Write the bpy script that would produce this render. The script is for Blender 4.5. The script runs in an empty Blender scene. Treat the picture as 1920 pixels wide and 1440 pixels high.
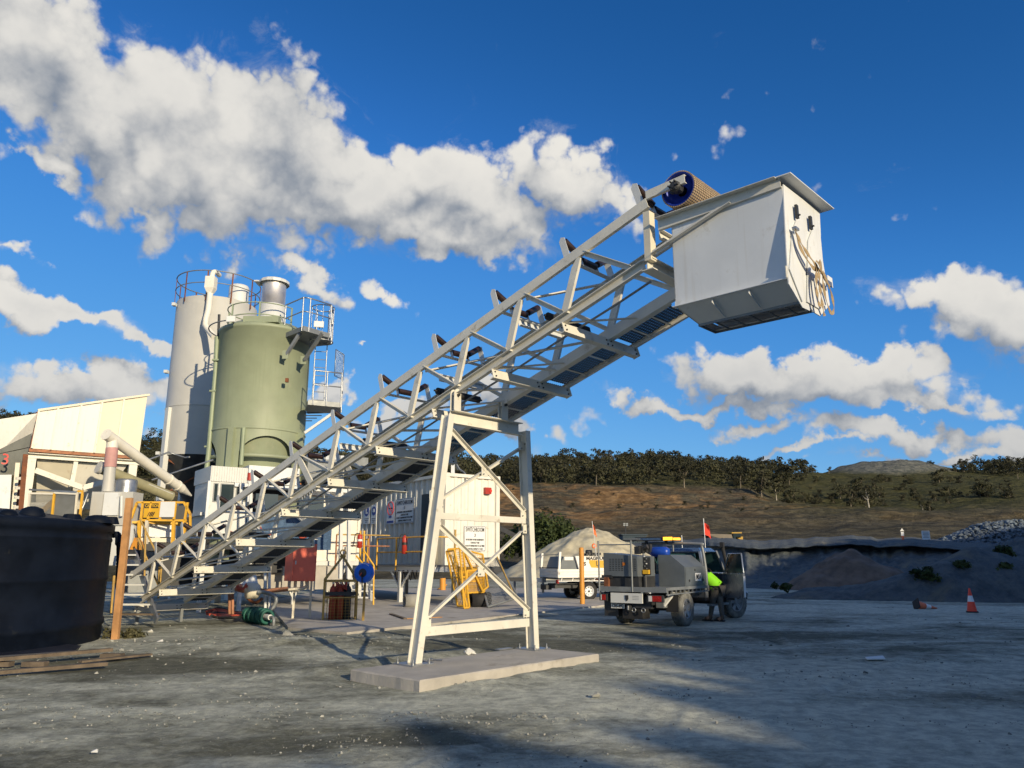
import bpy, math, random
import numpy as np
from mathutils import Vector, Matrix, noise
random.seed(7)
rng = np.random.default_rng(7)
SC = bpy.context.scene
COL = SC.collection
R = math.radians
# ------------------------------------------------------------------ camera
FPX, PITCH, EYE = 1420.0, math.atan(330/1420.0), 1.6
cam = bpy.data.cameras.new('camera'); camo = bpy.data.objects.new('camera', cam); COL.objects.link(camo)
cam.sensor_width = 36; cam.lens = FPX/1920*36; cam.clip_end = 5000; cam.clip_start = 0.05
camo.location = (0, 0, EYE); camo.rotation_euler = (math.pi/2+PITCH, 0, 0)
SC.camera = camo
# ------------------------------------------------------------------ light
SUN_AZ, SUN_EL = 147.0, 17.0
SUNV = Vector((math.sin(R(SUN_AZ))*math.cos(R(SUN_EL)), math.cos(R(SUN_AZ))*math.cos(R(SUN_EL)), math.sin(R(SUN_EL))))
sl = bpy.data.lights.new('sun', 'SUN'); sl.energy = 4.6; sl.angle = R(0.55); sl.color = (1.0, 0.835, 0.58)
so = bpy.data.objects.new('sun', sl); COL.objects.link(so)
so.rotation_euler = SUNV.to_track_quat('Z', 'Y').to_euler()
SC.view_settings.view_transform = 'Standard'; SC.view_settings.look = 'None'
SC.view_settings.exposure = 0.15; SC.view_settings.gamma = 1.0; SC.view_settings.use_curve_mapping = False
SC.cycles.max_bounces = 6; SC.cycles.diffuse_bounces = 3; SC.cycles.glossy_bounces = 3; SC.cycles.transparent_max_bounces = 8

W = bpy.data.worlds.new('World'); SC.world = W; W.use_nodes = True
NT = W.node_tree; NT.nodes.clear()
class NG:
    def __init__(s, nt): s.nt = nt
    def n(s, t, **k):
        o = s.nt.nodes.new(t)
        for a, b in k.items(): setattr(o, a, b)
        return o
    def set(s, sock, v):
        if isinstance(v, bpy.types.NodeSocket): s.nt.links.new(v, sock)
        else: sock.default_value = v
    def m(s, op, a, b=0.0, c=None, clamp=False):
        o = s.n('ShaderNodeMath', operation=op, use_clamp=clamp)
        s.set(o.inputs[0], a); s.set(o.inputs[1], b)
        if c is not None: s.set(o.inputs[2], c)
        return o.outputs[0]
    def v(s, op, a, b=(0, 0, 0)):
        o = s.n('ShaderNodeVectorMath', operation=op); s.set(o.inputs[0], a); s.set(o.inputs[1], b)
        return o.outputs['Value'] if op in ('LENGTH', 'DOT_PRODUCT') else o.outputs[0]
    def noise(s, vec, sc, det=4, rough=.55, dist=0):
        o = s.n('ShaderNodeTexNoise'); s.set(o.inputs['Vector'], vec)
        o.inputs['Scale'].default_value = sc; o.inputs['Detail'].default_value = det
        o.inputs['Roughness'].default_value = rough; o.inputs['Distortion'].default_value = dist
        return o
    def ramp(s, v, lo, hi, a=0.0, b=1.0, smooth=True):
        o = s.n('ShaderNodeMapRange'); o.interpolation_type = 'SMOOTHSTEP' if smooth else 'LINEAR'; o.clamp = True
        s.set(o.inputs[0], v); s.set(o.inputs[1], lo); s.set(o.inputs[2], hi); s.set(o.inputs[3], a); s.set(o.inputs[4], b)
        return o.outputs[0]
    def mix(s, f, a, b, mode='MIX'):
        o = s.n('ShaderNodeMix', data_type='RGBA', blend_type=mode)
        s.set(o.inputs['Factor'], f); s.set(o.inputs['A'], a if isinstance(a, bpy.types.NodeSocket) else tuple(a)+(1,) if len(a) == 3 else a)
        s.set(o.inputs['B'], b if isinstance(b, bpy.types.NodeSocket) else tuple(b)+(1,) if len(b) == 3 else b)
        return o.outputs['Result']

def pxdir(x, y):
    X = (x-960)/FPX; Y = (720-y)/FPX; c, s = math.cos(PITCH), math.sin(PITCH)
    return Vector((X, c-Y*s, s+Y*c))
def at(x, y, Y=None, z=None):
    r = pxdir(x, y)
    t = Y/r.y if Y is not None else (z-EYE)/r.z
    return Vector((0, 0, EYE))+t*r
def gp(x, y, z=0.0): return at(x, y, z=z)
def upto(p, dr, px, z=0):      # length along dr from p at which the point stands in column px
    X = (px-960)/FPX; c, s = math.cos(PITCH), math.sin(PITCH); q = Vector(p)-Vector((0, 0, EYE))
    return (X*(q.y*c+q.z*s)-q.x)/(dr[0]-X*(dr[1]*c+dr[2]*s))

# clouds: banks given by heading and elevation in degrees, size, tilt
def azel(x, y):
    d = pxdir(x, y).normalized(); return math.degrees(math.atan2(d.x, d.y)), math.degrees(math.asin(d.z))
BANKS = [  # photo-surveyed position, half width px, half height px, tilt deg, weight
    (80, 90, 250, 150, 35, 1.0), (230, 260, 230, 110, 42, 1.0), (420, 300, 260, 170, 25, 1.0), (560, 260, 190, 130, 35, 1.0),
    (640, 380, 270, 90, 12, 1.0), (800, 350, 150, 70, 0, 1.0), (900, 400, 280, 95, 10, 1.0), (1120, 350, 150, 80, 15, 1.0), (760, 440, 260, 60, 5, .9),
    (980, 440, 210, 60, 0, .9),
    (110, 320, 60, 26, 30, .62), (290, 395, 70, 30, 40, .7), (560, 545, 120, 26, 20, .7), (700, 580, 90, 22, 25, .62), (440, 500, 60, 30, 20, .6),
    (80, 590, 150, 30, 8, .85), (210, 636, 85, 20, 6, .8), (120, 708, 210, 38, 0, .9), (20, 480, 40, 22, 0, .55), (60, 765, 220, 18, 0, .6), (760, 805, 220, 20, 0, .5),
    (640, 745, 50, 22, 0, .75), (900, 745, 70, 34, 10, .7), (985, 780, 50, 34, 20, .95),
    (1420, 695, 190, 40, 14, 1.0), (1290, 728, 190, 20, 6, .8), (1620, 730, 150, 36, 18, .95), (1740, 772, 110, 20, 10, .75), (1400, 775, 120, 20, 12, .6),
    (1800, 560, 190, 44, 10, .9), (1900, 610, 150, 90, 20, 1.0), (1560, 735, 220, 40, 12, .95), (860, 465, 210, 52, 4, .95), (1700, 825, 170, 26, 8, .75), (1880, 830, 130, 36, 0, .8), (1500, 850, 90, 14, 0, .6),
    (1440, 575, 40, 14, 0, .5), (720, 683, 26, 8, 8, .55), (1600, 845, 300, 14, 0, .5), (1750, 865, 260, 16, 0, .62)]
def build_sky():
    g = NG(NT)
    tc = g.n('ShaderNodeTexCoord').outputs['Generated']
    sp = g.n('ShaderNodeSeparateXYZ'); g.set(sp.inputs[0], tc)
    az = g.m('MULTIPLY', g.m('ARCTAN2', sp.outputs[0], sp.outputs[1]), 57.29578)
    el = g.m('MULTIPLY', g.m('ARCSINE', sp.outputs[2]), 57.29578)
    # round the far side the heading jumps: fine, no bank stands there
    cb = g.n('ShaderNodeCombineXYZ'); g.set(cb.inputs[0], az); g.set(cb.inputs[1], el); g.set(cb.inputs[2], 0.0)
    V = cb.outputs[0]
    # one noise set shared by both samples
    def density(off):
        P = g.v('ADD', tc, off) if off else tc
        n1 = g.noise(P, 5.0, 7, .58)
        warp = g.v('SUBTRACT', n1.outputs['Color'], (.5, .5, .5))
        wz = g.v('MULTIPLY', warp, (17, 12, 0))
        P2 = g.v('ADD', V, wz)
        if off: 
            P2 = g.v('ADD', P2, (.5, 1.7, 0))
        field = None
        for (x, y, w, h, t, wt) in BANKS:
            a, e = azel(x, y); k = 1/24.8
            rad = math.hypot((x-960), (y-720))/FPX; k = k/(1+rad*rad*.5)
            mp = g.n('ShaderNodeMapping', vector_type='TEXTURE')
            g.set(mp.inputs['Vector'], P2); mp.inputs['Location'].default_value = (a, e, 0)
            mp.inputs['Rotation'].default_value = (0, 0, -R(t)); mp.inputs['Scale'].default_value = (w*k*1.15, h*k*1.15, 1)
            L = g.v('LENGTH', mp.outputs[0])
            b = g.m('MULTIPLY_ADD', L, -wt*.8, wt)
            field = b if field is None else g.m('SMOOTH_MAX', field, b, .12)
        return field, n1.outputs[0]
    f1, na = density(None)
    f2, nb = density((.02, -.02, .055))
    bl = lambda sc_, d_: g.m('MULTIPLY_ADD', g.m('ABSOLUTE', g.m('SUBTRACT', g.noise(tc, sc_, d_, .5).outputs[0], .5)), 3.0, .18)
    fine = g.m('ADD', g.m('MULTIPLY', g.noise(tc, 18, 8, .62).outputs[0], .55), g.m('MULTIPLY', bl(21, 3), .45))
    mid = g.m('ADD', g.m('MULTIPLY', g.noise(tc, 9, 6, .6).outputs[0], .4), g.m('MULTIPLY', bl(9, 2), .6))
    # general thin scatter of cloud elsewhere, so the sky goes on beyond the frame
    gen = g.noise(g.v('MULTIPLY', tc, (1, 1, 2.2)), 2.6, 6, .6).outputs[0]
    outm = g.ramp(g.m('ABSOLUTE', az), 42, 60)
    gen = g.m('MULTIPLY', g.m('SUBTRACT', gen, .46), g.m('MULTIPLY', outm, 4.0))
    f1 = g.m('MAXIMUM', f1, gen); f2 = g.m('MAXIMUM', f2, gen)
    d1 = g.m('ADD', f1, g.m('MULTIPLY', g.m('SUBTRACT', fine, .5), 1.0))
    d1 = g.m('ADD', d1, g.m('MULTIPLY', g.m('SUBTRACT', mid, .5), .6))
    wisp = g.m('MULTIPLY', g.ramp(g.m('ADD', f1, g.m('MULTIPLY', g.m('SUBTRACT', g.noise(tc, 12, 9, .7, 1.2).outputs[0], .5), 1.6)), .22, .85), .42)
    mask = g.m('MAXIMUM', g.ramp(d1, .155, .40), wisp)
    # relief: thicker towards the core and away from the sun side is greyer
    rel = g.m('SUBTRACT', f1, f2)
    rel = g.m('ADD', rel, g.m('MULTIPLY', g.m('SUBTRACT', fine, .5), .9))
    rel = g.m('ADD', rel, g.m('MULTIPLY', g.m('SUBTRACT', mid, .5), 1.0))
    lit = g.ramp(rel, -.68, .38)
    lit = g.m('ADD', g.m('MULTIPLY', lit, .86), g.m('MULTIPLY', g.m('SUBTRACT', g.noise(tc, 5.5, 6, .6).outputs[0], .42), .55), clamp=True)
    core = g.ramp(d1, .45, 1.15)
    lit = g.m('MULTIPLY', lit, g.m('SUBTRACT', 1.0, g.m('MULTIPLY', core, .12)))
    lowf = g.ramp(el, 2, 22)                    # lower banks are seen more from below
    lit = g.m('MULTIPLY', lit, g.m('MULTIPLY_ADD', lowf, .42, .58))
    ccol = g.mix(lit, (.215, .255, .32), (.84, .81, .75))
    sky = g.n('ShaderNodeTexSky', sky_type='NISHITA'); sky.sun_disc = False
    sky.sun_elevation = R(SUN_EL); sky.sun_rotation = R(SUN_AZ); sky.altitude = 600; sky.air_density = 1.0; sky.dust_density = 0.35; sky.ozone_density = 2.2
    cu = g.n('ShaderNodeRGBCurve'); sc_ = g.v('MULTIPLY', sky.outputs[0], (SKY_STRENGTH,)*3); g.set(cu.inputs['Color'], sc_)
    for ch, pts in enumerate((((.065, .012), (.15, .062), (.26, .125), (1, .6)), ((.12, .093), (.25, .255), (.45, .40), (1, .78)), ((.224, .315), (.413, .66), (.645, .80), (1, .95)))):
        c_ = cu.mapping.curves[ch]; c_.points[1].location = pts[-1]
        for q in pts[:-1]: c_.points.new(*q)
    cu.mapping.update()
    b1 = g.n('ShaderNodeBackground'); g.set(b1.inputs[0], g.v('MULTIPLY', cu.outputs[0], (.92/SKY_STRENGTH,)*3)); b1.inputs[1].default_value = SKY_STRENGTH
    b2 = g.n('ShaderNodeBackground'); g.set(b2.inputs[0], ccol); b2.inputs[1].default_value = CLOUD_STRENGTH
    up = g.ramp(el, -1.0, .8)
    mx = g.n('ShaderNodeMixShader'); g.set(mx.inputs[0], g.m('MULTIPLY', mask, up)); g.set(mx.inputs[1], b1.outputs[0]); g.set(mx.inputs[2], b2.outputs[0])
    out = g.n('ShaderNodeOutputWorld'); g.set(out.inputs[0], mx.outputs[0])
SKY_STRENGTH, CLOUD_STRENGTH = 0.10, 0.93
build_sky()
W.cycles.sampling_method = 'MANUAL'; W.cycles.sample_map_resolution = 512

# ------------------------------------------------------------------ materials
MATS = {}
def mat(name, rgb, rough=.5, metal=0., var=.12, vs=3., bump=0., bs=40., dirt=None, streak=None, spec=.5, coat=0, emit=0, trans=0, ior=1.45):
    m = bpy.data.materials.new(name); m.use_nodes = True; nt = m.node_tree; g = NG(nt)
    b = nt.nodes['Principled BSDF']; tc = g.n('ShaderNodeTexCoord').outputs['Object']
    n = g.noise(tc, vs, 5, .6)
    lo = tuple(max(0, c*(1-var)) for c in rgb); hi = tuple(min(1, c*(1+var)) for c in rgb)
    col = g.mix(g.ramp(n.outputs[0], .3, .7), lo, hi)
    if dirt:                       # (rgb, amount, scale)
        d = g.noise(tc, dirt[2], 7, .68); f = g.ramp(d.outputs[0], .62-dirt[1]*.35, .74-dirt[1]*.25)
        col = g.mix(g.m('MULTIPLY', f, min(1, .55+dirt[1])), col, dirt[0])
    if streak:                     # (rgb, amount) runs down the surface
        mp = g.n('ShaderNodeMapping'); g.set(mp.inputs[0], tc); mp.inputs['Scale'].default_value = (9, 9, .35)
        d = g.noise(mp.outputs[0], 1.3, 5, .6); f = g.ramp(d.outputs[0], .52, .72)
        col = g.mix(g.m('MULTIPLY', f, streak[1]), col, streak[0])
    g.set(b.inputs['Base Color'], col)
    g.set(b.inputs['Roughness'], g.ramp(n.outputs[0], .25, .75, max(0, rough-.08), min(1, rough+.1)))
    b.inputs['Metallic'].default_value = metal; b.inputs['Specular IOR Level'].default_value = spec
    b.inputs['Coat Weight'].default_value = coat
    if trans: b.inputs['Transmission Weight'].default_value = trans; b.inputs['IOR'].default_value = ior
    if emit: g.set(b.inputs['Emission Color'], col); b.inputs['Emission Strength'].default_value = emit
    if bump:
        bn = g.noise(tc, bs, 6, .6); bp = g.n('ShaderNodeBump'); bp.inputs['Strength'].default_value = bump; bp.inputs['Distance'].default_value = .02
        g.set(bp.inputs['Height'], bn.outputs[0]); g.set(b.inputs['Normal'], bp.outputs[0])
    MATS[name] = m; return m
RUST = (.16, .055, .02); DUST = (.36, .33, .27)
mat('cream_steel', (.66, .635, .55), .46, 0, .07, 2.2, .08, 30, dirt=((.38, .33, .24), .15, 5))
mat('walk_mesh', (.05, .06, .08), .7, 0, .2, 6, spec=.2)
mat('pale_steel', (.60, .61, .59), .45, 0, .05, 1.5, .05, 30, dirt=((.40, .38, .34), .12, 3))
mat('chute_white', (.67, .69, .69), .42, 0, .06, 1.3, .10, 5, dirt=((.46, .45, .41), .12, 2.6), streak=((.50, .47, .40), .30))
mat('rusty_cream', (.66, .61, .48), .55, 0, .06, 2, .1, 30, dirt=((.34, .20, .11), .05, 2.5))
mat('rust', (.17, .06, .025), .8, 0, .3, 6, .3, 30)
mat('rust_light', (.33, .15, .08), .8, 0, .3, 6, .3, 30)
mat('galvanised', (.34, .355, .37), .38, .75, .12, 6, .03, 40)
mat('grey_steel', (.22, .235, .24), .5, .3, .15, 4, .1, 40)
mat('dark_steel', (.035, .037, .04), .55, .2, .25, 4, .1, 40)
mat('stainless', (.78, .74, .68), .42, .85, .05, 1.5, .02, 6)
mat('silo_white', (.47, .465, .43), .5, 0, .05, 1.0, .08, 8, dirt=((.52, .50, .45), .1, 1.3), streak=((.50, .47, .40), .35))
mat('silo_green', (.275, .312, .208), .5, 0, .08, .9, .08, 8, dirt=((.34, .35, .24), .1, 1.3), streak=((.23, .265, .165), .35))
mat('green_pipe', (.27, .32, .21), .5, 0, .1, 2, .05, 20)
mat('yellow_paint', (.72, .40, .035), .5, 0, .1, 3, .1, 30, dirt=((.30, .17, .06), .18, 8))
mat('old_yellow', (.42, .27, .07), .65, 0, .2, 5, .2, 30, dirt=((.12, .07, .03), .2, 10))
mat('orange_post', (.62, .27, .035), .5, 0, .1, 3, .1, 30, dirt=((.26, .14, .05), .2, 5))
mat('red_paint', (.40, .035, .022), .5, 0, .08, 2, .05, 20)
mat('cabinet_red', (.85, .17, .10), .55, 0, .08, 2, .05, 20)
mat('blue_plastic', (.012, .15, .72), .32, 0, .08, 3)
mat('drum_blue', (.01, .06, .38), .35, 0, .08, 3)
mat('pulley_blue', (.01, .035, .30), .3, .2, .08, 3)
mat('black_poly', (.003, .006, .014), .6, 0, .3, 2, .08, 6, dirt=((.035, .036, .034), .02, 1.7), spec=.16)
mat('rubber', (.018, .018, .019), .75, 0, .3, 5, .3, 30)
mat('tyre_dusty', (.15, .15, .135), .9, 0, .35, 9, .5, 60)
mat('roller', (.026, .013, .010), .35, 0, .3, 4)
mat('lagging', (.36, .27, .17), .8, 0, .15, 8, .1, 60)
mat('strap', (.34, .25, .14), .8, 0, .2, 12, .2, 90)
mat('timber', (.42, .22, .09), .75, 0, .2, 3, .3, 50, streak=((.28, .13, .05), .6))
mat('pallet_wood', (.13, .10, .07), .85, 0, .3, 5, .4, 50)
mat('concrete', (.40, .375, .33), .9, 0, .14, 1.6, .35, 30, dirt=((.24, .215, .17), .22, 1.4))
mat('concrete_pipe', (.27, .26, .23), .9, 0, .15, 3, .3, 30)
mat('container', (.74, .715, .63), .5, 0, .05, 1.5, .06, 20, dirt=((.48, .38, .26), .08, 4), streak=((.52, .46, .36), .3))
mat('sign_white', (.74, .75, .74), .5, 0, .03, 3)
mat('sign_black', (.02, .02, .022), .6, 0, .1, 3)
mat('sign_blue', (.02, .04, .25), .5, 0, .1, 3)
mat('sign_yellow', (.62, .36, .02), .5, 0, .05, 3)
mat('sign_red', (.6, .03, .02), .5, 0, .05, 3)
mat('glass_dark', (.03, .045, .05), .06, 0, .1, 2, spec=.8)
mat('glass_cab', (.045, .11, .12), .08, 0, .15, 2, spec=.8)
mat('lamp_glass', (.85, .85, .82), .15, 0, .02, 2, spec=.8)
mat('truck_silver', (.30, .33, .37), .28, .5, .04, 3, coat=.5)
mat('truck_blue', (.10, .17, .29), .25, .5, .04, 3, coat=.5)
mat('truck_white', (.72, .73, .73), .4, 0, .05, 3)
mat('canopy_grey', (.12, .138, .152), .48, .2, .08, 3, .03, 30, dirt=((.20, .19, .17), .08, 3))
mat('ute_white', (.80, .78, .72), .35, 0, .03, 3, dirt=((.55, .50, .42), .08, 4))
mat('amber_lamp', (1.0, .42, .03), .3, 0, .1, 8, emit=2.2)
mat('amber_dull', (.5, .16, .02), .3, 0, .1, 8)
mat('red_lens', (.32, .015, .01), .25, 0, .1, 8)
mat('white_lens', (.6, .6, .58), .2, 0, .1, 8)
mat('hi_vis', (.22, .62, .01), .8, 0, .06, 8, .25, 60)
mat('trousers', (.10, .09, .075), .9, 0, .2, 8, .4, 50)
mat('boots', (.13, .085, .055), .85, 0, .2, 8, .3, 50)
mat('skin', (.42, .24, .16), .55, 0, .05, 8)
mat('hair', (.05, .03, .02), .7, 0, .1, 20)
mat('flag_red', (.72, .05, .025), .8, 0, .05, 8, .2, 40)
mat('flag_orange', (.75, .16, .04), .8, 0, .05, 8, .2, 40)
mat('cone_red', (.80, .06, .025), .5, 0, .06, 6)
mat('cone_faded', (.72, .17, .08), .6, 0, .15, 6)
mat('reflective', (.72, .73, .74), .4, 0, .03, 6)
mat('mound_sand', (.47, .42, .29), .95, 0, .2, 1.2, 1.0, 3)
mat('hopper_dust', (.19, .195, .17), .95, 0, .15, 2, .5, 12)
mat('pink_paint', (.50, .27, .25), .7, 0, .1, 4, .1, 30)
mat('olive_pipe', (.28, .26, .15), .65, 0, .12, 3, .1, 30, streak=((.20, .19, .12), .5))
mat('white_pipe', (.74, .71, .62), .5, 0, .05, 3, .1, 30, dirt=((.45, .33, .2), .06, 6))
mat('hose_green', (.015, .10, .075), .6, 0, .2, 6)
mat('hose_red', (.40, .06, .03), .6, 0, .2, 6)
mat('far_yellow', (.45, .27, .03), .6, 0, .1, 2)
mat('far_brown', (.20, .17, .13), .8, 0, .2, .6)
mat('shed_blue', (.03, .055, .075), .6, 0, .1, 2)
mat('paper', (.62, .64, .64), .7, 0, .05, 4)
mat('white_rock', (.62, .62, .58), .8, 0, .1, 6, .3, 20)
mat('stone_pale', (.31, .31, .275), .9, 0, .25, 9, .3, 30)
mat('stone_dark', (.15, .16, .15), .9, 0, .25, 9, .3, 30)
mat('rubble_blue', (.12, .15, .18), .85, 0, .35, .9, .3, 6)
mat('bark', (.20, .165, .12), .9, 0, .25, 2, .3, 8)
mat('bark_pale', (.42, .38, .31), .9, 0, .2, 2, .3, 8)
mat('black_sheet', (.012, .016, .03), .5, 0, .3, 3)
def foliage(name, a, b):
    m = bpy.data.materials.new(name); m.use_nodes = True; g = NG(m.node_tree); p = m.node_tree.nodes['Principled BSDF']
    tc = g.n('ShaderNodeTexCoord').outputs['Object']; n = g.noise(tc, .9, 4, .6); oi = g.n('ShaderNodeObjectInfo')
    f = g.m('ADD', g.ramp(n.outputs[0], .35, .65), g.m('MULTIPLY', g.m('SUBTRACT', oi.outputs['Random'], .5), .6), clamp=True)
    g.set(p.inputs['Base Color'], g.mix(f, a, b)); p.inputs['Roughness'].default_value = .7; p.inputs['Specular IOR Level'].default_value = .25
    MATS[name] = m
foliage('leaf_dark', (.026, .028, .014), (.056, .052, .028))
foliage('leaf_olive', (.045, .048, .022), (.085, .080, .040))
foliage('leaf_bush', (.022, .036, .010), (.055, .072, .020))

# ------------------------------------------------------------------ mesh building
V3 = Vector
def fr(p0, p1, up):
    a = (V3(p1)-V3(p0)).normalized(); s = a.cross(V3(up))
    if s.length < 1e-5: s = a.cross(V3((1, 0, 0)))
    s.normalize(); return a, s, s.cross(a)
def prof(kind, w, h, t):
    if kind == 'box': return [(-w/2, -h/2), (w/2, -h/2), (w/2, h/2), (-w/2, h/2)]
    if kind == 'I': return [(-w/2, -h/2), (w/2, -h/2), (w/2, -h/2+t), (t/2, -h/2+t), (t/2, h/2-t), (w/2, h/2-t), (w/2, h/2), (-w/2, h/2), (-w/2, h/2-t), (-t/2, h/2-t), (-t/2, -h/2+t), (-w/2, -h/2+t)]
    if kind == 'C': return [(-w/2, -h/2), (w/2, -h/2), (w/2, -h/2+t), (-w/2+t, -h/2+t), (-w/2+t, h/2-t), (w/2, h/2-t), (w/2, h/2), (-w/2, h/2)]
    if kind == 'L': return [(-w/2, -h/2), (w/2, -h/2), (w/2, -h/2+t), (-w/2+t, -h/2+t), (-w/2+t, h/2), (-w/2, h/2)]
class MB:
    def __init__(s): s.v = []; s.f = []; s.mi = []; s.sm = []
    def add(s, vs, fs, mi=0, sm=False):
        o = len(s.v); s.v += [tuple(x) for x in vs]
        for f in fs: s.f.append(tuple(i+o for i in f)); s.mi.append(mi); s.sm.append(sm)
        return s
    def beam(s, p0, p1, w, h, up=(0, 0, 1), kind='box', t=.012, flip=False, mi=0):
        a, sd, u = fr(p0, p1, up); P = prof(kind, w, h, t); sg = -1 if flip else 1
        n = len(P); vs = [V3(p)+sd*(x*sg)+u*y for p in (p0, p1) for x, y in P]
        fs = [(i, (i+1) % n, n+(i+1) % n, n+i) for i in range(n)]
        if kind == 'I': caps = [(0, 1, 2, 11), (3, 4, 9, 10), (5, 6, 7, 8)]
        elif kind == 'C': caps = [(0, 1, 2, 3), (0, 3, 4, 7), (4, 5, 6, 7)]
        elif kind == 'L': caps = [(0, 1, 2, 3), (0, 3, 4, 5)]
        else: caps = [(0, 1, 2, 3)]
        fs += [tuple(reversed(c)) for c in caps]+[tuple(n+i for i in c) for c in caps]
        return s.add(vs, fs, mi)
    def box(s, c, sx, sy, sz, ax=None, mi=0):       # centre, sizes along ax=(x,y,z dirs)
        X, Y, Z = ax if ax else (V3((1, 0, 0)), V3((0, 1, 0)), V3((0, 0, 1)))
        c = V3(c); vs = [c+X*(i*sx/2)+Y*(j*sy/2)+Z*(k*sz/2) for k in (-1, 1) for i, j in ((-1, -1), (1, -1), (1, 1), (-1, 1))]
        return s.add(vs, [(0, 3, 2, 1), (4, 5, 6, 7), (0, 1, 5, 4), (1, 2, 6, 5), (2, 3, 7, 6), (3, 0, 4, 7)], mi)
    def hexa(s, a, b, mi=0):                        # two quads (4 points each)
        return s.add(list(a)+list(b), [(3, 2, 1, 0), (4, 5, 6, 7), (0, 1, 5, 4), (1, 2, 6, 5), (2, 3, 7, 6), (3, 0, 4, 7)], mi)
    def plate(s, pts, t, nrm, mi=0):                # polygon with thickness along nrm
        n = len(pts); k = V3(nrm).normalized()*t; vs = [V3(p) for p in pts]+[V3(p)+k for p in pts]
        return s.add(vs, [tuple(range(n-1, -1, -1)), tuple(range(n, 2*n))]+[(i, (i+1) % n, n+(i+1) % n, n+i) for i in range(n)], mi)
    def cyl(s, p0, p1, r0, r1=None, n=14, cap=True, mi=0, sm=True):
        r1 = r0 if r1 is None else r1; a, sd, u = fr(p0, p1, (0, 0, 1) if abs((V3(p1)-V3(p0)).normalized().z) < .99 else (0, 1, 0))
        vs = [V3(p)+(sd*math.cos(2*math.pi*i/n)+u*math.sin(2*math.pi*i/n))*r for p, r in ((p0, r0), (p1, r1)) for i in range(n)]
        s.add(vs, [(i, (i+1) % n, n+(i+1) % n, n+i) for i in range(n)], mi, sm)
        if cap: s.add(vs, [tuple(range(n-1, -1, -1)), tuple(range(n, 2*n))], mi)
        return s
    def tube(s, pts, r, n=8, mi=0, closed=False, cap=True):
        pts = [V3(p) for p in pts]; m = len(pts); vs = []; prev = None
        for i, p in enumerate(pts):
            a = pts[(i+1) % m] if (closed or i < m-1) else p; b = pts[(i-1) % m] if (closed or i > 0) else p
            t = (a-b).normalized()
            if prev is None: prev = t.orthogonal().normalized()
            prev = (prev-t*prev.dot(t)).normalized(); q = t.cross(prev)
            rr = r[i] if isinstance(r, (list, tuple)) else r
            vs += [p+(prev*math.cos(2*math.pi*k/n)+q*math.sin(2*math.pi*k/n))*rr for k in range(n)]
        fs = []
        for i in range(m if closed else m-1):
            j = (i+1) % m
            fs += [(i*n+k, i*n+(k+1) % n, j*n+(k+1) % n, j*n+k) for k in range(n)]
        s.add(vs, fs, mi, True)
        if not closed and cap: s.add([vs[k] for k in range(n)]+[vs[(m-1)*n+k] for k in range(n)], [tuple(range(n-1, -1, -1)), tuple(range(n, 2*n))], mi)
        return s
    def ring(s, c, r, rt, n=32, a0=0, a1=2*math.pi, tn=6, X=V3((1, 0, 0)), Y=V3((0, 1, 0)), mi=0):
        full = abs(a1-a0-2*math.pi) < 1e-6; k = n if full else n+1
        return s.tube([V3(c)+X*(r*math.cos(a0+(a1-a0)*i/n))+Y*(r*math.sin(a0+(a1-a0)*i/n)) for i in range(k)], rt, tn, mi, full)
    def lathe(s, c, prf, n=40, mi=0, ax=None, a0=0, a1=2*math.pi, sm=True):
        X, Y, Z = ax if ax else (V3((1, 0, 0)), V3((0, 1, 0)), V3((0, 0, 1))); c = V3(c); full = abs(a1-a0-2*math.pi) < 1e-6
        k = n if full else n+1; vs = []; m = len(prf)
        for i in range(k):
            t = a0+(a1-a0)*i/n; dd = X*math.cos(t)+Y*math.sin(t); vs += [c+dd*r+Z*z for r, z in prf]
        fs = [(i*m+j, ((i+1) % k)*m+j, ((i+1) % k)*m+j+1, i*m+j+1) for i in range(n) for j in range(m-1)]
        return s.add(vs, fs, mi, sm)
    def build(s, name, mats, parent=None, **kw):
        me = bpy.data.meshes.new(name); off = V3(parent['_o']) if parent is not None and '_o' in parent else V3((0, 0, 0))
        loc = kw.pop('loc', None)
        if parent is None and loc is not None: off = V3(loc)
        me.from_pydata([(x-off.x, y-off.y, z-off.z) for x, y, z in s.v], [], s.f)
        for m in (mats if isinstance(mats, (list, tuple)) else [mats]): me.materials.append(MATS[m])
        me.polygons.foreach_set('material_index', s.mi); me.polygons.foreach_set('use_smooth', s.sm); me.update()
        o = bpy.data.objects.new(name, me); COL.objects.link(o)
        if parent is not None: o.parent = parent; o['_o'] = tuple(off)
        elif loc is not None: o.location = off; o['_o'] = tuple(off)
        for a, b in kw.items(): o[a] = b
        return o
def thing(name, label, cat, loc, group=None):
    o = bpy.data.objects.new(name, None); COL.objects.link(o); o.location = V3(loc); o['_o'] = tuple(V3(loc))
    o['label'] = label; o['category'] = cat; o.empty_display_size = .2
    if group: o['group'] = group
    return o
def tag(o, label, cat, group=None):
    o['label'] = label; o['category'] = cat
    if group: o['group'] = group
    return o
def copy_part(src, parent, delta):
    c = src.copy(); COL.objects.link(c); c.parent = parent; c.location = src.location+V3(delta); return c
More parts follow.
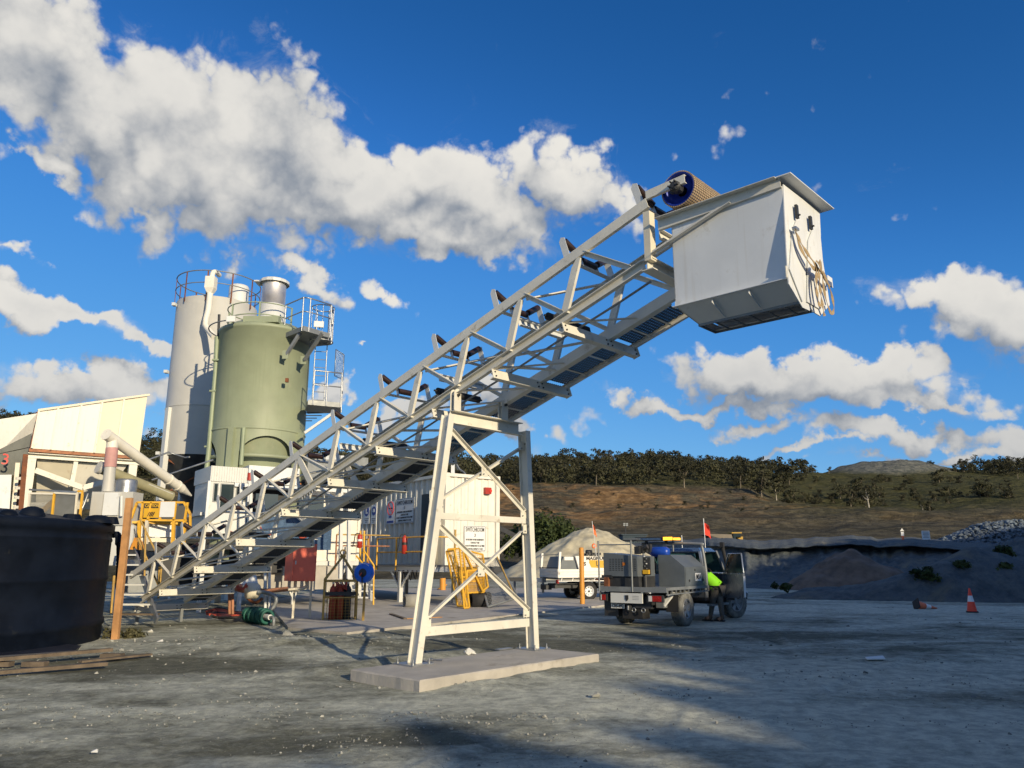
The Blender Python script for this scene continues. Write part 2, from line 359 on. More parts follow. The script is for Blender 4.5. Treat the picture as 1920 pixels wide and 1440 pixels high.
def text_part(name, body, size, origin, xd, zd, m, parent, depth=.004, align='CENTER', width=None, bold=0):
    cu = bpy.data.curves.new('t', 'FONT'); cu.body = body; cu.size = size; cu.align_x = align; cu.align_y = 'CENTER'; cu.extrude = depth; cu.resolution_u = 2; cu.offset = bold
    o = bpy.data.objects.new('t', cu); COL.objects.link(o); bpy.context.view_layer.update()
    me = bpy.data.meshes.new_from_object(o.evaluated_get(bpy.context.evaluated_depsgraph_get())); bpy.data.objects.remove(o)
    X = V3(xd).normalized(); Z = V3(zd).normalized(); N = X.cross(Z)
    off = V3(parent['_o']) if '_o' in parent else V3((0, 0, 0)); sx = 1
    if width:
        xs = [v.co.x for v in me.vertices]; sx = width/(max(xs)-min(xs))
    for v in me.vertices: v.co = V3(origin)+X*(v.co.x*sx)+Z*v.co.y+N*v.co.z-off
    me.materials.clear(); me.materials.append(MATS[m]); ob = bpy.data.objects.new(name, me); COL.objects.link(ob); ob.parent = parent; ob['_o'] = tuple(off)
    return ob
Z3 = V3((0, 0, 1))
E1 = V3((-math.sin(R(36.4)), math.cos(R(36.4)), 0)); E2 = V3((math.cos(R(36.4)), math.sin(R(36.4)), 0))   # plant axes
AXE = (E2, E1, Z3)
# ------------------------------------------------------------------ terrain
def fbm(x, y, sc, oct=5, seed=0, gain=.5):
    r = np.random.default_rng(100+seed); out = np.zeros_like(x, dtype=float); amp = 1.; f = sc; tot = 0
    for o in range(oct):
        T = r.random((64, 64)); gx = x*f+o*17.3+500; gy = y*f+o*9.1+500
        ix = np.floor(gx).astype(int); iy = np.floor(gy).astype(int); fx = gx-ix; fy = gy-iy
        fx = fx*fx*(3-2*fx); fy = fy*fy*(3-2*fy); a = T[ix % 64, iy % 64]; b = T[(ix+1) % 64, iy % 64]; c = T[ix % 64, (iy+1) % 64]; d = T[(ix+1) % 64, (iy+1) % 64]
        out += amp*((a*(1-fx)+b*fx)*(1-fy)+(c*(1-fx)+d*fx)*fy-.5); tot += amp; amp *= gain; f *= 2.03
    return out/tot*2
def grid_mesh(name, XX, YY, ZZ, material, close=False, attrs=None, **kw):
    a, b = XX.shape; co = np.stack([XX, YY, ZZ], -1).reshape(-1, 3).astype(np.float32)
    i = np.arange(a-1)[:, None]*b+np.arange(b-1)[None, :]; q = np.stack([i, i+1, i+b+1, i+b], -1).reshape(-1, 4)
    if close: j = np.arange(a-1)*b; q = np.concatenate([q, np.stack([j+b-1, j, j+b, j+2*b-1], -1)])
    me = bpy.data.meshes.new(name); me.vertices.add(len(co)); me.vertices.foreach_set('co', co.ravel())
    me.loops.add(q.size); me.loops.foreach_set('vertex_index', q.ravel().astype(np.int32)); me.polygons.add(len(q))
    me.polygons.foreach_set('loop_start', np.arange(0, q.size, 4, dtype=np.int32)); me.polygons.foreach_set('loop_total', np.full(len(q), 4, dtype=np.int32))
    me.update(calc_edges=True); me.polygons.foreach_set('use_smooth', np.ones(len(q), dtype=bool))
    if attrs:
        for k, v in attrs.items():
            at_ = me.attributes.new(k, 'FLOAT', 'POINT'); at_.data.foreach_set('value', v.ravel().astype(np.float32))
    me.materials.append(material); o = bpy.data.objects.new(name, me); COL.objects.link(o)
    for k, v in kw.items(): o[k] = v
    return o
def ground_mat():
    m = bpy.data.materials.new('ground'); m.use_nodes = True; g = NG(m.node_tree); p = m.node_tree.nodes['Principled BSDF']
    tc = g.n('ShaderNodeTexCoord').outputs['Object']
    mp = g.n('ShaderNodeMapping'); g.set(mp.inputs[0], tc); mp.inputs['Rotation'].default_value = (0, 0, R(-14)); mp.inputs['Scale'].default_value = (.55, 1.0, 1)
    big = g.noise(mp.outputs[0], .42, 6, .55, .7).outputs[0]
    trk = g.noise(mp.outputs[0], 1.7, 7, .62, .5).outputs[0]
    fine = g.noise(tc, 14, 8, .7).outputs[0]; grit = g.noise(tc, 95, 3, .6).outputs[0]
    f = g.m('ADD', g.m('MULTIPLY', big, .62), g.m('MULTIPLY', trk, .38))
    f = g.m('ADD', f, g.m('MULTIPLY', g.m('SUBTRACT', fine, .5), .22))
    at_ = g.n('ShaderNodeAttribute'); at_.attribute_name = 'dark'
    f = g.m('SUBTRACT', f, at_.outputs['Fac'])
    c = g.mix(g.ramp(f, .37, .50), (.155, .158, .118), (.36, .37, .305))
    c = g.mix(g.ramp(f, .47, .60), c, (.60, .61, .51))
    m5 = g.noise(tc, 4.5, 9, .74, .3).outputs[0]; c = g.mix(1.0, c, g.mix(g.ramp(m5, .36, .64), (.66, .67, .68), (1.12, 1.12, 1.10)), 'MULTIPLY')
    c = g.mix(g.m('MULTIPLY', g.ramp(fine, .55, .75), .35), c, (.46, .46, .42))
    c = g.mix(g.m('MULTIPLY', g.ramp(grit, .60, .75), .5), c, (.50, .50, .46))
    c = g.mix(g.m('MULTIPLY', g.ramp(grit, .42, .28), .4), c, (.09, .095, .085))
    g.set(p.inputs['Base Color'], c); p.inputs['Roughness'].default_value = .93; p.inputs['Specular IOR Level'].default_value = .2
    bp = g.n('ShaderNodeBump'); bp.inputs['Strength'].default_value = 1.0; bp.inputs['Distance'].default_value = .05
    g.set(bp.inputs['Height'], g.m('ADD', fine, g.m('MULTIPLY', grit, .45))); g.set(p.inputs['Normal'], bp.outputs[0])
    return m
def ground_h(x, y):
    h = fbm(x, y, .25, 3, 1)*.05+fbm(x*.45+y*.2, y*1.3, 1.4, 4, 2)*.022+fbm(x, y, 5, 3, 3)*.012
    r = np.hypot(x, y); h *= np.clip((60-r)/30, 0, 1)*1.0
    # keep level under what stands on it
    for (cx, cy, rr, k) in ((0, 11.5, 2.2, 1), (-10.5, 15.3, 4.2, 1), (4.9, 21.3, 2.6, .8)):
        dd = np.hypot(x-cx, y-cy); h *= 1-k*np.clip((rr+1.2-dd)/1.2, 0, 1)
    h -= .01
    h = h-np.clip((r-70)/20, 0, 1)*.7
    # earth heaped against the footing slab and the crushed heap at the left
    a = (x+.4)*.678+(y-12.2)*.735; b = (x+.4)*.735-(y-12.2)*.678
    back = np.exp(-((b+1.55)/.5)**2)*np.clip((2.6-np.abs(a+.4))/1.0, 0, 1); h += back*.07*(1+fbm(x, y, 3, 3, 8))
    frt = np.exp(-((b-1.05)/.38)**2)*np.clip((2.3-np.abs(a))/1.0, 0, 1); h += frt*.035*(1.2+fbm(x, y, 4, 3, 9))
    hp = np.exp(-(((x+4.6)/2.6)**2+((y-15.6)/1.2)**2)); h += hp*.10*(1+fbm(x, y, 2.5, 4, 10))
    return h
def build_ground():
    rr = [0.0]; r = 1.2
    while r < 60: rr.append(r); r *= 1.011
    while r < 1500: rr.append(r); r *= 1.12
    rr = np.array(rr); th = np.concatenate([np.linspace(-48, 48, 640), np.linspace(49, 311, 130)]); th = np.radians(th)
    RR, TT = np.meshgrid(rr, th, indexing='ij'); X = RR*np.sin(TT); Y = RR*np.cos(TT)
    Zz = ground_h(X, Y)
    # dark wetter earth: beyond the slab to the right, by the plant, patch at far right
    def blob(cx, cy, a, b, rot=0):
        c, s = math.cos(rot), math.sin(rot); u = (X-cx)*c+(Y-cy)*s; v = -(X-cx)*s+(Y-cy)*c; return np.exp(-((u/a)**2+(v/b)**2))
    dk = .13*blob(4.5, 17.2, 5.5, 2.0, .1)+.10*blob(-1.0, 15.5, 2.5, 1.4)+.12*blob(-5.3, 12.2, 3.2, .8)+.08*blob(-1.0, 7.6, 2.2, .5, .2)+.10*blob(6.2, 9.9, 1.3, .45)+.09*blob(-7.5, 19.5, 3, 1.5)\
        +.05*blob(1.6, 8.6, 1.0, .35)-.10*blob(-.9, 9.3, 2.6, .5, .1)-.10*blob(3.5, 10.5, 3.5, 1.6, .1)-.08*blob(13, 27, 9, 3)-.06*blob(2.5, 7.0, 3.0, .8)-.09*blob(5.0, 9.5, 4.5, 2.6)-.05*blob(9, 22, 9, 6)+.06*blob(-4, 7, 3, .7, .15)
    # tyre tracks: arcs of paired ruts
    br = fbm(X, Y, .8, 3, 90); wob = fbm(X, Y, .3, 2, 91)*.25
    for (cx, cy, Rr, w_) in ((40, -18, 46.5, 1), (-60, 30, 66, 1), (20, 60, 50, .8), (-14, -30, 40.5, 1), (9, 24, 9.5, .7), (4, 40, 27, .8), (70, 20, 64, .8)):
        rr2 = np.hypot(X-cx, Y-cy)+wob
        for o_ in (-.78, .78):
            g_ = np.exp(-((rr2-Rr-o_)/.13)**2)*np.clip(.55+br, 0, 1)*w_; e_ = np.exp(-((rr2-Rr-o_-.2)/.07)**2)*np.clip(.55+br, 0, 1)*w_; far = np.clip((45-np.hypot(X, Y))/20, 0, 1)*np.clip((np.hypot(X+.2, Y-11.8)-2.4), 0, 1)
            tread = .6+.4*np.sign(np.sin(np.arctan2(Y-cy, X-cx)*Rr*14)); dk += .045*g_*far*tread-.03*e_*far; Zz -= .014*g_*far; Zz += .012*e_*far*(1+br)
    grid_mesh('ground', X, Y, Zz, ground_mat(), close=True, attrs={'dark': dk}, kind='structure')
build_ground()

# concrete aprons (sheets laid on the ground)
def slab(name, pts, z0, z1, m='concrete', **kw):
    b = MB(); b.plate([V3((p[0], p[1], z0)) for p in pts], z1-z0, Z3)
    return b.build(name, m, None, **kw)
P0 = gp(505, 1180); pads = [gp(540, 1180), gp(650, 1190), gp(870, 1166), gp(1150, 1135), gp(1210, 1133), gp(1100, 1104), gp(620, 1105), gp(500, 1130)]
slab('pavement', [(p.x, p.y) for p in pads], -.2, .05, kind='structure')

# hillside
KX = [-900, 0, 280, 700, 900, 1200, 1400, 1500, 1600, 1750, 1920, 2300, 3000]
KD = [75, 95, 120, 150, 190, 240, 300, 350, 400, 470, 640]
KY = {75: [1094]*13, 95: [1060]*13,
 120: [1015, 1015, 1018, 1020, 1020, 1020, 1018, 1016, 1014, 1014, 1014, 1014, 1014],
 150: [980, 985, 990, 992, 992, 1000, 1000, 998, 990, 985, 980, 980, 980],
 190: [930, 935, 945, 952, 950, 955, 955, 955, 955, 955, 955, 955, 950],
 240: [870, 880, 895, 910, 912, 908, 915, 935, 938, 932, 925, 920, 915],
 300: [830, 838, 865, 890, 896, 890, 897, 905, 912, 908, 903, 900, 895],
 350: [805, 812, 850, 878, 884, 878, 885, 892, 892, 892, 894, 892, 880],
 400: [790, 795, 846, 876, 882, 876, 882, 893, 882, 880, 886, 885, 870],
 470: [800, 805, 852, 885, 892, 885, 892, 900, 888, 878, 880, 880, 870], 640: [960]*13}
def hill_z(px, D):       # px column, D distance in y
    tab = np.array([KY[d] for d in KD], float)
    i = np.clip(np.searchsorted(KD, D)-1, 0, len(KD)-2); kd = np.array(KD, float); f = np.clip((D-kd[i])/(kd[i+1]-kd[i]), 0, 1)
    fs = f*f*(3-2*f)*.5+f*.5
    kx = np.array(KX, float); j = np.clip(np.searchsorted(kx, px)-1, 0, len(kx)-2); g_ = np.clip((px-kx[j])/(kx[j+1]-kx[j]), 0, 1); g_ = g_*g_*(3-2*g_)
    y = (tab[i, j]*(1-g_)+tab[i, j+1]*g_)*(1-fs)+(tab[i+1, j]*(1-g_)+tab[i+1, j+1]*g_)*fs
    c, s = math.cos(PITCH), math.sin(PITCH); Yc = (720-y)/FPX
    return EYE+D*(s+Yc*c)/(c-Yc*s)
def hill_xy(px, D): return (px-960)/1458.0*D
def hill_at(X, Y, nz=True):
    X = np.asarray(X, float); Y = np.asarray(Y, float); px = X/np.maximum(Y, 1)*1458.+960
    z = hill_z(px, Y)
    a = np.clip((Y-110)/60, 0, 1)
    z = z+a*(fbm(X, Y, .03, 4, 21)*2.2+fbm(X, Y*1.3, .14, 4, 22)*1.0)
    return z
def hill_mat():
    m = bpy.data.materials.new('hillside'); m.use_nodes = True; g = NG(m.node_tree); p = m.node_tree.nodes['Principled BSDF']
    tc = g.n('ShaderNodeTexCoord').outputs['Object']
    n1 = g.noise(tc, .05, 7, .65, 1.0).outputs[0]; n2 = g.noise(tc, .35, 8, .7).outputs[0]; n3 = g.noise(tc, 1.8, 6, .7).outputs[0]
    mp = g.n('ShaderNodeMapping'); g.set(mp.inputs[0], tc); mp.inputs['Scale'].default_value = (.25, .25, 2.4)
    st = g.noise(mp.outputs[0], .4, 6, .6, .5).outputs[0]
    A = lambda nm: (lambda q: (setattr(q, 'attribute_name', nm), q.outputs['Fac'])[1])(g.n('ShaderNodeAttribute'))
    soil = g.mix(g.ramp(n2, .35, .65), (.062, .056, .038), (.160, .138, .090))
    soil = g.mix(g.ramp(st, .50, .62), soil, (.062, .056, .040))
    soil = g.mix(g.m('MULTIPLY', g.ramp(n3, .54, .68), .55), soil, (.20, .175, .13)); soil = g.mix(g.m('MULTIPLY', g.ramp(n3, .46, .34), .6), soil, (.035, .034, .022))
    org = g.mix(g.ramp(n2, .4, .65), (.20, .11, .045), (.48, .29, .13))
    soil = g.mix(g.m('MULTIPLY', A('orange'), g.ramp(n1, .42, .60)), soil, org)
    grs = g.mix(g.ramp(n2, .35, .65), (.042, .046, .018), (.105, .098, .042)); grs = g.mix(g.ramp(n3, .5, .7), grs, (.040, .046, .018))
    c = g.mix(g.m('ADD', A('grass'), g.m('MULTIPLY', g.m('SUBTRACT', n1, .5), .9), clamp=True), soil, grs)
    c = g.mix(A('spoil'), c, g.mix(g.ramp(n2, .4, .6), (.10, .11, .10), (.20, .20, .17)))
    g.set(p.inputs['Base Color'], c); p.inputs['Roughness'].default_value = .95; p.inputs['Specular IOR Level'].default_value = .1
    bp = g.n('ShaderNodeBump'); bp.inputs['Strength'].default_value = 1; bp.inputs['Distance'].default_value = 1.6
    g.set(bp.inputs['Height'], g.m('ADD', n2, g.m('MULTIPLY', n3, .35))); g.set(p.inputs['Normal'], bp.outputs[0])
    return m
def build_hill():
    D = np.concatenate([np.linspace(75, 130, 40), np.linspace(131, 420, 300), np.linspace(425, 640, 40)]); PX = np.linspace(-900, 3000, 760)
    DD, PP = np.meshgrid(D, PX, indexing='ij'); X = (PP-960)/1458.*DD; Zz = hill_at(X, DD)
    # mound of spoil on the right skyline
    Zz += 6.5*np.clip(1.25-np.sqrt(((PP-1690)/105)**2+((DD-395)/38)**2), 0, .7)*1.0
    f = lambda a, lo, hi: np.clip((a-lo)/(hi-lo), 0, 1)
    gr = f(PP, 1400, 1560)*f(DD, 160, 215)+f(DD, 235, 250)*.9+f(900-PP, 300, 800)*.5; gr = np.clip(gr, 0, 1)
    og = 1.2*np.exp(-((PP-990)/170)**2)*f(DD, 150, 175)*f(250-DD, 0, 25)+.9*np.exp(-((DD-208)/14)**2)*f(PP, 1150, 1300)*f(1700-PP, 0, 120)+.45*np.exp(-((DD-222)/12)**2)+.25*np.exp(-((DD-175)/10)**2)
    sp = f(1.25-np.sqrt(((PP-1690)/105)**2+((DD-395)/38)**2), 0, .25)
    grid_mesh('hillside', X, DD, Zz, hill_mat(), attrs={'grass': gr, 'orange': np.clip(og, 0, 1), 'spoil': sp}, kind='structure')
build_hill()

# pit wall on the right: a cut bank with an overhanging crest
def build_pit():
    PX = np.linspace(1130, 2300, 330); rows = [(1108, 39.5, 0), (1100, 43, .3), (1085, 46.5, 1), (1068, 49, 1), (1052, 51, 1), (1038, 52.6, 1), (1030, 53.4, .6), (1027, 52.2, .3), (1021, 53.2, .6), (1017, 56, .9), (1014, 60, .9), (1012, 67, .7), (1011, 76, 0), (1060, 84, 0)]
    # crest line: falls to the left behind the truck, rises a little right of middle
    cre = np.interp(PX, [1130, 1250, 1330, 1400, 1600, 1800, 1920, 2300], [1012, 1016, 1008, 1014, 1004, 1018, 1024, 1030])
    cre = cre+fbm(PX/40., np.zeros_like(PX), 1.0, 4, 77)*7
    XX = []; YY = []; ZZ = []
    n = 5; R2 = []
    for a, b in zip(rows[:-1], rows[1:]):
        for k in range(n): R2.append(tuple(a[i]+(b[i]-a[i])*k/n for i in range(3)))
    R2.append(rows[-1]); c, s = math.cos(PITCH), math.sin(PITCH)
    for (y, D, nz) in R2:
        w = np.clip((1108-y)/(1108-1016), 0, 1); yy = y+(cre-1012)*w
        bow = np.interp(PX, [1130, 1215, 1330, 1400, 1700, 1850, 2000, 2300], [40, 32, 9, 4, 0, -3, -7, -10])
        Dd = D+bow+fbm(PX/14, np.full_like(PX, y/9.), .35, 4, 5)*1.3*nz+fbm(PX/5., np.full_like(PX, y/40.), .5, 3, 6)*.7*nz
        q = (720-yy)/FPX; z = EYE+Dd*(s+q*c)/(c-q*s); x = (PX-960)/(1420*(c-q*s))*Dd
        XX.append(x); YY.append(Dd); ZZ.append(z)
    m = bpy.data.materials.new('pit_earth'); m.use_nodes = True; g = NG(m.node_tree); p = m.node_tree.nodes['Principled BSDF']
    tc = g.n('ShaderNodeTexCoord').outputs['Object']; n1 = g.noise(tc, .25, 6, .6, .8).outputs[0]; n2 = g.noise(tc, 1.6, 8, .7).outputs[0]
    mp = g.n('ShaderNodeMapping'); g.set(mp.inputs[0], tc); mp.inputs['Scale'].default_value = (1.2, 1.2, .2); st = g.noise(mp.outputs[0], 1.2, 5, .6, .4).outputs[0]
    cc = g.mix(g.ramp(n2, .35, .65), (.055, .072, .085), (.125, .142, .145)); cc = g.mix(g.ramp(st, .5, .66), cc, (.09, .11, .125)); cc = g.mix(g.ramp(n1, .55, .68), cc, (.17, .16, .125))
    g.set(p.inputs['Base Color'], cc); p.inputs['Roughness'].default_value = .95; bp = g.n('ShaderNodeBump'); bp.inputs['Distance'].default_value = .3; g.set(bp.inputs['Height'], n2); g.set(p.inputs['Normal'], bp.outputs[0])
    MATS['pit_earth'] = m
    grid_mesh('pit_wall', np.array(XX), np.array(YY), np.array(ZZ), m, kind='structure')
build_pit()
def heap(name, cx, cy, rx, ry, h, m, seed, rough=.12, n=70, sharp=1.0, z0=-.15, **kw):
    u = np.linspace(-1.15, 1.15, n); U, Vv = np.meshgrid(u, u, indexing='ij'); X = cx+U*rx; Y = cy+Vv*ry
    rr = np.sqrt(U**2+Vv**2)*(1+fbm(U*2, Vv*2, 1.0, 3, seed)*.15)
    z = np.clip(1-rr, -.2, 1)**1.0 if sharp == 1 else np.where(rr < 1, np.clip(1-np.clip(rr, 0, 1)**sharp, 0, 1), -(rr-1)*.5)
    z = z*h*(1+fbm(X, Y, 2.2/max(rx, 1), 3, seed+1)*.25)+fbm(X, Y, 6./max(rx, 1), 4, seed+2)*rough
    return grid_mesh(name, X, Y, z+z0, MATS[m], **kw)
# sunlit stockpile behind the ute
def stockpile():
    cx, cy = at(1110, 1040, Y=72).x, 72.0; base = 9.2; n = 120
    a = np.linspace(0, 2*math.pi, 150); r = np.linspace(0, 1.25, 60); Rr, A = np.meshgrid(r, a, indexing='ij')
    X = cx+Rr*np.cos(A)*base*1.05; Y = cy+Rr*np.sin(A)*base; rid = np.abs(np.cos(A))**2*.10
    z = (1.02-np.sqrt(Rr**2+.018)-.0).clip(-.1, 2)*5.4
    z = z+fbm(np.cos(A)*3, np.sin(A)*3, 1.6, 3, 31)*.35*Rr+fbm(X, Y, .9, 4, 32)*.30
    z -= np.clip((X-cx)/base, 0, 1)*.7*(1-Rr).clip(0, 1)
    o = grid_mesh('stockpile', X, Y, z-.25, MATS['mound_sand'])
    tag(o, 'sunlit pale sand stockpile rising behind the white ute', 'stockpile')
stockpile()
MATS['pit_mound'] = MATS['pit_earth']
for (px, py, D, rx, ry, h, sd, lab) in ((1840, 1125, 33, 6.2, 3.0, 2.0, 41, 'grey earth mound behind the upright traffic cone'), (1620, 1128, 34, 4.6, 2.2, .85, 44, 'low grey earth bank left of the fallen cone'),
        (1930, 1060, 44, 7, 5, 2.9, 47, 'steep grey earth heap at the right edge below the blue rubble')):
    q = at(px, py, Y=D); tag(heap('earth_mound', q.x, D, rx, ry, h, 'pit_mound', sd, .16, 90, 1.6), lab, 'earth mound')
# reddish-brown slope in the pit mouth
mat('brown_earth', (.145, .105, .08), .95, 0, .35, 1.2, .6, 4)
q = at(1600, 1100, Y=44); tag(heap('earth_mound', q.x, 44, 4.6, 3.0, 2.0, 'brown_earth', 50, .25, 80, 1.5), 'reddish brown earth heap at the foot of the shaded pit wall', 'earth mound')
# berm left of pit in front, low strip right of truck
# rubble pile of blue-grey rock
def rock_mesh(seed, k=1):
    r = np.random.default_rng(seed); import itertools
    pts = r.normal(size=(11, 3)); pts /= np.linalg.norm(pts, axis=1)[:, None]; pts *= r.uniform(.75, 1.1, (11, 1)); pts[:, 2] *= .7
    import bmesh
    bm = bmesh.new(); [bm.verts.new(p) for p in pts]; h = bmesh.ops.convex_hull(bm, input=bm.verts)
    bmesh.ops.delete(bm, geom=[v for v in bm.verts if not v.link_faces], context='VERTS'); bm.verts.index_update()
    V = np.array([v.co[:] for v in bm.verts]); F = [tuple(v.index for v in f.verts) for f in bm.faces]; bm.free(); return V, F
ROCKS = [rock_mesh(i) for i in range(8)]
def rock_field(name, P, S, m, sm=False, **kw):
    vs = []; fs = []; o = 0
    for i, (p, s) in enumerate(zip(P, S)):
        V, F = ROCKS[i % 8]; a = i*2.399; c, s_ = math.cos(a), math.sin(a); Q = V.copy(); Q[:, 0], Q[:, 1] = V[:, 0]*c-V[:, 1]*s_, V[:, 0]*s_+V[:, 1]*c
        vs.append(Q*s+np.array(p)); fs += [tuple(j+o for j in f) for f in F]; o += len(V)
    me = bpy.data.meshes.new(name); me.from_pydata(np.concatenate(vs).tolist(), [], fs); me.materials.append(MATS[m]); ob = bpy.data.objects.new(name, me); COL.objects.link(ob)
    for k, v in kw.items(): ob[k] = v
    return ob
def rubble():
    c = at(1880, 1030, Y=66); n = 2600; u = rng.uniform(-1, 1, n); v = rng.uniform(-1, 1, n)
    X = c.x+u*8; Y = 66+v*5; rr = np.sqrt(u**2+v**2); base = at(1800, 1034, Y=62).z
    z = base+np.clip(1.1-rr**1.6, 0, 1)*(2.25+.5*np.sin(u*3+1))-.2
    rock_field('rubble_pile', list(zip(X, Y, z)), rng.uniform(.09, .30, n), 'rubble_blue', kind='stuff', label='pile of broken blue grey rock on the pit crest at the right', category='rock pile')
    heap('rubble_base', c.x, 66, 8.4, 5.4, 2.2, 'rubble_blue', 61, .2, 60, 1.6, z0=base-.1, kind='structure')
rubble()
# ground litter: loose gravel (stuff) and stones one can pick out
def gravel():
    n = 13000; px = rng.uniform(-60, 1980, n*2); py = 1100+rng.uniform(0, 1, n*2)**.8*370
    P = []; S = []
    X = (px-960)/FPX; Yc = (720-py)/FPX; c, s = math.cos(PITCH), math.sin(PITCH); t = -EYE/(s+Yc*c); gx = X*t; gy = (c-Yc*s)*t
    cl = fbm(gx*.6+gy*.2, gy*1.6, 1.3, 4, 71)
    keep = (rng.random(n*2) < np.clip(cl*2.6+.06, .015, 1)) & (np.hypot(gx+.2, gy-11.8) > 1.0) & ~((gx > -5.6) & (gx < 4) & (gy > 17.8) & (gy < 33))
    k2 = np.exp(-(((gx+4.3)/2.8)**2+((gy-15.2)/1.6)**2))+np.exp(-(((gx-.1)/2.0)**2+((gy-9.4)/1.1)**2))*1.0
    keep &= rng.random(n*2) < np.clip(.30+k2, 0, 1)
    gx, gy = gx[keep], gy[keep]; gz = ground_h(gx, gy); k2 = k2[keep]; d = np.hypot(gx, gy)
    sz = rng.uniform(.004, .010, len(gx))*np.clip(d/9, .7, 2.0)*(1+rng.random(len(gx))**5*2.2)*(1+.4*k2)
    pale = rng.random(len(gx)) < .6
    for nm, msk, m in (('gravel', pale, 'stone_pale'), ('gravel', ~pale, 'stone_dark')):
        rock_field(nm, list(zip(gx[msk], gy[msk], gz[msk]+sz[msk]*.25)), sz[msk], m, kind='stuff', label='loose crushed stone scattered over the yard', category='gravel')
gravel()
STONES = [(283, 1186, .07, 'white_rock', 'pale lump of stone lying right of the timber post'), (300, 1207, .09, 'white_rock', 'whitish flat rock in the rubble right of the timber post'), (335, 1212, .06, 'white_rock', 'small white rock in the middle of the crushed stone'),
 (540, 1198, .16, 'stone_pale', 'large green grey boulder beside the conveyor shadow'), (575, 1200, .08, 'stone_dark', 'dark rock right of the large green grey boulder'), (380, 1210, .05, 'white_rock', 'smallest white rock near the crushed stone heap'),
 (1120, 1238, .09, 'stone_dark', 'dark clod at the right end of the footing slab'), (605, 1254, .07, 'stone_dark', 'dark clod left of the footing slab'), (1118, 1307, .06, 'stone_pale', 'yellowish stone in the damp patch in front of the slab'), (178, 1412, .035, 'white_rock', 'white chip of stone in the near left foreground')]
for i, (x, y, s, m, lab) in enumerate(STONES):
    q = gp(x, y); V, F = ROCKS[i % 8]; b = MB(); b.add([V3(v)*s*V3((1, 1, .8))[0]+V3((q.x, q.y, s*.35)) for v in V], F)
    tag(b.build('stone', m, None, loc=(q.x, q.y, 0)), lab, 'stone')
q = gp(1640, 1237); b = MB(); b.add([q+V3((-.17, -.1, .01)), q+V3((.12, -.12, .02)), q+V3((.17, .06, .05)), q+V3((-.1, .12, .015)), q+V3((-.17, -.1, .03)), q+V3((.12, -.12, .035)), q+V3((.17, .06, .06)), q+V3((-.1, .12, .03))], [(3, 2, 1, 0), (4, 5, 6, 7), (0, 1, 5, 4), (1, 2, 6, 5), (2, 3, 7, 6), (3, 0, 4, 7)])
tag(b.build('paper_sheet', 'paper', None, loc=q), 'crumpled white paper lying on the bare ground right of the truck', 'paper')

# unseen earth bank added behind the camera, shaped to throw shade over the yard
def bench():  # builds the added, unseen shade bank
    sh = V3((SUNV.x, SUNV.y, 0)).normalized(); tn = math.tan(R(SUN_EL))
    # where the edge of its shade falls, with the height of the crest that throws it
    edge = SHADE_EDGE
    P = []
    for (x, y, h) in edge: D = h/tn; P.append((x+sh.x*D, y+sh.y*D, h))
    vs = []; fs = []; sub = []
    for a, b_ in zip(P[:-1], P[1:]):
        for k in range(40): t = k/40.; sub.append(tuple(a[i]+(b_[i]-a[i])*t for i in range(3)))
    sub.append(P[-1]); n = len(sub); out = V3((sh.x, sh.y, 0))
    prof_ = [(-1.15, -.5), (-.8, .25), (-.45, .6), (-.12, .93), (0, 1), (.35, 1.0), (.8, .98), (2.4, -.2)]
    for i, (x, y, h) in enumerate(sub):
        for k, (o, z) in enumerate(prof_):
            nz = (noise.noise(V3((x*.25, y*.25, k*3.)))*.5 if k != 4 else noise.noise(V3((x*.8, y*.8, 0)))*.9+noise.noise(V3((x*2.6, y*2.6, 4)))*.45)*min(1, h/4); q = V3((x, y, 0))+out*(o*h*.8); vs.append((q.x, q.y, h*z+nz-(.4 if k in (0, 7) else 0)))
    m = len(prof_); fs = [(i*m+k, (i+1)*m+k, (i+1)*m+k+1, i*m+k+1) for i in range(n-1) for k in range(m-1)]
    b = MB(); b.add(vs, fs, 0, True); b.build('shade_bank', 'pit_earth', None, kind='structure')
SHADE_EDGE = [(-9.0, -1.0, 12.0), (-4.6, 5.0, 12), (-1.2, 6.9, 12.0), (1.4, 8.2, 12), (2.2, 10.9, 12), (2.3, 13.5, 12.), (2.9, 19.0, 12.0), (4.2, 27.0, 12.5), (10.5, 47, 14), (19.5, 66, 20), (48, 84, 24), (80, 95, 24)]
bench()  # added, unseen shade bank

# ------------------------------------------------------------------ conveyor
CA = math.radians(42.69); TH = math.radians(17.768)
DH = V3((math.cos(CA), -math.sin(CA), 0)); UU = V3((math.sin(CA), math.cos(CA), 0))
DD = V3((.699955, -.645710, .305158)); NN = V3((-.224296, .206913, .952302)); CP = V3((-1.353456, 12.427276, 4.095142))
HT, WT, LO = .796, 1.12, 1.86
def cp(s, off=0., n=0.): return CP+DD*s+UU*off+NN*n
conv = thing('conveyor', 'long inclined cream steel lattice conveyor frame rising from the plant to the hopper', 'conveyor', (cp(-10.8).x, cp(-10.8).y, 0))
S0, S1 = -12.0, 4.46
BS = [-10.97, -9.68, -8.32, -7.02, -5.70, -4.41, -2.99, -1.77, -.55, .67, 1.88, 3.06]
TS = [-10.59, -9.22, -7.89, -6.56, -5.26, -3.99, -2.57, -1.34, -.10, 1.12, 2.34, 3.54]
cs = 'cream_steel'
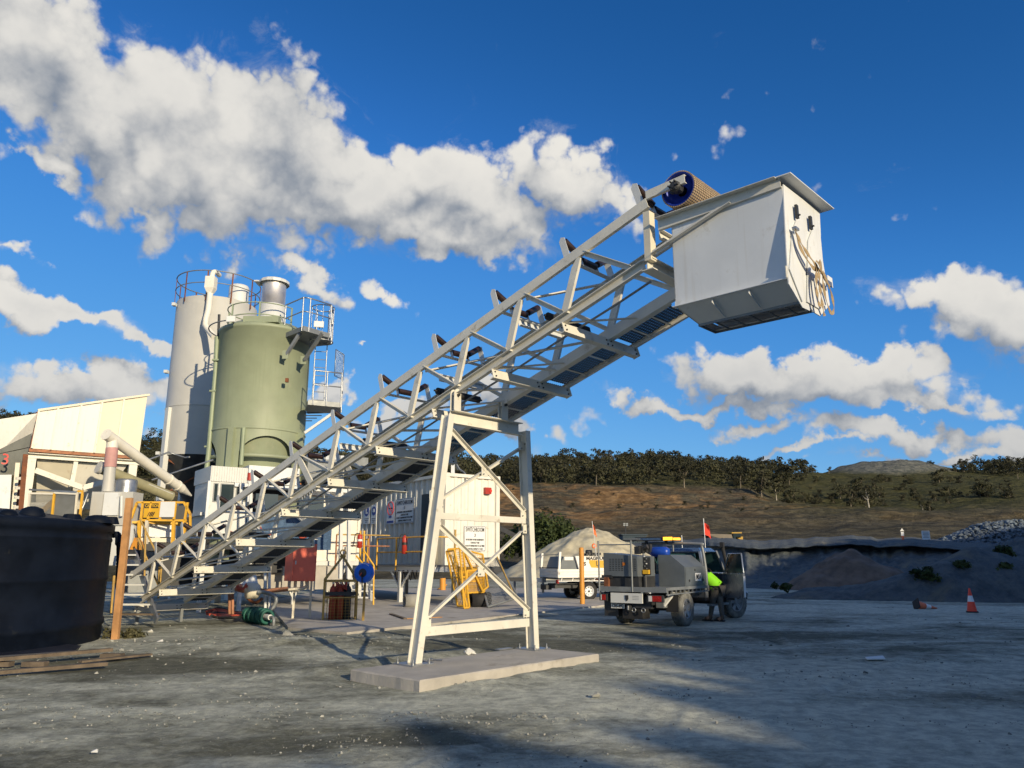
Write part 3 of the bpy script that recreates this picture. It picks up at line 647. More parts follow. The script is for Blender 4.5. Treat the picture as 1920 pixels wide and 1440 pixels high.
for side in (0, 1):
    off = 0. if side == 0 else WT; sg = 1 if side == 0 else -1
    MB().beam(cp(S0, off, HT), cp(4.83, off, HT), .06, .145, NN, 'C', .011, flip=(side == 0)).build('top_chord', cs, conv)
    MB().beam(cp(S0+.6, off, 0), cp(S1, off, 0), .075, .14 if side == 0 else .17, NN, 'C', .012, flip=(side == 1)).build('bottom_chord', cs, conv)
    for i, (b_, t_) in enumerate(zip(BS, TS)):
        p, q = cp(b_, off, .07), cp(t_, off, HT-.065); ax = (q-p).normalized()
        m = MB(); k = .16; w = .118; pe = (p+(q-p)*(1-k/(q-p).length)); m.beam(p, pe, .05, w, DD)
        # mitred upper end
        sd = UU; dn = DD-ax*DD.dot(ax); dn.normalize()
        A = [pe-dn*w/2-sd*.025, pe+dn*w/2-sd*.025, pe+dn*w/2+sd*.025, pe-dn*w/2+sd*.025]; B = [q-dn*.006-sd*.025, q+dn*w/2-sd*.025, q+dn*w/2+sd*.025, q-dn*.006+sd*.025]
        m.hexa(A, B); m.build('post', cs, conv)
        nb = BS[i+1] if i+1 < len(BS) else 4.30
        p, q = cp(t_+.12, off, HT-.06), cp(nb-.03, off, .075)
        MB().beam(p, q, .075, .075, UU*-1, 'L', .009).build('diagonal_brace', cs, conv)
# splice in the side truss with bolted plates
for off in (0., WT):
    MB().beam(cp(-3.93, off-.01, HT-.05), cp(-3.62, off-.01, .08), .03, .14, DD).build('splice_post', cs, conv)
    m = MB(); m.box(cp(-3.72, off, -.09), .62, .10, .02, (DD, UU, NN)); sp_ = m.build('splice_plate', cs, conv)
    m = MB()
    for k in range(6): m.cyl(cp(-3.95+k*.09, off-.02, -.10), cp(-3.95+k*.09, off-.02, -.15), .014, n=6)
    m.build('bolt_row', 'galvanised', sp_, kind='stuff')
# lacing in the upper and lower planes
for i in range(len(BS)-1):
    a, b_ = BS[i], BS[i+1]
    MB().beam(cp(a+.05, .03, -.03), cp(b_-.1, WT-.03, -.03) if i % 2 == 0 else cp(a+.5, WT-.03, -.03), .045, .045, NN, 'L', .007).build('lacing', cs, conv)
    if i % 2 == 1: MB().beam(cp(a+.9, .03, -.03), cp(b_, WT-.03, -.03), .045, .045, NN, 'L', .007).build('lacing', cs, conv)
    if i % 2 == 0: MB().beam(cp(TS[i]+.1, .03, HT-.10), cp(TS[i+1], WT-.03, HT-.10), .045, .045, NN, 'L', .007).build('lacing', cs, conv)
# cross bearers that stick out to carry the walkway
OS = [-11.7, -10.29, -8.48, -6.55, -4.70, -3.06, -1.54, 0.02, 1.47, 2.95]
for s_ in OS:
    r0 = cp(s_, -.05, -.14); r1 = cp(s_, LO, -.14)
    r1.z = r0.z = (r0.z+r1.z)/2
    o = MB().beam(r0, r1, .08, .16, NN, 'C', .012, flip=True).build('outrigger', cs, conv)
    m = MB()
    for f in (.03, .56, .62, .97):
        q = r0.lerp(r1, f); m.cyl(q-NN*.045+DD*-.05, q-NN*.045+DD*.06, .013, n=6)
        m.cyl(q+NN*.03-DD*.03-NN*.0, q+NN*.03+DD*.055, .013, n=6)
    m.build('bolt', 'dark_steel', o, kind='stuff')
    m = MB(); q = r1; m.box(q+UU*.006, .13, .012, .15, (DD, UU, NN)); m.build('end_cleat', cs, o)
    # stay from the bearer up to the side frame
    MB().beam(cp(s_+.06, .05, -.05), cp(s_+.62, WT-.05, -.02), .035, .035, NN, 'L', .006).build('stay', cs, conv)
MB().beam(cp(-11.7, LO-.02, -.02), cp(3.15+.95, LO-.02, -.02), .05, .09, NN, 'C', .008).build('walkway_stringer', cs, conv)
MB().beam(cp(-11.7, WT+.10, -.02), cp(4.1, WT+.10, -.02), .05, .09, NN, 'C', .008).build('walkway_stringer', cs, conv)
# expanded metal: real strands, one panel per bay
def exp_mesh(s0, s1, o0, o1, lz, py_=.055, px_=.115, w=.019, t=.004):
    m = MB(); nr = int((o1-o0)/py_); nc = int((s1-s0)/px_)
    for r_ in range(nr):
        for c_ in range(nc):
            x = s0+c_*px_; y = o0+r_*py_
            for (xa, ya, xb, yb) in ((x, y+py_/2, x+px_/2, y), (x+px_/2, y, x+px_, y+py_/2), (x, y+py_/2, x+px_/2, y+py_), (x+px_/2, y+py_, x+px_, y+py_/2)):
                if (ya+yb)/2 > y+py_/2 and r_ < nr-1 and False: continue
                p, q = cp(xa, ya, lz), cp(xb, yb, lz); s_ = UU*(w/2)
                m.add([p-s_+NN*.012, q-s_+NN*.012, q+s_, p+s_], [(0, 1, 2, 3)])
    return m
ms = OS+[4.1]
for a, b_ in zip(ms[:-1], ms[1:]):
    exp_mesh(a+.04, b_-.02, WT+.12, LO-.04, .0).build('walkway_mesh', 'walk_mesh', conv, kind='stuff')
    m = MB()
    for k in range(1, 3): q = a+(b_-a)*k/3.; m.beam(cp(q, WT+.1, -.03), cp(q, LO-.03, -.03), .03, .03, NN, 'L', .005)
    m.build('mesh_support', cs, conv, kind='stuff')
# idler sets: three rollers in a trough, on a cross channel
IS = [-10.5, -9.06, -7.26, -5.73, -4.18, -2.67, -1.14, .38, 1.86, 3.36, 4.72]
for k, s_ in enumerate(IS):
    b0 = HT+.04
    f = MB().beam(cp(s_, .02, b0+.0), cp(s_, WT-.02, b0), .07, .05, NN, 'L', .008).build('idler_set', 'pale_steel', conv)
    for sg, c0 in ((1, .36), (-1, WT-.36)):
        lo = cp(s_+.02, c0, b0+.13); hi = cp(s_+.02, c0-sg*.33, b0+.33)
        m = MB(); m.cyl(lo.lerp(hi, .03), lo.lerp(hi, .97), .052, n=14); m.cyl(lo, hi, .015, n=8); m.build('wing_roller', 'roller', f)
        q = cp(s_, c0-sg*.36, b0); m = MB()
        m.plate([q-DD*.05, q+DD*.06, q+DD*.06+NN*.35, q-DD*.0+NN*.385, q-DD*.05+NN*.33], .008, UU); m.build('roller_bracket', 'pale_steel', f)
    m = MB(); m.cyl(cp(s_, .385, b0+.10), cp(s_, WT-.385, b0+.10), .052, n=14); m.build('centre_roller', 'roller', f)
    for o in (.365, WT-.365): MB().beam(cp(s_, o, b0), cp(s_, o, b0+.14), .012, .05, DD).build('roller_bracket', 'pale_steel', f)
for s_ in (-7.1, -4.0, -1.95, .15, 2.7):
    m = MB(); m.cyl(cp(s_, .07, HT*.30), cp(s_, WT-.07, HT*.30), .06, n=16); m.cyl(cp(s_, .0, HT*.30), cp(s_, WT, HT*.30), .018, n=8); m.build('return_roller', 'rubber', conv)
for s_ in (.30, -2.6, 2.2): MB().beam(cp(s_, .03, HT*.52), cp(s_, WT-.03, HT*.52), .05, .12, NN, 'C', .008).build('cross_channel', 'pale_steel', conv)
# cable conduit under the far chord
m = MB(); m.tube([cp(s_, WT*.35, -.04+.006*math.sin(s_*3)) for s_ in np.arange(-5, 4.3, .3)], .018, 6); m.build('conduit', 'grey_steel', conv)
# head end
HEADC = V3((1.8212, 9.4986, 5.5305))
e0 = (HEADC-CP).dot(DH); 
def hp(dh, off, z): return V3((CP.x, CP.y, 0))+DH*dh+UU*off+Z3*z
for off in (-.02, WT+.02):
    MB().beam(hp(e0+.05, off, 5.47), hp(e0+.05, off, 6.17), .13, .10, DH, 'box').build('head_post', 'rusty_cream', conv)
    MB().beam(hp(e0+.10, off-.07 if off < 0 else off+.07, 5.56), hp(e0+1.25, off-.07 if off < 0 else off+.07, 5.915), .06, .06, Z3, 'L', .008).build('head_brace', cs, conv)
m = MB().beam(hp(e0+.02, -.06, 5.43), hp(e0+.02, WT+.08, 5.43), .18, .16, Z3, 'I', .014).build('end_beam', cs, conv)
m = MB().beam(hp(e0+.16, .1, 5.86), hp(e0+.16, WT-.1, 5.86), .07, .12, Z3, 'C', .01).build('cross_channel', cs, conv)
for off in (0., WT): 
    MB().beam(hp(e0+.02, off, 6.44), hp(e0+.62, off, 6.475), .05, .12, Z3, 'C', .01, flip=off < .1).build('pulley_plate', cs, conv)
# drive pulley with lagging
PC = V3((2.238, 9.250, 6.376)); pr = .247; po = (PC-CP).dot(UU); pd = (PC-CP).dot(DH); pz = PC.z+.03
c0 = hp(pd, .05, pz); c1 = hp(pd, WT-.05, pz)
ax = (DH, Z3, UU)
m = MB(); m.lathe(c0, [(pr-.012, 0), (pr-.012, (c1-c0).length)], 40, ax=ax); m.lathe(c0, [(pr-.012, 0), (pr-.03, 0), (pr-.035, .10), (.07, .12)], 40, ax=ax); m.lathe(c1, [(pr-.012, 0), (pr-.03, 0), (pr-.035, -.10), (.07, -.12)], 40, ax=ax)
pul = m.build('drive_pulley', 'pulley_blue', conv)
m = MB(); L_ = (c1-c0).length; na = 48; nl = 22
for i in range(na):
    t0 = 2*math.pi*i/na; t1 = 2*math.pi*(i+.72)/na
    for j in range(nl):
        z0 = L_*j/nl+.003; z1 = L_*(j+.78)/nl; r0, r1 = pr-.011, pr+.006; V = []
        for r_ in (r0, r1):
            for t, z in ((t0, z0), (t1, z0), (t1, z1), (t0, z1)): V.append(c0+(DH*math.cos(t)+Z3*math.sin(t))*r_+UU*z)
        m.add(V, [(4, 5, 6, 7), (0, 1, 5, 4), (1, 2, 6, 5), (2, 3, 7, 6), (3, 0, 4, 7)])
m.build('lagging', 'lagging', pul, kind='stuff')
m = MB(); m.cyl(c0-UU*.14, c1+UU*.14, .035, n=12); m.lathe(c0-UU*.0, [(.0, -.13), (.03, -.13), (.075, -.10), (.085, -.02), (.06, .05)], 20, ax=ax)
for k in range(6): a_ = k*math.pi/3; m.cyl(c0+(DH*math.cos(a_)+Z3*math.sin(a_))*.062-UU*.15, c0+(DH*math.cos(a_)+Z3*math.sin(a_))*.062, .012, n=6)
m.build('shaft', 'dark_steel', pul, kind='stuff')
for off in (.0, WT): MB().box(hp(pd, off, pz-.02), .15, .06, .11, (DH, UU, Z3)).build('bearing_housing', 'dark_steel', pul)
# tail frame standing on the ground
for s_ in (-11.6,):
    for off in (.0, WT):
        q = cp(s_, off, -.2); 
        if q.z > .1: MB().beam(q, (q.x, q.y, .03), .07, .07, DH, 'box').build('tail_leg', 'grey_steel', conv)

# ------------------------------------------------------------------ discharge hopper at the head
z1 = 5.915; zb = 4.78; lx = hp(0, 0, 0)
dR = (V3((3.2081, 8.2192, 0))-CP).dot(DH); dL = (V3((2.108, 9.2341, 0))-CP).dot(DH); o0, o1 = -.02, 1.10
hop = thing('discharge_hopper', 'boxy white steel discharge hopper hanging at the high end of the conveyor', 'hopper', hp((dL+dR)/2, (o0+o1)/2, zb))
H_ = lambda a, o, z: hp(dL+(dR-dL)*a, o, z)
w_ = dR-dL
m = MB(); m.hexa([H_(0, o0, zb), H_(1, o0, zb), H_(1, o0, z1), H_(0, o0, z1)], [H_(0, o0+.01, zb), H_(1, o0+.01, zb), H_(1, o0+.01, z1), H_(0, o0+.01, z1)]); m.build('side_panel', 'chute_white', hop)
m = MB(); m.hexa([H_(0, o1-.01, zb), H_(1, o1-.01, zb), H_(1, o1-.01, z1), H_(0, o1-.01, z1)], [H_(0, o1, zb), H_(1, o1, zb), H_(1, o1, z1), H_(0, o1, z1)]); m.build('side_panel', 'chute_white', hop)
# end panel: shaped plate that runs below the box, with wings
g_ = .06; zc = 4.22
P = [(o0-.03, z1+.02), (o1+.03, z1+.02), (o1+.02, 5.62), (o1+.07, 5.50), (o1+.05, 5.0), (o1+.08, 4.45), (o1-.03, zc), (o1-.20, zc+.01), (o1-.30, zc+.09), (o1-.33, zc+.005), (.20, zc+.06), (o0-.09, 4.66), (o0-.07, 5.0), (o0-.02, 5.30)]
PD = H_(1, 0, 0)
def pe(x, y, d=0.):
    r = pxdir(x, y); q = PD+DH*d; t = (q-V3((0, 0, EYE))).dot(DH)/r.dot(DH); return V3((0, 0, EYE))+r*t
pts = [pe(x, y)+DH*.002 for x, y in ((1466.5, 346), (1535, 399), (1537, 440), (1537, 447), (1541, 490), (1554, 572), (1536, 593), (1521, 584), (1518, 576), (1516, 583), (1503, 577), (1477, 533), (1475, 512), (1473, 480))]; cen = pe(1508, 470)
m = MB(); n_ = len(pts); vs = pts+[p+DH*.012 for p in pts]+[cen, cen+DH*.012]
m.add(vs, [(i, 2*n_, (i+1) % n_) for i in range(n_)]+[(n_+i, n_+(i+1) % n_, 2*n_+1) for i in range(n_)]+[(i, (i+1) % n_, n_+(i+1) % n_, n_+i) for i in range(n_)]); m.build('end_panel', 'chute_white', hop)
# access flaps standing proud of the end panel
for (oa, ob) in ((((1479, 505), (1484, 440), (1491, 415), (1499, 414), (1508, 452), (1509, 560), (1503, 566)), 0), (((1514, 452), (1522, 430), (1532, 428), (1537, 445), (1541, 500), (1549, 570), (1536, 580), (1512, 566)), 0)):
    q = [pe(x, y, .02) for x, y in oa]
    m = MB(); m.plate(q, .012, DH); m.build('flap', 'chute_white', hop)
for o in (.24, .66):
    m = MB(); m.box(H_(1, o, 5.66)+DH*.05, .03, .055, .17, (DH, UU, Z3)); m.cyl(H_(1, o, 5.61)+DH*.05, H_(1, o, 5.61)+DH*.09, .012, n=8); m.build('latch', 'dark_steel', hop)
m = MB(); m.hexa([H_(0, o0, zb), H_(0, o1, zb), H_(0, o1, z1), H_(0, o0, z1)], [H_(0, o0, zb)+DH*.01, H_(0, o1, zb)+DH*.01, H_(0, o1, z1)+DH*.01, H_(0, o0, z1)+DH*.01]); m.build('back_panel', 'chute_white', hop)
# collar and tapered outlet
for off, sg in ((o0, -1), (o1, 1)):
    m = MB(); m.beam(H_(0, off+sg*.045, zb-.005), H_(1, off+sg*.045, zb-.005), .085, .09, Z3, 'L', .01, flip=sg > 0); m.build('collar', 'chute_white', hop)
zt = zb-.05; z2 = 4.56; z3 = 4.53
oi0, oi1 = .27, .70
m = MB(); m.hexa([H_(0.02, o0-.04, zt), H_(1, o0-.04, zt), H_(1, oi0, z2), H_(.1, oi0, z2)], [H_(0.02, o0-.03, zt+.01), H_(1, o0-.03, zt+.01), H_(1, oi0+.01, z2+.01), H_(.1, oi0+.01, z2+.01)])
m.hexa([H_(0.02, o1+.04, zt), H_(1, o1+.04, zt), H_(1, oi1, z2), H_(.1, oi1, z2)], [H_(0.02, o1+.03, zt+.01), H_(1, o1+.03, zt+.01), H_(1, oi1-.01, z2+.01), H_(.1, oi1-.01, z2+.01)])
m.hexa([H_(0.02, o0-.04, zt), H_(.02, o1+.04, zt), H_(.1, oi1, z2), H_(.1, oi0, z2)], [H_(0.035, o0-.04, zt), H_(.035, o1+.04, zt), H_(.115, oi1, z2), H_(.115, oi0, z2)])
m.build('tapered_outlet', 'pale_steel', hop)
for a in (.36, .68):
    m = MB(); m.plate([H_(a, o0-.05, zt-.01), H_(a, oi0-.01, z2-.01), H_(a, oi0-.09, z2-.0), H_(a, o0-.08, zt-.06)], .01, DH); m.build('stiffener', 'pale_steel', hop)
m = MB()
for off in (oi0, oi1): m.hexa([H_(.1, off, z3), H_(1, off, z3), H_(1, off, z2), H_(.1, off, z2)], [H_(.1, off+.012, z3), H_(1, off+.012, z3), H_(1, off+.012, z2), H_(.1, off+.012, z2)])
m.hexa([H_(.1, oi0, z3), H_(.1, oi1, z3), H_(.1, oi1, z2), H_(.1, oi0, z2)], [H_(.112, oi0, z3), H_(.112, oi1, z3), H_(.112, oi1, z2), H_(.112, oi0, z2)])
m.build('outlet_frame', 'grey_steel', hop)
for a in (.25, .4, .55, .7, .85):
    m = MB(); m.box(H_(a, (oi0+oi1)/2, (z3+z2)/2), .012, oi1-oi0-.03, z2-z3-.01, (DH, UU, Z3)); m.build('grid_bar', 'grey_steel', hop)
# roof: flange channels and the flat plate overhanging the end
m = MB(); zr = z1+.075
m.beam(H_(-.12, o0-.015, z1+.01), H_(1.0, o0-.015, z1+.045), .05, .14, Z3, 'C', .01, flip=True); m.build('top_channel', cs, hop)
m = MB(); m.beam(H_(-.12, o1+.015, z1+.01), H_(1.0, o1+.015, z1+.045), .05, .14, Z3, 'C', .01); m.build('top_channel', cs, hop)
m = MB(); m.plate([at(1452, 334, z=zr+.013), at(1482, 324, z=zr+.013), at(1564, 392, z=zr+.013), at(1534, 401, z=zr+.013)], .012, Z3); m.build('roof_plate', 'chute_white', hop)
m = MB(); m.plate([H_(.35, o0-.02, zr+.006), H_(.977, o0-.02, zr+.006), H_(.977, o1+.02, zr+.006), H_(.35, o1+.02, zr+.006)], .01, Z3); m.build('roof_plate', 'pale_steel', hop)
m = MB(); m.plate([H_(-.12, o0-.13, zr+.004), H_(.978, o0-.13, zr+.004), H_(.978, o0+.02, zr+.004), H_(-.12, o0+.02, zr+.004)], .008, Z3); m.build('top_flange', cs, hop)
m = MB(); m.box(H_(1, o0-.05, zb+.03)+DH*.0, .012, .10, .14, (DH, UU, Z3)); m.build('corner_cleat', cs, hop)
# webbing strap knotted through the flap handles
st = MB(); X0 = H_(1, 0, 0)+DH*.075
def sp(o, z, d=0.): return V3((X0.x, X0.y, 0))+UU*o+Z3*z+DH*d
def ribbon(mb, pts, w, t=.004, nrm=None):
    pts = [V3(p) for p in pts]; L = []; 
    for i, p in enumerate(pts):
        a = (pts[min(i+1, len(pts)-1)]-pts[max(i-1, 0)]).normalized(); s_ = a.cross(nrm or DH).normalized(); tw = math.sin(i*1.1)*.3; s_ = (s_*math.cos(tw)+DH*math.sin(tw))
        L += [p-s_*w/2, p+s_*w/2, p+s_*w/2+DH*t, p-s_*w/2+DH*t]
    n = len(pts); fs = [(i*4+k, i*4+(k+1) % 4, i*4+4+(k+1) % 4, i*4+4+k) for i in range(n-1) for k in range(4)]+[(0, 1, 2, 3), (n*4-4, n*4-3, n*4-2, n*4-1)]
    mb.add(L, fs, 0, False)
def curve(pts, n=22):
    out = []; P = [V3(p) for p in pts]
    for i in range(n+1):
        t = i/n*(len(P)-1); k = min(int(t), len(P)-2); f = t-k; p0 = P[max(k-1, 0)]; p1 = P[k]; p2 = P[k+1]; p3 = P[min(k+2, len(P)-1)]
        out.append(.5*((2*p1)+(p2-p0)*f+(2*p0-5*p1+4*p2-p3)*f*f+(3*p1-3*p2+p3-p0)*f**3))
    return out
ribbon(st, curve([sp(.07, 5.33), sp(.14, 5.14, .02), sp(.40, 4.98, .04), sp(.62, 5.0, .05), sp(.82, 4.93, .03), sp(1.0, 4.90, .01)]), .05)
ribbon(st, curve([sp(.07, 5.36), sp(.16, 5.19, .03), sp(.42, 5.03, .06), sp(.62, 4.97, .06)]), .045)
ribbon(st, curve([sp(.48, 5.0, .06), sp(.43, 4.75, .05), sp(.46, 4.55, .05), sp(.52, 4.52, .05)]), .05)
ribbon(st, curve([sp(.5, 5.0, .07), sp(.52, 4.7, .06), sp(.6, 4.42, .05)]), .05)
ribbon(st, curve([sp(.60, 4.98, .07), sp(.66, 4.7, .06), sp(.82, 4.52, .05), sp(.95, 4.60, .05), sp(.86, 4.82, .06), sp(.66, 5.0, .06)], 26), .045)
for k in range(5): ribbon(st, curve([sp(.42+k*.03, 5.06, .08), sp(.50, 4.99+.02*k, .10), sp(.58-k*.01, 4.93, .08)], 8), .04)
strap = st.build('strap', 'strap', None, loc=sp(.5, 4.9)); tag(strap, 'tan webbing strap knotted round the flaps of the discharge hopper', 'strap')
m = MB(); m.box(sp(.09, 5.38, .0), .05, .10, .03, (DH, UU, Z3)); m.box(sp(1.0, 4.95, .01), .02, .14, .06, (DH, UU, Z3)); m.build('buckle', 'galvanised', strap)
m = MB(); m.box(sp(1.15, 5.03, -.03), .008, .16, .13, (DH, UU, Z3)); m.build('tab', 'chute_white', hop)

# ------------------------------------------------------------------ support trestle on its footing
TL = V3((-1.41478, 11.48811, 0))
def tp(u, z, d=0.): return TL+UU*u+DH*d+Z3*z
# footing
C1 = V3((-1.15, 10.03, 0)); F0 = -UU*.0
cor = [C1, C1+UU*3.74, C1+UU*3.74-DH*1.44, C1-DH*1.44]
m = MB(); N_ = 26; prng = random.Random(3)
def edge(p, q, k): return [p.lerp(q, i/k)+V3((prng.uniform(-.006, .006), prng.uniform(-.006, .006), 0)) for i in range(k)]
ol = edge(cor[0], cor[1], 30)+edge(cor[1], cor[2], 12)+edge(cor[2], cor[3], 30)+edge(cor[3], cor[0], 12); n_ = len(ol); c_ = sum(ol, V3((0, 0, 0)))/n_
ins = [p+(c_-p).normalized()*.02 for p in ol]
vs = [(p.x, p.y, -.2) for p in ol]+[(p.x, p.y, .125+prng.uniform(-.004, .004)) for p in ol]+[(p.x, p.y, .14) for p in ins]
m.add(vs, [(i, (i+1) % n_, n_+(i+1) % n_, n_+i) for i in range(n_)]+[(n_+i, n_+(i+1) % n_, 2*n_+(i+1) % n_, 2*n_+i) for i in range(n_)]+[tuple(range(2*n_, 3*n_))])
tag(m.build('footing_slab', 'concrete', None, loc=c_), 'low rectangular concrete footing slab under the support trestle', 'concrete slab')
tr = thing('trestle', 'cream steel A shaped support trestle with crossed bracing under the conveyor', 'trestle', tp(1.2, .14))
ps = 'cream_steel'
MB().beam(tp(.02, .155), tp(.575, 3.86), .115, .19, DH, 'I', .012).build('leg', ps, tr)
MB().beam(tp(2.60, .155), tp(2.40, 3.82), .115, .19, DH, 'I', .012).build('leg', ps, tr)
MB().beam(tp(.665, 3.84), tp(2.31, 3.84), .12, .22, Z3, 'C', .012).build('head_beam', ps, tr)
for (ua, ub, z, h) in ((.42, 2.40, 2.26, .10), (.19, 2.48, .58, .13)): MB().beam(tp(ua, z), tp(ub, z), .07, h, Z3, 'box').build('cross_beam', ps, tr)
for k, (a, b_) in enumerate((((.62, 3.62), (2.36, 2.42)), ((.43, 2.48), (2.34, 3.50)), ((.44, 2.10), (2.46, .78)), ((.24, .72), (2.38, 2.06)))):
    dd = .035 if k % 2 == 0 else -.04
    MB().beam(tp(*a, dd), tp(*b_, dd), .065, .065, DH, 'L', .009).build('brace', ps, tr)
# gusset plates and bolts where the braces meet
for (u_, z_) in ((.60, 3.60), (2.36, 3.55), (.44, 2.36), (2.38, 2.38), (.40, 2.14), (2.44, 2.12), (.24, .72), (2.44, .74), (1.42, 3.02), (1.36, 1.42)):
    gp_ = MB().box(tp(u_, z_, .0), .012, .15, .15, (DH, UU, Z3)).build('gusset', ps, tr)
    m = MB()
    for (a, b_) in ((-.04, -.04), (.04, .04)): m.cyl(tp(u_+a, z_+b_, .005), tp(u_+a, z_+b_, .03), .012, n=6)
    m.build('bolt', 'galvanised', gp_, kind='stuff')
for u_, yaw in ((.0, 0), (2.61, 0)):
    bp_ = MB().box(tp(u_, .1505), .44, .40, .02, (DH, UU, Z3)).build('base_plate', 'galvanised', tr)
    for i in (-1, 1):
        for j in (-1, 1):
            m = MB(); q = tp(u_+j*.15, .16, i*.17); m.cyl(q, q+Z3*.07, .011, n=8); m.cyl(q, q+Z3*.022, .022, n=6); m.build('anchor_bolt', 'galvanised', bp_)
for u_ in (.73+.0, .73+WT):
    for d_ in (-.045, .045):
        m = MB(); q = tp(u_, 3.95, d_)
        prf = [(-.075, 0), (.075, 0), (.075, .28)]+[(.075*math.cos(t), .28+.075*math.sin(t)) for t in np.linspace(0, math.pi, 8)[1:-1]]+[(-.075, .28)]
        m.plate([q+UU*a+Z3*b_ for a, b_ in prf], .012, DH); m.build('pivot_plate', ps, tr)
    m = MB(); m.cyl(tp(u_, 4.20, -.09), tp(u_, 4.20, .10), .022, n=10); m.build('pivot_pin', 'dark_steel', tr)
for (x, y, a) in ((802, 1241, .5), (819, 1237, .4)):
    q = gp(x, y, .16); m = MB(); dr = V3((math.cos(a), -math.sin(a)*.9, 0)).normalized(); m.cyl(q-dr*.09, q+dr*.09, .012, n=8); m.cyl(q-dr*.10, q-dr*.07, .026, n=6)
    tag(m.build('anchor_bolt', 'galvanised', None, loc=q), 'loose galvanised anchor bolt lying %s the left foot of the trestle' % ('next to' if x < 810 else 'farther right of'), 'bolt')
q = gp(881, 1228, .14); m = MB(); V, F = ROCKS[3]
m.add([V3(v)*.085+q+V3((0, 0, .05)) for v in V], F); V, F = ROCKS[5]; m.add([V3(v)*.06+q+V3((-.05, .02, .05)) for v in V], F); m.add([V3(v)*.055+q+V3((.06, -.01, .04)) for v in V], F)
tag(m.build('white_lump', 'white_rock', None, loc=q), 'crumpled whitish lump lying in the middle of the footing slab', 'rock')
q = gp(945, 1218, .142); m = MB(); m.box(q+V3((0, 0, .012)), .34, .10, .015, (UU, DH, Z3)); tag(m.build('packing_plate', 'galvanised', None, loc=q), 'flat grey steel packing plate left of the right trestle foot', 'plate')
# ------------------------------------------------------------------ silos
def rail_ring(par, c, r, z, h, n, m, mpost, a0=0, a1=2*math.pi, mid=True):
    full = abs(a1-a0-2*math.pi) < 1e-6
    MB().ring(V3((c.x, c.y, z+h)), r, .024, 48, a0, a1).build('top_rail', m, par)
    if mid: MB().ring(V3((c.x, c.y, z+h*.5)), r, .02, 48, a0, a1).build('mid_rail', m, par)
    for i in range(n):
        t = a0+(a1-a0)*i/(n if full else n-1); q = V3((c.x+r*math.cos(t), c.y+r*math.sin(t), 0))
        MB().beam(q+Z3*(z-.25), q+Z3*(z+h), .055, .02, V3((math.cos(t), math.sin(t), 0))).build('rail_post', mpost, par)
# white silo
Yw = 31.0; cw = at(402, 640, Y=Yw); cw.z = 0; Rw = 1.62
zwt = at(402, 553, Y=Yw-Rw).z; zwb = at(372, 851, Y=Yw-Rw).z
ws = thing('silo', 'tall white cement silo with a rusty top railing, behind and left of the green silo', 'silo', cw)
m = MB(); m.lathe(cw, [(Rw, zwb), (Rw, zwb+1.95)], 64); m.build('lower_shell', 'silo_white', ws)
m = MB(); m.lathe(cw, [(Rw+.012, zwb+1.95), (Rw+.02, zwb+1.97), (Rw, zwb+2.0), (Rw, zwt-.02), (Rw-.02, zwt)], 64); m.build('shell', 'silo_white', ws)
m = MB(); m.lathe(cw, [(0, zwt+.25), (Rw-.02, zwt)], 64); m.build('roof', 'silo_white', ws)
m = MB(); m.lathe(cw, [(Rw-.02, zwb+.03), (.3, zwb-2.3), (.28, zwb-2.5)], 48); m.lathe(cw, [(Rw-.01, zwb+.05), (Rw-.03, zwb-.02)], 48); m.build('cone', 'dark_steel', ws)
for t in (-2.25, -.6, .9, 2.4):
    q = cw+V3((math.cos(t), math.sin(t), 0))*(Rw+.02)
    MB().beam(q+Z3*0, q+Z3*(zwb+1.9 if t == -.6 or t == -2.25 else zwb+.6), .26, .20, V3((math.cos(t), math.sin(t), 0))).build('column', 'pale_steel', ws)
for a, b_ in (((-2.25, zwb-.1), (-.6, zwb-1.5)), ((-.6, zwb-.1), (-2.25, zwb-1.6))):
    p = cw+V3((math.cos(a[0]), math.sin(a[0]), 0))*Rw+Z3*a[1]; q = cw+V3((math.cos(b_[0]), math.sin(b_[0]), 0))*Rw+Z3*b_[1]
    MB().beam(p, q, .06, .06, Z3).build('brace', 'rust', ws)
rail_ring(ws, cw, Rw+.08, zwt, 1.05, 11, 'grey_steel', 'rust', .25, .25+2*math.pi)
q = cw+V3((.75, .3, 0)); m = MB(); m.lathe(q, [(.42, zwt), (.42, zwt+1.0), (.38, zwt+1.08), (0, zwt+1.15)], 28); m.build('filter_unit', 'pale_steel', ws)
# delivery pipe with a square elbow box, down between the silos
pz0 = at(405, 510, Y=29.3).z; pa = at(396, 520, Y=29.25); pb = at(405, 520, Y=29.25)
m = MB(); pts = curve([at(411, 516, Y=29.9), at(405, 510, Y=29.5), at(399, 512, Y=29.3), at(397, 525, Y=29.2)], 10); m.tube(pts, .10, 12); m.build('pipe_bend', 'white_pipe', ws)
m = MB(); a_ = at(396.5, 520, Y=29.2); b_ = at(395, 541, Y=29.2); c_ = at(394, 550, Y=29.2)
m.box((a_+b_)/2, .38, .34, (a_-b_).length, ); m.hexa([b_+V3((-.19, -.17, 0)), b_+V3((.19, -.17, 0)), b_+V3((.19, .17, 0)), b_+V3((-.19, .17, 0))], [c_+V3((-.1, -.1, 0)), c_+V3((.1, -.1, 0)), c_+V3((.1, .1, 0)), c_+V3((-.1, .1, 0))]); m.build('elbow_box', 'white_pipe', ws)
m = MB(); m.tube([c_, at(391, 580, Y=29.1), at(386, 600, Y=29.0), at(385, 610, Y=29), at(390, 618, Y=28.9), at(402, 632, Y=28.4)], .12, 12); m.build('pipe', 'white_pipe', ws)
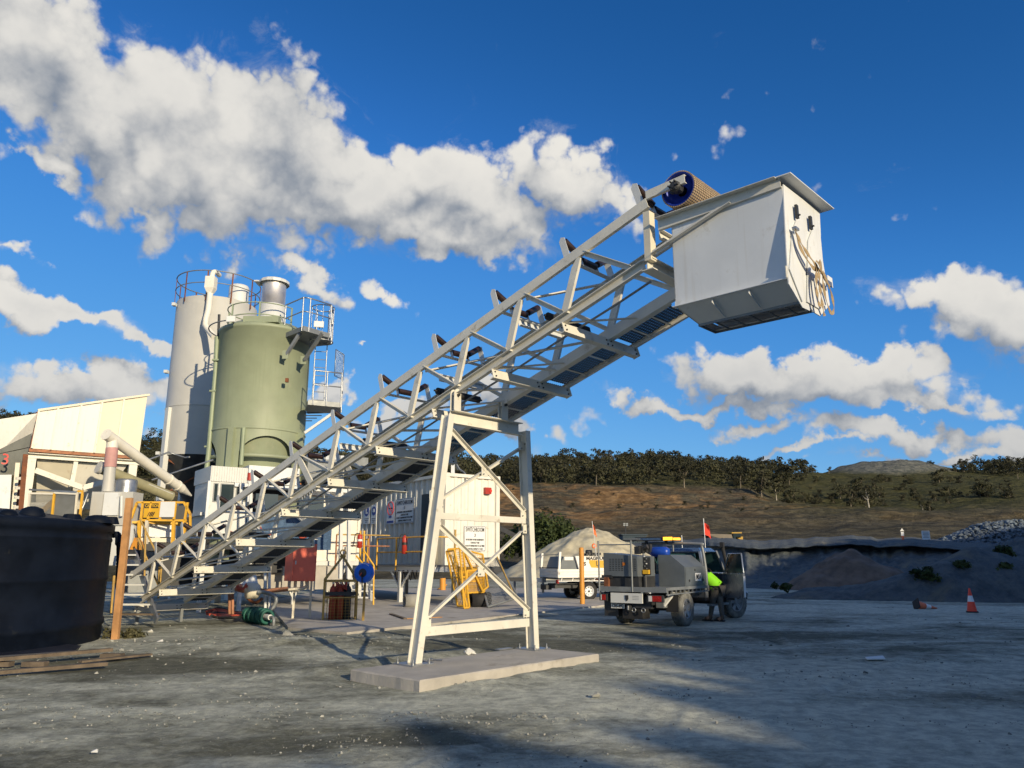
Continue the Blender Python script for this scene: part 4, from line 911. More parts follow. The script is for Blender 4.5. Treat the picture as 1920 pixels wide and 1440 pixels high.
for (x, y) in ((327, 571), (312, 697), (297, 850), (361, 697)):
    q = at(x, y, Y=Yw-Rw*.75); m = MB(); m.box(q, .14, .2, .12); m.build('lug', 'pale_steel', ws)
# green silo
Yg = 27.0; cg = at(493, 700, Y=Yg); cg.z = 0; Rg = 1.625
zgt = at(493, 604, Y=Yg-Rg).z; zgs = at(493, 801, Y=Yg-Rg).z; zgm = at(493, 745, Y=Yg-Rg).z
gs = thing('silo', 'pale green cement silo with a stainless filter on top and an arched skirt', 'silo', cg)
m = MB(); m.lathe(cg, [(Rg, zgs+.03), (Rg, zgt-.14), (Rg+.025, zgt-.13), (Rg+.025, zgt), (Rg-.0, zgt)], 80); m.build('shell', 'silo_green', gs)
m = MB(); m.lathe(cg, [(0, zgt+.3), (Rg-.35, zgt+.22), (Rg, zgt)], 80); m.build('roof', 'silo_green', gs)
m = MB(); m.lathe(cg, [(Rg+.02, zgs-.03), (Rg+.035, zgs), (Rg+.02, zgs+.03)], 80); m.build('ring_beam', 'silo_green', gs)
# skirt with arches cut out of it
def skirt():
    z0 = at(493, 900, Y=Yg-Rg).z; n = 180; m = MB(); tc_ = -1.02; hw = .62; zt_ = at(520, 815, Y=Yg-Rg).z; zsp = at(500, 862, Y=Yg-Rg).z; cols = []
    for i in range(n+1):
        t = -math.pi*1.5+2*math.pi*i/n; best = None
        for cc in (tc_, tc_-math.pi/2*1.12, tc_+math.pi/2, tc_+math.pi):
            d = abs((t-cc+math.pi) % (2*math.pi)-math.pi)
            if d < hw: best = zsp+(zt_-zsp)*math.sqrt(max(0, 1-(d/hw)**2))
        cols.append((t, best if best is not None else z0-2.6))
    for r_, flip in ((Rg, 0), (Rg-.03, 1)):
        vs = []; 
        for t, zb_ in cols: vs += [cg+V3((math.cos(t), math.sin(t), 0))*r_+Z3*zb_, cg+V3((math.cos(t), math.sin(t), 0))*r_+Z3*zgs]
        m.add(vs, [(2*i, 2*i+2, 2*i+3, 2*i+1) for i in range(n)], 0, True)
    m.build('skirt', 'silo_green', gs)
    m = MB(); m.lathe(cg, [(Rg-.06, zgs), (Rg-.45, zsp-.2), (.25, zsp-2.0)], 60); m.build('cone', 'silo_green', gs)
    m = MB(); m.ring(V3((cg.x, cg.y, zsp+.18)), Rg-.1, .07, 48); m.build('inner_ring', 'silo_green', gs)
skirt()
for t in (tcv for tcv in (-1.78, -.25)):
    q = cg+V3((math.cos(t), math.sin(t), 0))*(Rg+.06); MB().beam(q+Z3*2.2, q+Z3*(zgs), .20, .14, V3((math.cos(t), math.sin(t), 0))).build('stanchion', 'silo_green', gs)
m = MB(); q = cg+V3((.28, -.3, 0)); zf = at(505, 572, Y=Yg-.5).z; zf2 = at(505, 527, Y=Yg-.5).z
m.lathe(q, [(.46, zgt+.1), (.46, zf), (.43, zf), (.43, zf2)], 40); fl = m.build('filter_drum', 'stainless', gs)
m = MB(); m.lathe(q, [(.46, zgt+.0), (.47, zf+.02), (.0, zf+.03)], 40); m.build('filter_collar', 'pale_steel', gs)
m = MB(); m.lathe(q, [(.0, zf2+.09), (.50, zf2+.07), (.55, zf2+.02), (.55, zf2-.07)], 14, sm=False); m.box(q+V3((-.42, .1, zf2+.04)), .6, .5, .05); m.build('filter_cap', 'pale_steel', gs)
m = MB(); m.box(q+V3((.0, -1.02, zgt+.16)), 1.25, .35, .22); m.build('roof_curb', 'silo_green', gs)
# railing of the green silo, left half
for zz in (.42, .86): MB().ring(V3((cg.x-.1, cg.y, zgt+zz)), 1.30, .022, 40, math.pi*.62, math.pi*1.86).build('rail', 'green_pipe', gs)
MB().ring(V3((cg.x-.35, cg.y-.1, zgt+.06)), 1.62, .024, 40, math.pi*.72, math.pi*1.42).build('rail', 'grey_steel', gs)
for t in (math.pi*1.02, math.pi*1.28, math.pi*1.56, math.pi*1.86):
    q = cg+V3((math.cos(t)*1.30-.1, math.sin(t)*1.30, 0)); MB().beam(q+Z3*(zgt-.35), q+Z3*(zgt+.88), .05, .05, V3((0, 1, 0))).build('rail_post', 'green_pipe', gs)
# down pipes left of the green silo
p0 = at(407, 632, Y=26.2); m = MB(); m.tube([p0, at(404, 700, Y=26.1), at(391, 850, Y=26), at(380, 945, Y=26)], .085, 12); m.build('fill_pipe', 'green_pipe', gs)
for y in (676, 734, 838): q = at(404-(y-700)*.088, y, Y=26.1); MB().box(q, .24, .24, .06).build('pipe_flange', 'green_pipe', gs)
m = MB(); m.tube([at(411, 590, Y=26.4), at(409, 640, Y=26.3)], .05, 8); m.build('vent_pipe', 'dark_steel', gs)
m = MB(); m.tube([at(457, 802, Y=Yg-Rg-.05), at(452, 872, Y=Yg-Rg-.05)], .07, 10); m.build('conduit', 'green_pipe', gs)
q = at(538, 713, Y=Yg-Rg+.13); MB().box(q, .10, .10, .14).build('bracket', 'rust', gs)
q = at(497, 664, Y=Yg-Rg+.0)
# floodlights
for par_, (x, y), yaw in ((gs, (433, 598), -.1), (gs, (598, 608), .25)):
    Yf = 25.2 if x < 500 else 25.6; q = at(x, y, Y=Yf); fx = V3((math.cos(yaw), math.sin(yaw), 0)); nn = V3((math.sin(yaw)*.5, -math.cos(yaw)*.9, -.12)).normalized(); uz = nn.cross(fx).normalized()*-1
    fl_ = MB().box(q, .34, .05, .22, (fx, nn, uz)).build('floodlight', 'pale_steel', gs); MB().box(q+nn*.03, .30, .012, .18, (fx, nn, uz)).build('lens', 'lamp_glass', fl_)
    MB().beam(q-nn*.03, q-nn*.25-Z3*.1, .04, .04, Z3).build('arm', 'dark_steel', fl_)
# access platforms and ladder on the right of the green silo
def deck(pts, z, nm, mt='grey_steel', th=.17):
    m = MB(); m.plate([V3((p.x, p.y, z-th)) for p in pts], th, Z3); return m.build(nm, mt, gs)
def railing(par, pts, z, h, mt, closed=False, r=.024, name='top_rail', posts=True):
    P = [V3((p.x, p.y, z+h)) for p in pts]; MB().tube(P, r, 8).build('top_rail', mt, par); MB().tube([p-Z3*h*.48 for p in P], r*.85, 8).build('mid_rail', mt, par)
    if posts:
        for p in pts: MB().tube([V3((p.x, p.y, z-.16)), V3((p.x, p.y, z+h))], r, 8).build('rail_post', mt, par)
def dk(zpx, L, Yd): return [at(x, zpx, Y=Yd_) for x, Yd_ in L]
zd = at(568, 614, Y=25.2).z
D1 = [V3((at(533, 620, Y=25.9).x, 25.9, 0)), V3((at(569, 610, Y=25.0).x, 25.0, 0)), V3((at(619, 625, Y=25.9).x, 25.9, 0)), V3((at(622, 625, Y=26.8).x, 26.8, 0)), V3((at(575, 625, Y=27.4).x, 27.2, 0)), V3((at(545, 625, Y=27).x, 26.7, 0))]
deck(D1, zd, 'upper_deck'); railing(gs, [D1[0], D1[1].lerp(D1[0], .08), D1[1].lerp(D1[2], .2), D1[2], D1[3]], zd, 1.06, 'galvanised')
for (xa, ya, xb, yb) in ((568, 616, 537, 665), (604, 625, 571, 675)):
    MB().beam(at(xa, ya, Y=25.3), at(xb, yb, Y=Yg-Rg*(.93 if xb < 560 else .7)), .10, .10, Z3, 'C', .012).build('deck_strut', 'grey_steel', gs)
    MB().box(at(xb-2, yb, Y=Yg-Rg*(.95 if xb < 560 else .68)), .20, .03, .30).build('strut_plate', 'silo_green', gs)
zl = at(600, 755, Y=26).z; lx = at(605, 700, Y=26.4)
D2 = [V3((at(573, 760, Y=26.2).x, 26.2, 0)), V3((at(577, 760, Y=25.5).x, 25.5, 0)), V3((at(638, 768, Y=26.0).x, 26.0, 0)), V3((at(640, 765, Y=27.0).x, 27.0, 0)), V3((at(580, 765, Y=27.4).x, 27.2, 0))]
deck(D2, zl, 'lower_deck'); railing(gs, [D2[1].lerp(D2[2], .15), D2[1].lerp(D2[2], .55), D2[2], D2[3]], zl, 1.06, 'galvanised')
MB().beam(at(628, 772, Y=26.1), at(571, 812, Y=25.9), .09, .09, Z3, 'C', .01).build('deck_strut', 'pale_steel', gs)
m = MB()
for k in range(4): m.beam(at(572, 774+k*5, Y=26.2), at(612-k*9, 774+k*5, Y=26.2), .03, .03, Z3)
m.build('understructure', 'dark_steel', gs, kind='stuff')
la, lb = at(592, 640, Y=26.5), at(614, 640, Y=26.6); z0_, z1_ = at(600, 760, Y=26.5).z, at(600, 580, Y=26.5).z
lad = MB().tube([V3((la.x, la.y, z0_)), V3((la.x, la.y, z1_))], .02, 6).build('ladder_stile', 'galvanised', gs); MB().tube([V3((lb.x, lb.y, z0_)), V3((lb.x, lb.y, z1_))], .02, 6).build('ladder_stile', 'galvanised', gs)
z = z0_+.2
while z < z1_-.8: MB().tube([V3((la.x, la.y, z)), V3((lb.x, lb.y, z))], .013, 6).build('rung', 'galvanised', gs); z += .30
cc_ = V3(((la.x+lb.x)/2+.1, la.y-.35, 0))
for zz in (at(600, 645, Y=26.4).z, at(600, 582, Y=26.4).z): MB().ring(V3((cc_.x, cc_.y, zz)), .40, .02, 24).build('cage_hoop', 'galvanised', gs)
for t in np.linspace(-2.6, .6, 6): q = cc_+V3((math.cos(t), math.sin(t), 0))*.40; MB().tube([q+Z3*at(600, 645, Y=26.4).z, q+Z3*at(600, 582, Y=26.4).z], .011, 5).build('cage_bar', 'galvanised', gs)
ga, gb = at(628, 690, Y=26), at(644, 690, Y=26.6); gz0, gz1 = at(636, 705, Y=26).z, at(636, 655, Y=26).z
gt = MB().tube([V3((ga.x, ga.y, gz0)), V3((ga.x, ga.y, gz1)), V3((gb.x, gb.y, gz1-.05)), V3((gb.x, gb.y, gz0))], .016, 6, closed=True).build('ladder_gate', 'galvanised', gs)
m = MB()
for i in range(10): t = (i+.5)/10; p = ga.lerp(gb, t); m.tube([V3((p.x, p.y, gz0)), V3((p.x, p.y, gz1))], .005, 4)
for i in range(22): z = gz0+(gz1-gz0)*(i+.5)/22; m.tube([V3((ga.x, ga.y, z)), V3((gb.x, gb.y, z))], .005, 4)
m.build('wire_mesh', 'galvanised', gt, kind='stuff')

# ------------------------------------------------------------------ aggregate bins at the far left
def pl(o, a, b, c=0): return V3(o)+E2*a+E1*b+Z3*c
HB = at(52, 850, Y=23.0); hb0 = V3((HB.x, HB.y, 0)); wB = upto(HB, E2, 264); zB = HB.z
bin1 = thing('aggregate_bin', 'cream steel aggregate bin with tall ribbed side wall on a braced frame', 'bin', hb0)
q0 = V3((0, 0, 0))
zTL = at(72, 773, Y=23.2).z-.0; 
def bq(a, c, b=0): return hb0+E2*a+E1*b+Z3*c
aTL = upto(hb0+Z3*zTL, E2, 72); topR = hb0+Z3*at(270, 742, Y=23+wB*.6).z; aTR = upto(topR, E2, 277); zTR = topR.z
aBL = upto(hb0+Z3*(zB+.1), E2, 58); aBR = upto(hb0+Z3*(zB+.1), E2, 261)
K5 = [0, .165, .37, .56, .765, 1.0]
for i in range(5):
    f0, f1 = K5[i]+.004, K5[i+1]-.004; L = lambda f, t: bq(aBL+(aBR-aBL)*f, zB+.16) if t == 0 else bq(aTL+(aTR-aTL)*f, zTL+(zTR-zTL)*f)
    MB().plate([L(f0, 0), L(f1, 0), L(f1, 1), L(f0, 1)], .025, -E1*-1).build('wall_panel', 'rusty_cream' if i > 2 else 'container', bin1)
    MB().beam(L(f0, 0)-E1*.03, L(f0, 1)-E1*.03, .05, .06, E1).build('wall_rib', 'cream_steel', bin1)
MB().beam(bq(aTL-.02, zTL+.03, -.02), bq(aTR+.05, zTR+.03, -.02), .08, .07, Z3).build('top_rim', 'rusty_cream', bin1)
MB().beam(bq(aBL-.05, zB+.10, -.03), bq(aBR+.1, zB+.10, -.03), .12, .10, Z3, 'L', .015).build('base_rim', 'rust_light', bin1)
MB().beam(bq(0, zB-.06), bq(wB+.15, zB-.06), .16, .16, Z3, 'C', .02).build('top_beam', 'cream_steel', bin1)
for a in (.12, wB*.93): MB().beam(bq(a, 0), bq(a, zB-.15), .24, .2, E1).build('leg', 'cream_steel', bin1)
MB().beam(bq(.0, 0, .9), bq(-.0, zB-.15, .9), .16, .16, E1).build('leg', 'rust', bin1)
zc_ = at(140, 915, Y=24).z
MB().beam(bq(.25, zB-.5), bq(wB*.50, zc_), .16, .14, E1).build('brace', 'cream_steel', bin1); MB().beam(bq(wB*.88, zB-.5), bq(wB*.5, zc_), .16, .14, E1).build('brace', 'cream_steel', bin1)
MB().beam(bq(.3, zB-1.5, .5), bq(.9, zc_-.5, .7), .1, .1, E1).build('brace', 'cream_steel', bin1)
# hopper plates inside the frame
for (a0_, a1_, b0_, b1_, mt) in ((.28, wB*.41, .5, wB*.44, 'rusty_cream'), (wB*.42, wB*.88, wB*.46, wB*.70, 'container')):
    MB().plate([bq(a0_, zB-.16, .12), bq(a1_, zB-.16, .12), bq(b1_, zc_-.6, 1.1), bq(b0_, zc_-.6, 1.1)], .02, E1).build('hopper_plate', mt, bin1)
MB().beam(bq(wB*.415, zB-.12, .03), bq(wB*.40, zB-.95, .03), .12, .1, E1).build('hanger', 'cream_steel', bin1)
MB().hexa([bq(aBL, zB+.1, .03), bq(aBL, zB+.1, 2.6), bq(aTL, zTL+.3, 2.9), bq(aTL, zTL, .03)], [bq(aBL-.03, zB+.1, .03), bq(aBL-.03, zB+.1, 2.6), bq(aTL-.03, zTL+.3, 2.9), bq(aTL-.03, zTL, .03)]).build('end_wall', 'rust_light', bin1)
# nearer bin at the frame edge, numbered 3, its load showing over a low wall
b2o = at(-60, 870, Y=19.5); b2 = thing('aggregate_bin', 'pale bin at the left frame edge, grey dusty wall marked with a red 3', 'bin', (b2o.x, b2o.y, 0))
def w3(x, y, Y): return at(x, y, Y=Y)
MB().plate([w3(-90, 800, 20.5), w3(70, 775, 22.6), w3(60, 816, 22.6), w3(10, 838, 21.6), w3(-90, 880, 20.5)], .04, E1).build('back_wall', 'container', b2)
MB().plate([w3(-90, 848, 19.9), w3(0, 842, 20.6), w3(60, 812, 21.6), w3(55, 838, 21.5), w3(0, 850, 20.6), w3(-90, 870, 19.9)], .05, E1).build('dusty_lining', 'hopper_dust', b2)
MB().plate([w3(-90, 868, 19.8), w3(0, 851, 20.5), w3(54, 840, 21.4), w3(48, 868, 21.3), w3(40, 888, 21.2), w3(28, 891, 21.0), w3(-90, 889, 19.8)], .05, E1).build('front_wall', 'hopper_dust', b2)
text_part('number', '3', .42, w3(10, 862, 20.3), E2, Z3, 'sign_red', b2, .01)
MB().plate([w3(-90, 892, 19.2), w3(22, 890, 19.6), w3(16, 985, 19.6), w3(-90, 985, 19.2)], .06, E1).build('side_panel', 'chute_white', b2)
for k in range(4): MB().beam(w3(30-k*1.5, 897+k*18, 19.5), w3(38-k*1.5, 897+k*18, 19.6), .05, .07, Z3).build('rung', 'cream_steel', b2)
MB().beam(w3(33, 868, 19.9), w3(22, 985, 19.9), .1, .1, E1).build('edge_post', 'rusty_cream', b2)
MB().beam(w3(48, 852, 20.8), w3(36, 985, 20.8), .12, .1, E1).build('edge_post', 'rust', b2)
# screw conveyors
sc1 = thing('screw_conveyor', 'white tubular screw conveyor sloping down from a pink banded upright to the silo foot', 'conveyor', (at(203, 880, Y=22).x, 22, 0))
A_, B_ = at(204, 818, Y=21.6), at(340, 916, Y=24.8); ax_ = (B_-A_).normalized()
MB().cyl(A_-ax_*.1, B_, .155, n=18).build('tube', 'white_pipe', sc1); MB().cyl(B_, B_+ax_*.55, .15, .03, n=18).build('outlet_spout', 'white_pipe', sc1)
MB().cyl(A_-ax_*.12, A_-ax_*.10, .17, n=18).build('end_flange', 'white_pipe', sc1)
for f in (.80, .93): MB().cyl(A_.lerp(B_, f), A_.lerp(B_, f)+ax_*.06, .175, n=18).build('band', 'white_pipe', sc1)
p1, p2, p3, p4 = at(211, 822, Y=21.75), at(210, 840, Y=21.75), at(206.5, 876, Y=21.75), at(202, 922, Y=21.75)
MB().cyl(p2, p1, .155, n=16).build('drop_pipe', 'white_pipe', sc1); MB().cyl(p3, p2, .165, n=16).build('coloured_band', 'pink_paint', sc1); MB().cyl(p4, p3, .165, .15, n=16).build('lower_pipe', 'silo_white', sc1)
sc2 = thing('screw_conveyor', 'dull olive tubular screw conveyor below the white one', 'conveyor', (at(190, 890, Y=22.3).x, 22.3, 0))
A2, B2 = at(190, 878, Y=22.2), at(322, 932, Y=24.0); ax2 = (B2-A2).normalized()
MB().cyl(A2, B2, .16, n=18).build('tube', 'olive_pipe', sc2); MB().cyl(A2-ax2*.1, A2, .19, n=18).build('end_flange', 'silo_white', sc2)
t_ = MB().box(at(301, 920, Y=23.55), .85, .02, .13, (ax2, E1, ax2.cross(E1)*-1)).build('name_plate', 'silo_white', sc2)
m = MB(); m.tube([at(268, 866, Y=25), at(316, 848, Y=26), at(347, 858, Y=26.2), at(355, 857, Y=26)], .03, 6); m.build('guy_wire', 'galvanised', sc2)
m = MB(); m.tube([at(285, 900, Y=25), at(400, 862, Y=25.3)], .03, 6); m.build('guy_wire', 'galvanised', sc2)
# ------------------------------------------------------------------ batching plant between the bins and the switchroom
def hb(name, x0, x1, y0, y1, Y, dep, mt, par, d1=E2, skew=True):   # box whose front face spans two columns/rows at depth Y
    a = at(x0, y1, Y=Y); w = upto(a, d1, x1); b = at(x0, y0, Y=Y); bk = V3((-d1.y, d1.x, 0))
    P = [V3((a.x, a.y, a.z)), a+d1*w, V3(((a+d1*w).x, (a+d1*w).y, b.z)), V3((a.x, a.y, b.z))]
    return MB().hexa(P, [p+bk*dep for p in P]).build(name, mt, par)
bp = thing('batching_plant', 'white walled concrete batching plant with dark openings behind the conveyor', 'plant', (at(500, 1100, Y=29).x, 29, 0))
hb('upper_wall', 465, 560, 872, 905, 25.2, 1.6, 'chute_white', bp)
hb('roof_slab', 440, 690, 905, 912, 25.0, 1.8, 'chute_white', bp)
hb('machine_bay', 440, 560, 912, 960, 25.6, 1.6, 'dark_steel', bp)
hb('floor_beam', 375, 590, 960, 966, 24.9, 1.8, 'pale_steel', bp)
hb('mixer_body', 440, 620, 966, 1030, 25.3, 1.6, 'truck_blue', bp)
hb('lower_shade_box', 380, 560, 1030, 1075, 25.8, 1.8, 'dark_steel', bp); hb('under_shade_box', 262, 420, 1018, 1100, 26.6, 1.2, 'dark_steel', bp); hb('conveyor_pit_wall', 225, 300, 1035, 1112, 23.6, .3, 'grey_steel', bp)  # dark boxes added as a backdrop for the shade beneath the machinery
hb('control_panel', 478, 520, 925, 953, 25.4, .2, 'shed_blue', bp)
hb('control_panel', 560, 606, 930, 955, 25.2, .2, 'shed_blue', bp)
hb('girder', 590, 690, 850, 866, 26.4, .25, 'grey_steel', bp)
hb('upper_duct', 575, 640, 866, 902, 26.2, .9, 'grey_steel', bp)
for k in range(6): MB().box(at(600+k*14, 858, Y=26.35), .10, .03, .14).build('lamp', 'chute_white', bp)
hb('belt_guard', 560, 606, 903, 908, 24.9, .2, 'amber_dull', bp)
for x in (452, 470, 640, 655): MB().beam(at(x, 906, Y=25), at(x-2, 1085, Y=25), .1, .1, E1).build('column', 'pale_steel', bp)
for k in range(14):
    x = 400+k*16; y = 985+(k*37 % 60); MB().box(at(x, y, Y=25.15), .12+.1*(k % 3), .1, .1+.07*(k % 4), AXE).build('fitting', ('pale_steel', 'grey_steel', 'dark_steel', 'chute_white')[k % 4], bp)
for i in range(9):
    rr_ = random.Random(i); x = 400+i*22; y = 975+rr_.random()*60
    MB().tube(curve([at(x, y, Y=25.1), at(x+10, y+14, Y=24.9), at(x+26, y+8+10*rr_.random(), Y=25)], 8), .03, 6).build('hose', ('rubber', 'hose_red', 'grey_steel')[i % 3], bp)
# plinth wall seen under the conveyor
hb('plinth_wall', 470, 640, 1062, 1108, 27.0, .3, 'concrete', bp)
for k in range(5): hb('plinth_rib', 500+k*28, 506+k*28, 1062, 1108, 26.9, .12, 'concrete', bp)
# tanks pale blue bits
MB().cyl(at(608, 906, Y=24.8), at(616, 906, Y=24.8)+Z3*.12, .10, n=12).build('blue_drum', 'blue_plastic', bp)
# control cabin
cab = thing('control_cabin', 'grey ribbed control cabin with windows and a red beacon, in front of the silos', 'cabin', (at(420, 1000, Y=24.5).x, 24.5, 0))
c0_ = at(386, 990, Y=24.6); wc = upto(c0_, E2, 462); 
def cq(a, z, b=0): return V3((c0_.x, c0_.y, 0))+E2*(wc*a)+E1*b+Z3*z
z_top, z_fb, z_win, z_bot = at(386, 873, Y=24.6).z, at(386, 902, Y=24.6).z, at(386, 955, Y=24.6).z, at(386, 1000, Y=24.6).z
MB().hexa([cq(-.0, z_fb), cq(1, z_fb), cq(1, z_top), cq(0, z_top)], [cq(0, z_fb, 2), cq(1, z_fb, 2), cq(1, z_top, 2), cq(0, z_top, 2)]).build('roof_fascia', 'pale_steel', cab)
for i in range(16): MB().beam(cq((i+.5)/16, z_fb+.01, -.012), cq((i+.5)/16, z_top-.01, -.012), .025, .03, E1).build('fascia_rib', 'pale_steel', cab)
MB().hexa([cq(.02, z_bot, .03), cq(.98, z_bot, .03), cq(.98, z_fb, .03), cq(.02, z_fb, .03)], [cq(.02, z_bot, 1.9), cq(.98, z_bot, 1.9), cq(.98, z_fb, 1.9), cq(.02, z_fb, 1.9)]).build('wall', 'pale_steel', cab)
for (a, b_, z0_, z1_) in ((.10, .22, z_win+.25, z_fb-.05), (.27, .62, z_win, z_fb-.05), (.66, .94, z_win+.3, z_fb-.05)):
    w_f = MB().hexa([cq(a, z0_, .0), cq(b_, z0_, .0), cq(b_, z1_, .0), cq(a, z1_, .0)], [cq(a, z0_, .028), cq(b_, z0_, .028), cq(b_, z1_, .028), cq(a, z1_, .028)]).build('window', 'grey_steel', cab)
    e_ = .03/wc; MB().hexa([cq(a+e_, z0_+.03, -.006), cq(b_-e_, z0_+.03, -.006), cq(b_-e_, z1_-.03, -.006), cq(a+e_, z1_-.03, -.006)], [cq(a+e_, z0_+.03, -.002), cq(b_-e_, z0_+.03, -.002), cq(b_-e_, z1_-.03, -.002), cq(a+e_, z1_-.03, -.002)]).build('pane', 'glass_dark', w_f)
MB().beam(cq(-.03, z_bot-.6, -.05), cq(-.03, z_fb, -.05), .08, .08, E1).build('corner_post', 'chute_white', cab)
MB().hexa([cq(.0, z_bot-.5, -.5), cq(1.1, z_bot-.5, -.5), cq(1.1, z_bot-.35, -.5), cq(0, z_bot-.35, -.5)], [cq(0, z_bot-.5, 1.5), cq(1.1, z_bot-.5, 1.5), cq(1.1, z_bot-.35, 1.5), cq(0, z_bot-.35, 1.5)]).build('floor', 'dark_steel', cab)
for a in (.02, .98): MB().beam(cq(a, 0, .1), cq(a, z_bot-.5, .1), .12, .12, E1).build('leg', 'pale_steel', cab)
q = at(469, 888, Y=24.4); MB().tube([q-Z3*.9, q-Z3*.22], .03, 8).build('beacon_stem', 'chute_white', cab); MB().cyl(q-Z3*.22, q+Z3*.02, .085, .08, n=16).build('beacon', 'red_paint', cab)
# caged walkway with CAUTION notice
wk = thing('guard_platform', 'yellow railed platform with a CAUTION sign over the conveyor tail', 'platform', (at(310, 1100, Y=21.5).x, 21.5, 0))
YF = 21.3
def wf(x, y, d=0): return at(x, y, Y=YF+d)
for (x0, y0, x1, y1) in ((257, 942, 345, 942), (262, 975, 350, 976), (345, 942, 357, 964), (357, 964, 357, 1000), (257, 942, 245, 975), (268, 942, 264, 976), (284, 942, 277, 976), (300, 942, 300, 976), (330, 942, 326, 976), (352, 942, 346, 978)):
    MB().beam(wf(x0, y0), wf(x1, y1), .055, .055, V3((0, 1, 0))).build('rail', 'yellow_paint', wk)
for x in (262, 276, 326, 346): MB().beam(wf(x, 976), wf(x-2, 1020), .08, .08, V3((0, 1, 0))).build('post', 'yellow_paint' if x != 276 else 'rusty_cream', wk)
hb('deck', 245, 352, 977, 981, YF, 1.2, 'yellow_paint', wk); hb('machine_casing', 262, 350, 945, 976, YF+.9, .5, 'dark_steel', wk); hb('apron_panel', 258, 322, 982, 1006, YF+.2, .05, 'chute_white', wk); hb('deck', 255, 330, 1008, 1016, YF+.05, 1.2, 'rusty_cream', wk)
q = wf(283, 951, -.02); MB().box(wf(285, 957), .44, .015, .40, (V3((1, 0, 0)), V3((0, 1, 0)), Z3)).build('notice', 'sign_yellow', wk)
MB().box(wf(285, 948.5, -.014), .42, .008, .12, (V3((1, 0, 0)), V3((0, 1, 0)), Z3)).build('notice_band', 'sign_black', wk)
text_part('lettering', 'CAUTION', .12, wf(285, 948.5, -.024), (1, 0, 0), Z3, 'sign_yellow', wk, .003, width=.38, bold=.003)
for k in range(4): MB().beam(wf(277+k*3, 968-k*0, -.012), wf(281+k*3, 960, -.012), .02, .035, V3((0, 1, 0))).build('stripe', 'sign_black', wk)
MB().box(wf(314, 955, -.03), .40, .03, .42, (V3((1, 0, 0)), V3((0, 1, 0)), Z3)).build('blank_panel', 'chute_white', wk)
# screened guard left of it
gd = thing('mesh_guard', 'mesh screened guard with a slanting yellow beam behind the black tank', 'guard', (at(100, 1000, Y=20.8).x, 20.8, 0))
G_ = lambda x, y, d=0: at(x, y, Y=20.6+d)
for (x0, y0, x1, y1, mt) in ((55, 918, 145, 923, 'galvanised'), (56, 925, 52, 972, 'cream_steel'), (102, 925, 97, 975, 'yellow_paint'), (145, 923, 141, 968, 'rusty_cream'), (155, 923, 150, 968, 'yellow_paint'), (56, 925, 101, 926, 'cream_steel'), (102, 924, 145, 926, 'cream_steel'), (146, 921, 156, 921, 'yellow_paint')):
    MB().beam(G_(x0, y0), G_(x1, y1), .05, .05, V3((0, 1, 0))).build('frame', mt, gd)
MB().plate([G_(98, 935, .1), G_(100, 945, .1), G_(72, 972, .1), G_(66, 964, .1)], .05, V3((0, 1, 0))).build('slanting_beam', 'yellow_paint', gd)
for (xa, xb) in ((58, 100), (104, 143)):
    m = MB()
    for i in range(26): x = xa+(xb-xa)*i/25; m.tube([G_(x, 927, .03), G_(x-3, 970, .03)], .006, 4)
    for i in range(22): y = 928+42*i/21; m.tube([G_(xa, y, .03), G_(xb, y, .03)], .006, 4)
    m.build('wire_mesh', 'grey_steel', gd, kind='stuff')
MB().plate([G_(100, 926, .25), G_(144, 926, .25), G_(140, 970, .25), G_(97, 972, .25)], .02, V3((0, 1, 0))).build('back_sheet', 'hopper_dust', gd)
eb = thing('switch_cabinet', 'weathered white electrical cabinet with a door, behind the black tank', 'cabinet', (at(200, 1050, Y=21.2).x, 21.2, 0))
hb('body', 165, 243, 922, 985, 21.2, .6, 'silo_white', eb, V3((1, 0, 0))); hb('door', 191, 220, 924, 966, 21.16, .04, 'chute_white', eb, V3((1, 0, 0))); hb('door', 168, 189, 926, 968, 21.17, .03, 'silo_white', eb, V3((1, 0, 0)))
hb('plinth', 160, 243, 985, 1060, 21.25, .6, 'pale_steel', eb, V3((1, 0, 0)))
q = at(228, 930, Y=21.1); MB().tube([q, at(227, 968, Y=21.1)], .045, 8).build('conduit', 'pale_steel', eb)
MB().tube([at(165, 925, Y=21.1), at(158, 945, Y=21.1), at(150, 962, Y=21.0)], .03, 6).build('cable', 'galvanised', eb)
MB().lathe(at(236, 918, Y=22.6), [(0, .3), (.28, .3), (.30, .25), (.30, -.45)], 24).build('blue_lid_drum', 'galvanised', eb)

# stairs with yellow handrails
stv = thing('staircase', 'steel staircase with yellow handrails at the conveyor tail, right of the timber post', 'stairs', gp(258, 1160))
zt_ = at(250, 1036, Y=19.6).z
for i in range(7):
    f = i/6.; ya = 1042+f*112; Yd = 20.6-f*1.3; xa, xb = 225+f*(-6)+0, 255+f*36
    a, b_ = at(xa, ya, Y=Yd), at(xb, ya, Y=Yd); a.z = b_.z
    MB().hexa([a, b_, b_+Z3*.04, a+Z3*.04], [a+V3((0, .26, 0)), b_+V3((0, .26, 0)), b_+V3((0, .26, .04)), a+V3((0, .26, .04))]).build('tread', 'pale_steel' if i < 6 else 'pallet_wood', stv)
for (xa, xb) in ((252, 294), (222, 214)):
    MB().beam(at(xa, 1034, Y=20.8), at(xb, 1165, Y=19.15), .05, .20, Z3).build('stringer', 'galvanised', stv)
for L in ([(262, 972), (303, 1058), (299, 1118)], [(259, 1010), (298, 1100)]): MB().tube([at(x, y, Y=20.6-(y-972)/190*1.3) for x, y in L], .025, 8).build('handrail', 'old_yellow', stv)
for (x, y0, y1) in ((273, 990, 1080), (299, 1060, 1122)): MB().tube([at(x, y0, Y=20), at(x-2, y1, Y=19.9)], .025, 8).build('handrail_post', 'old_yellow', stv)
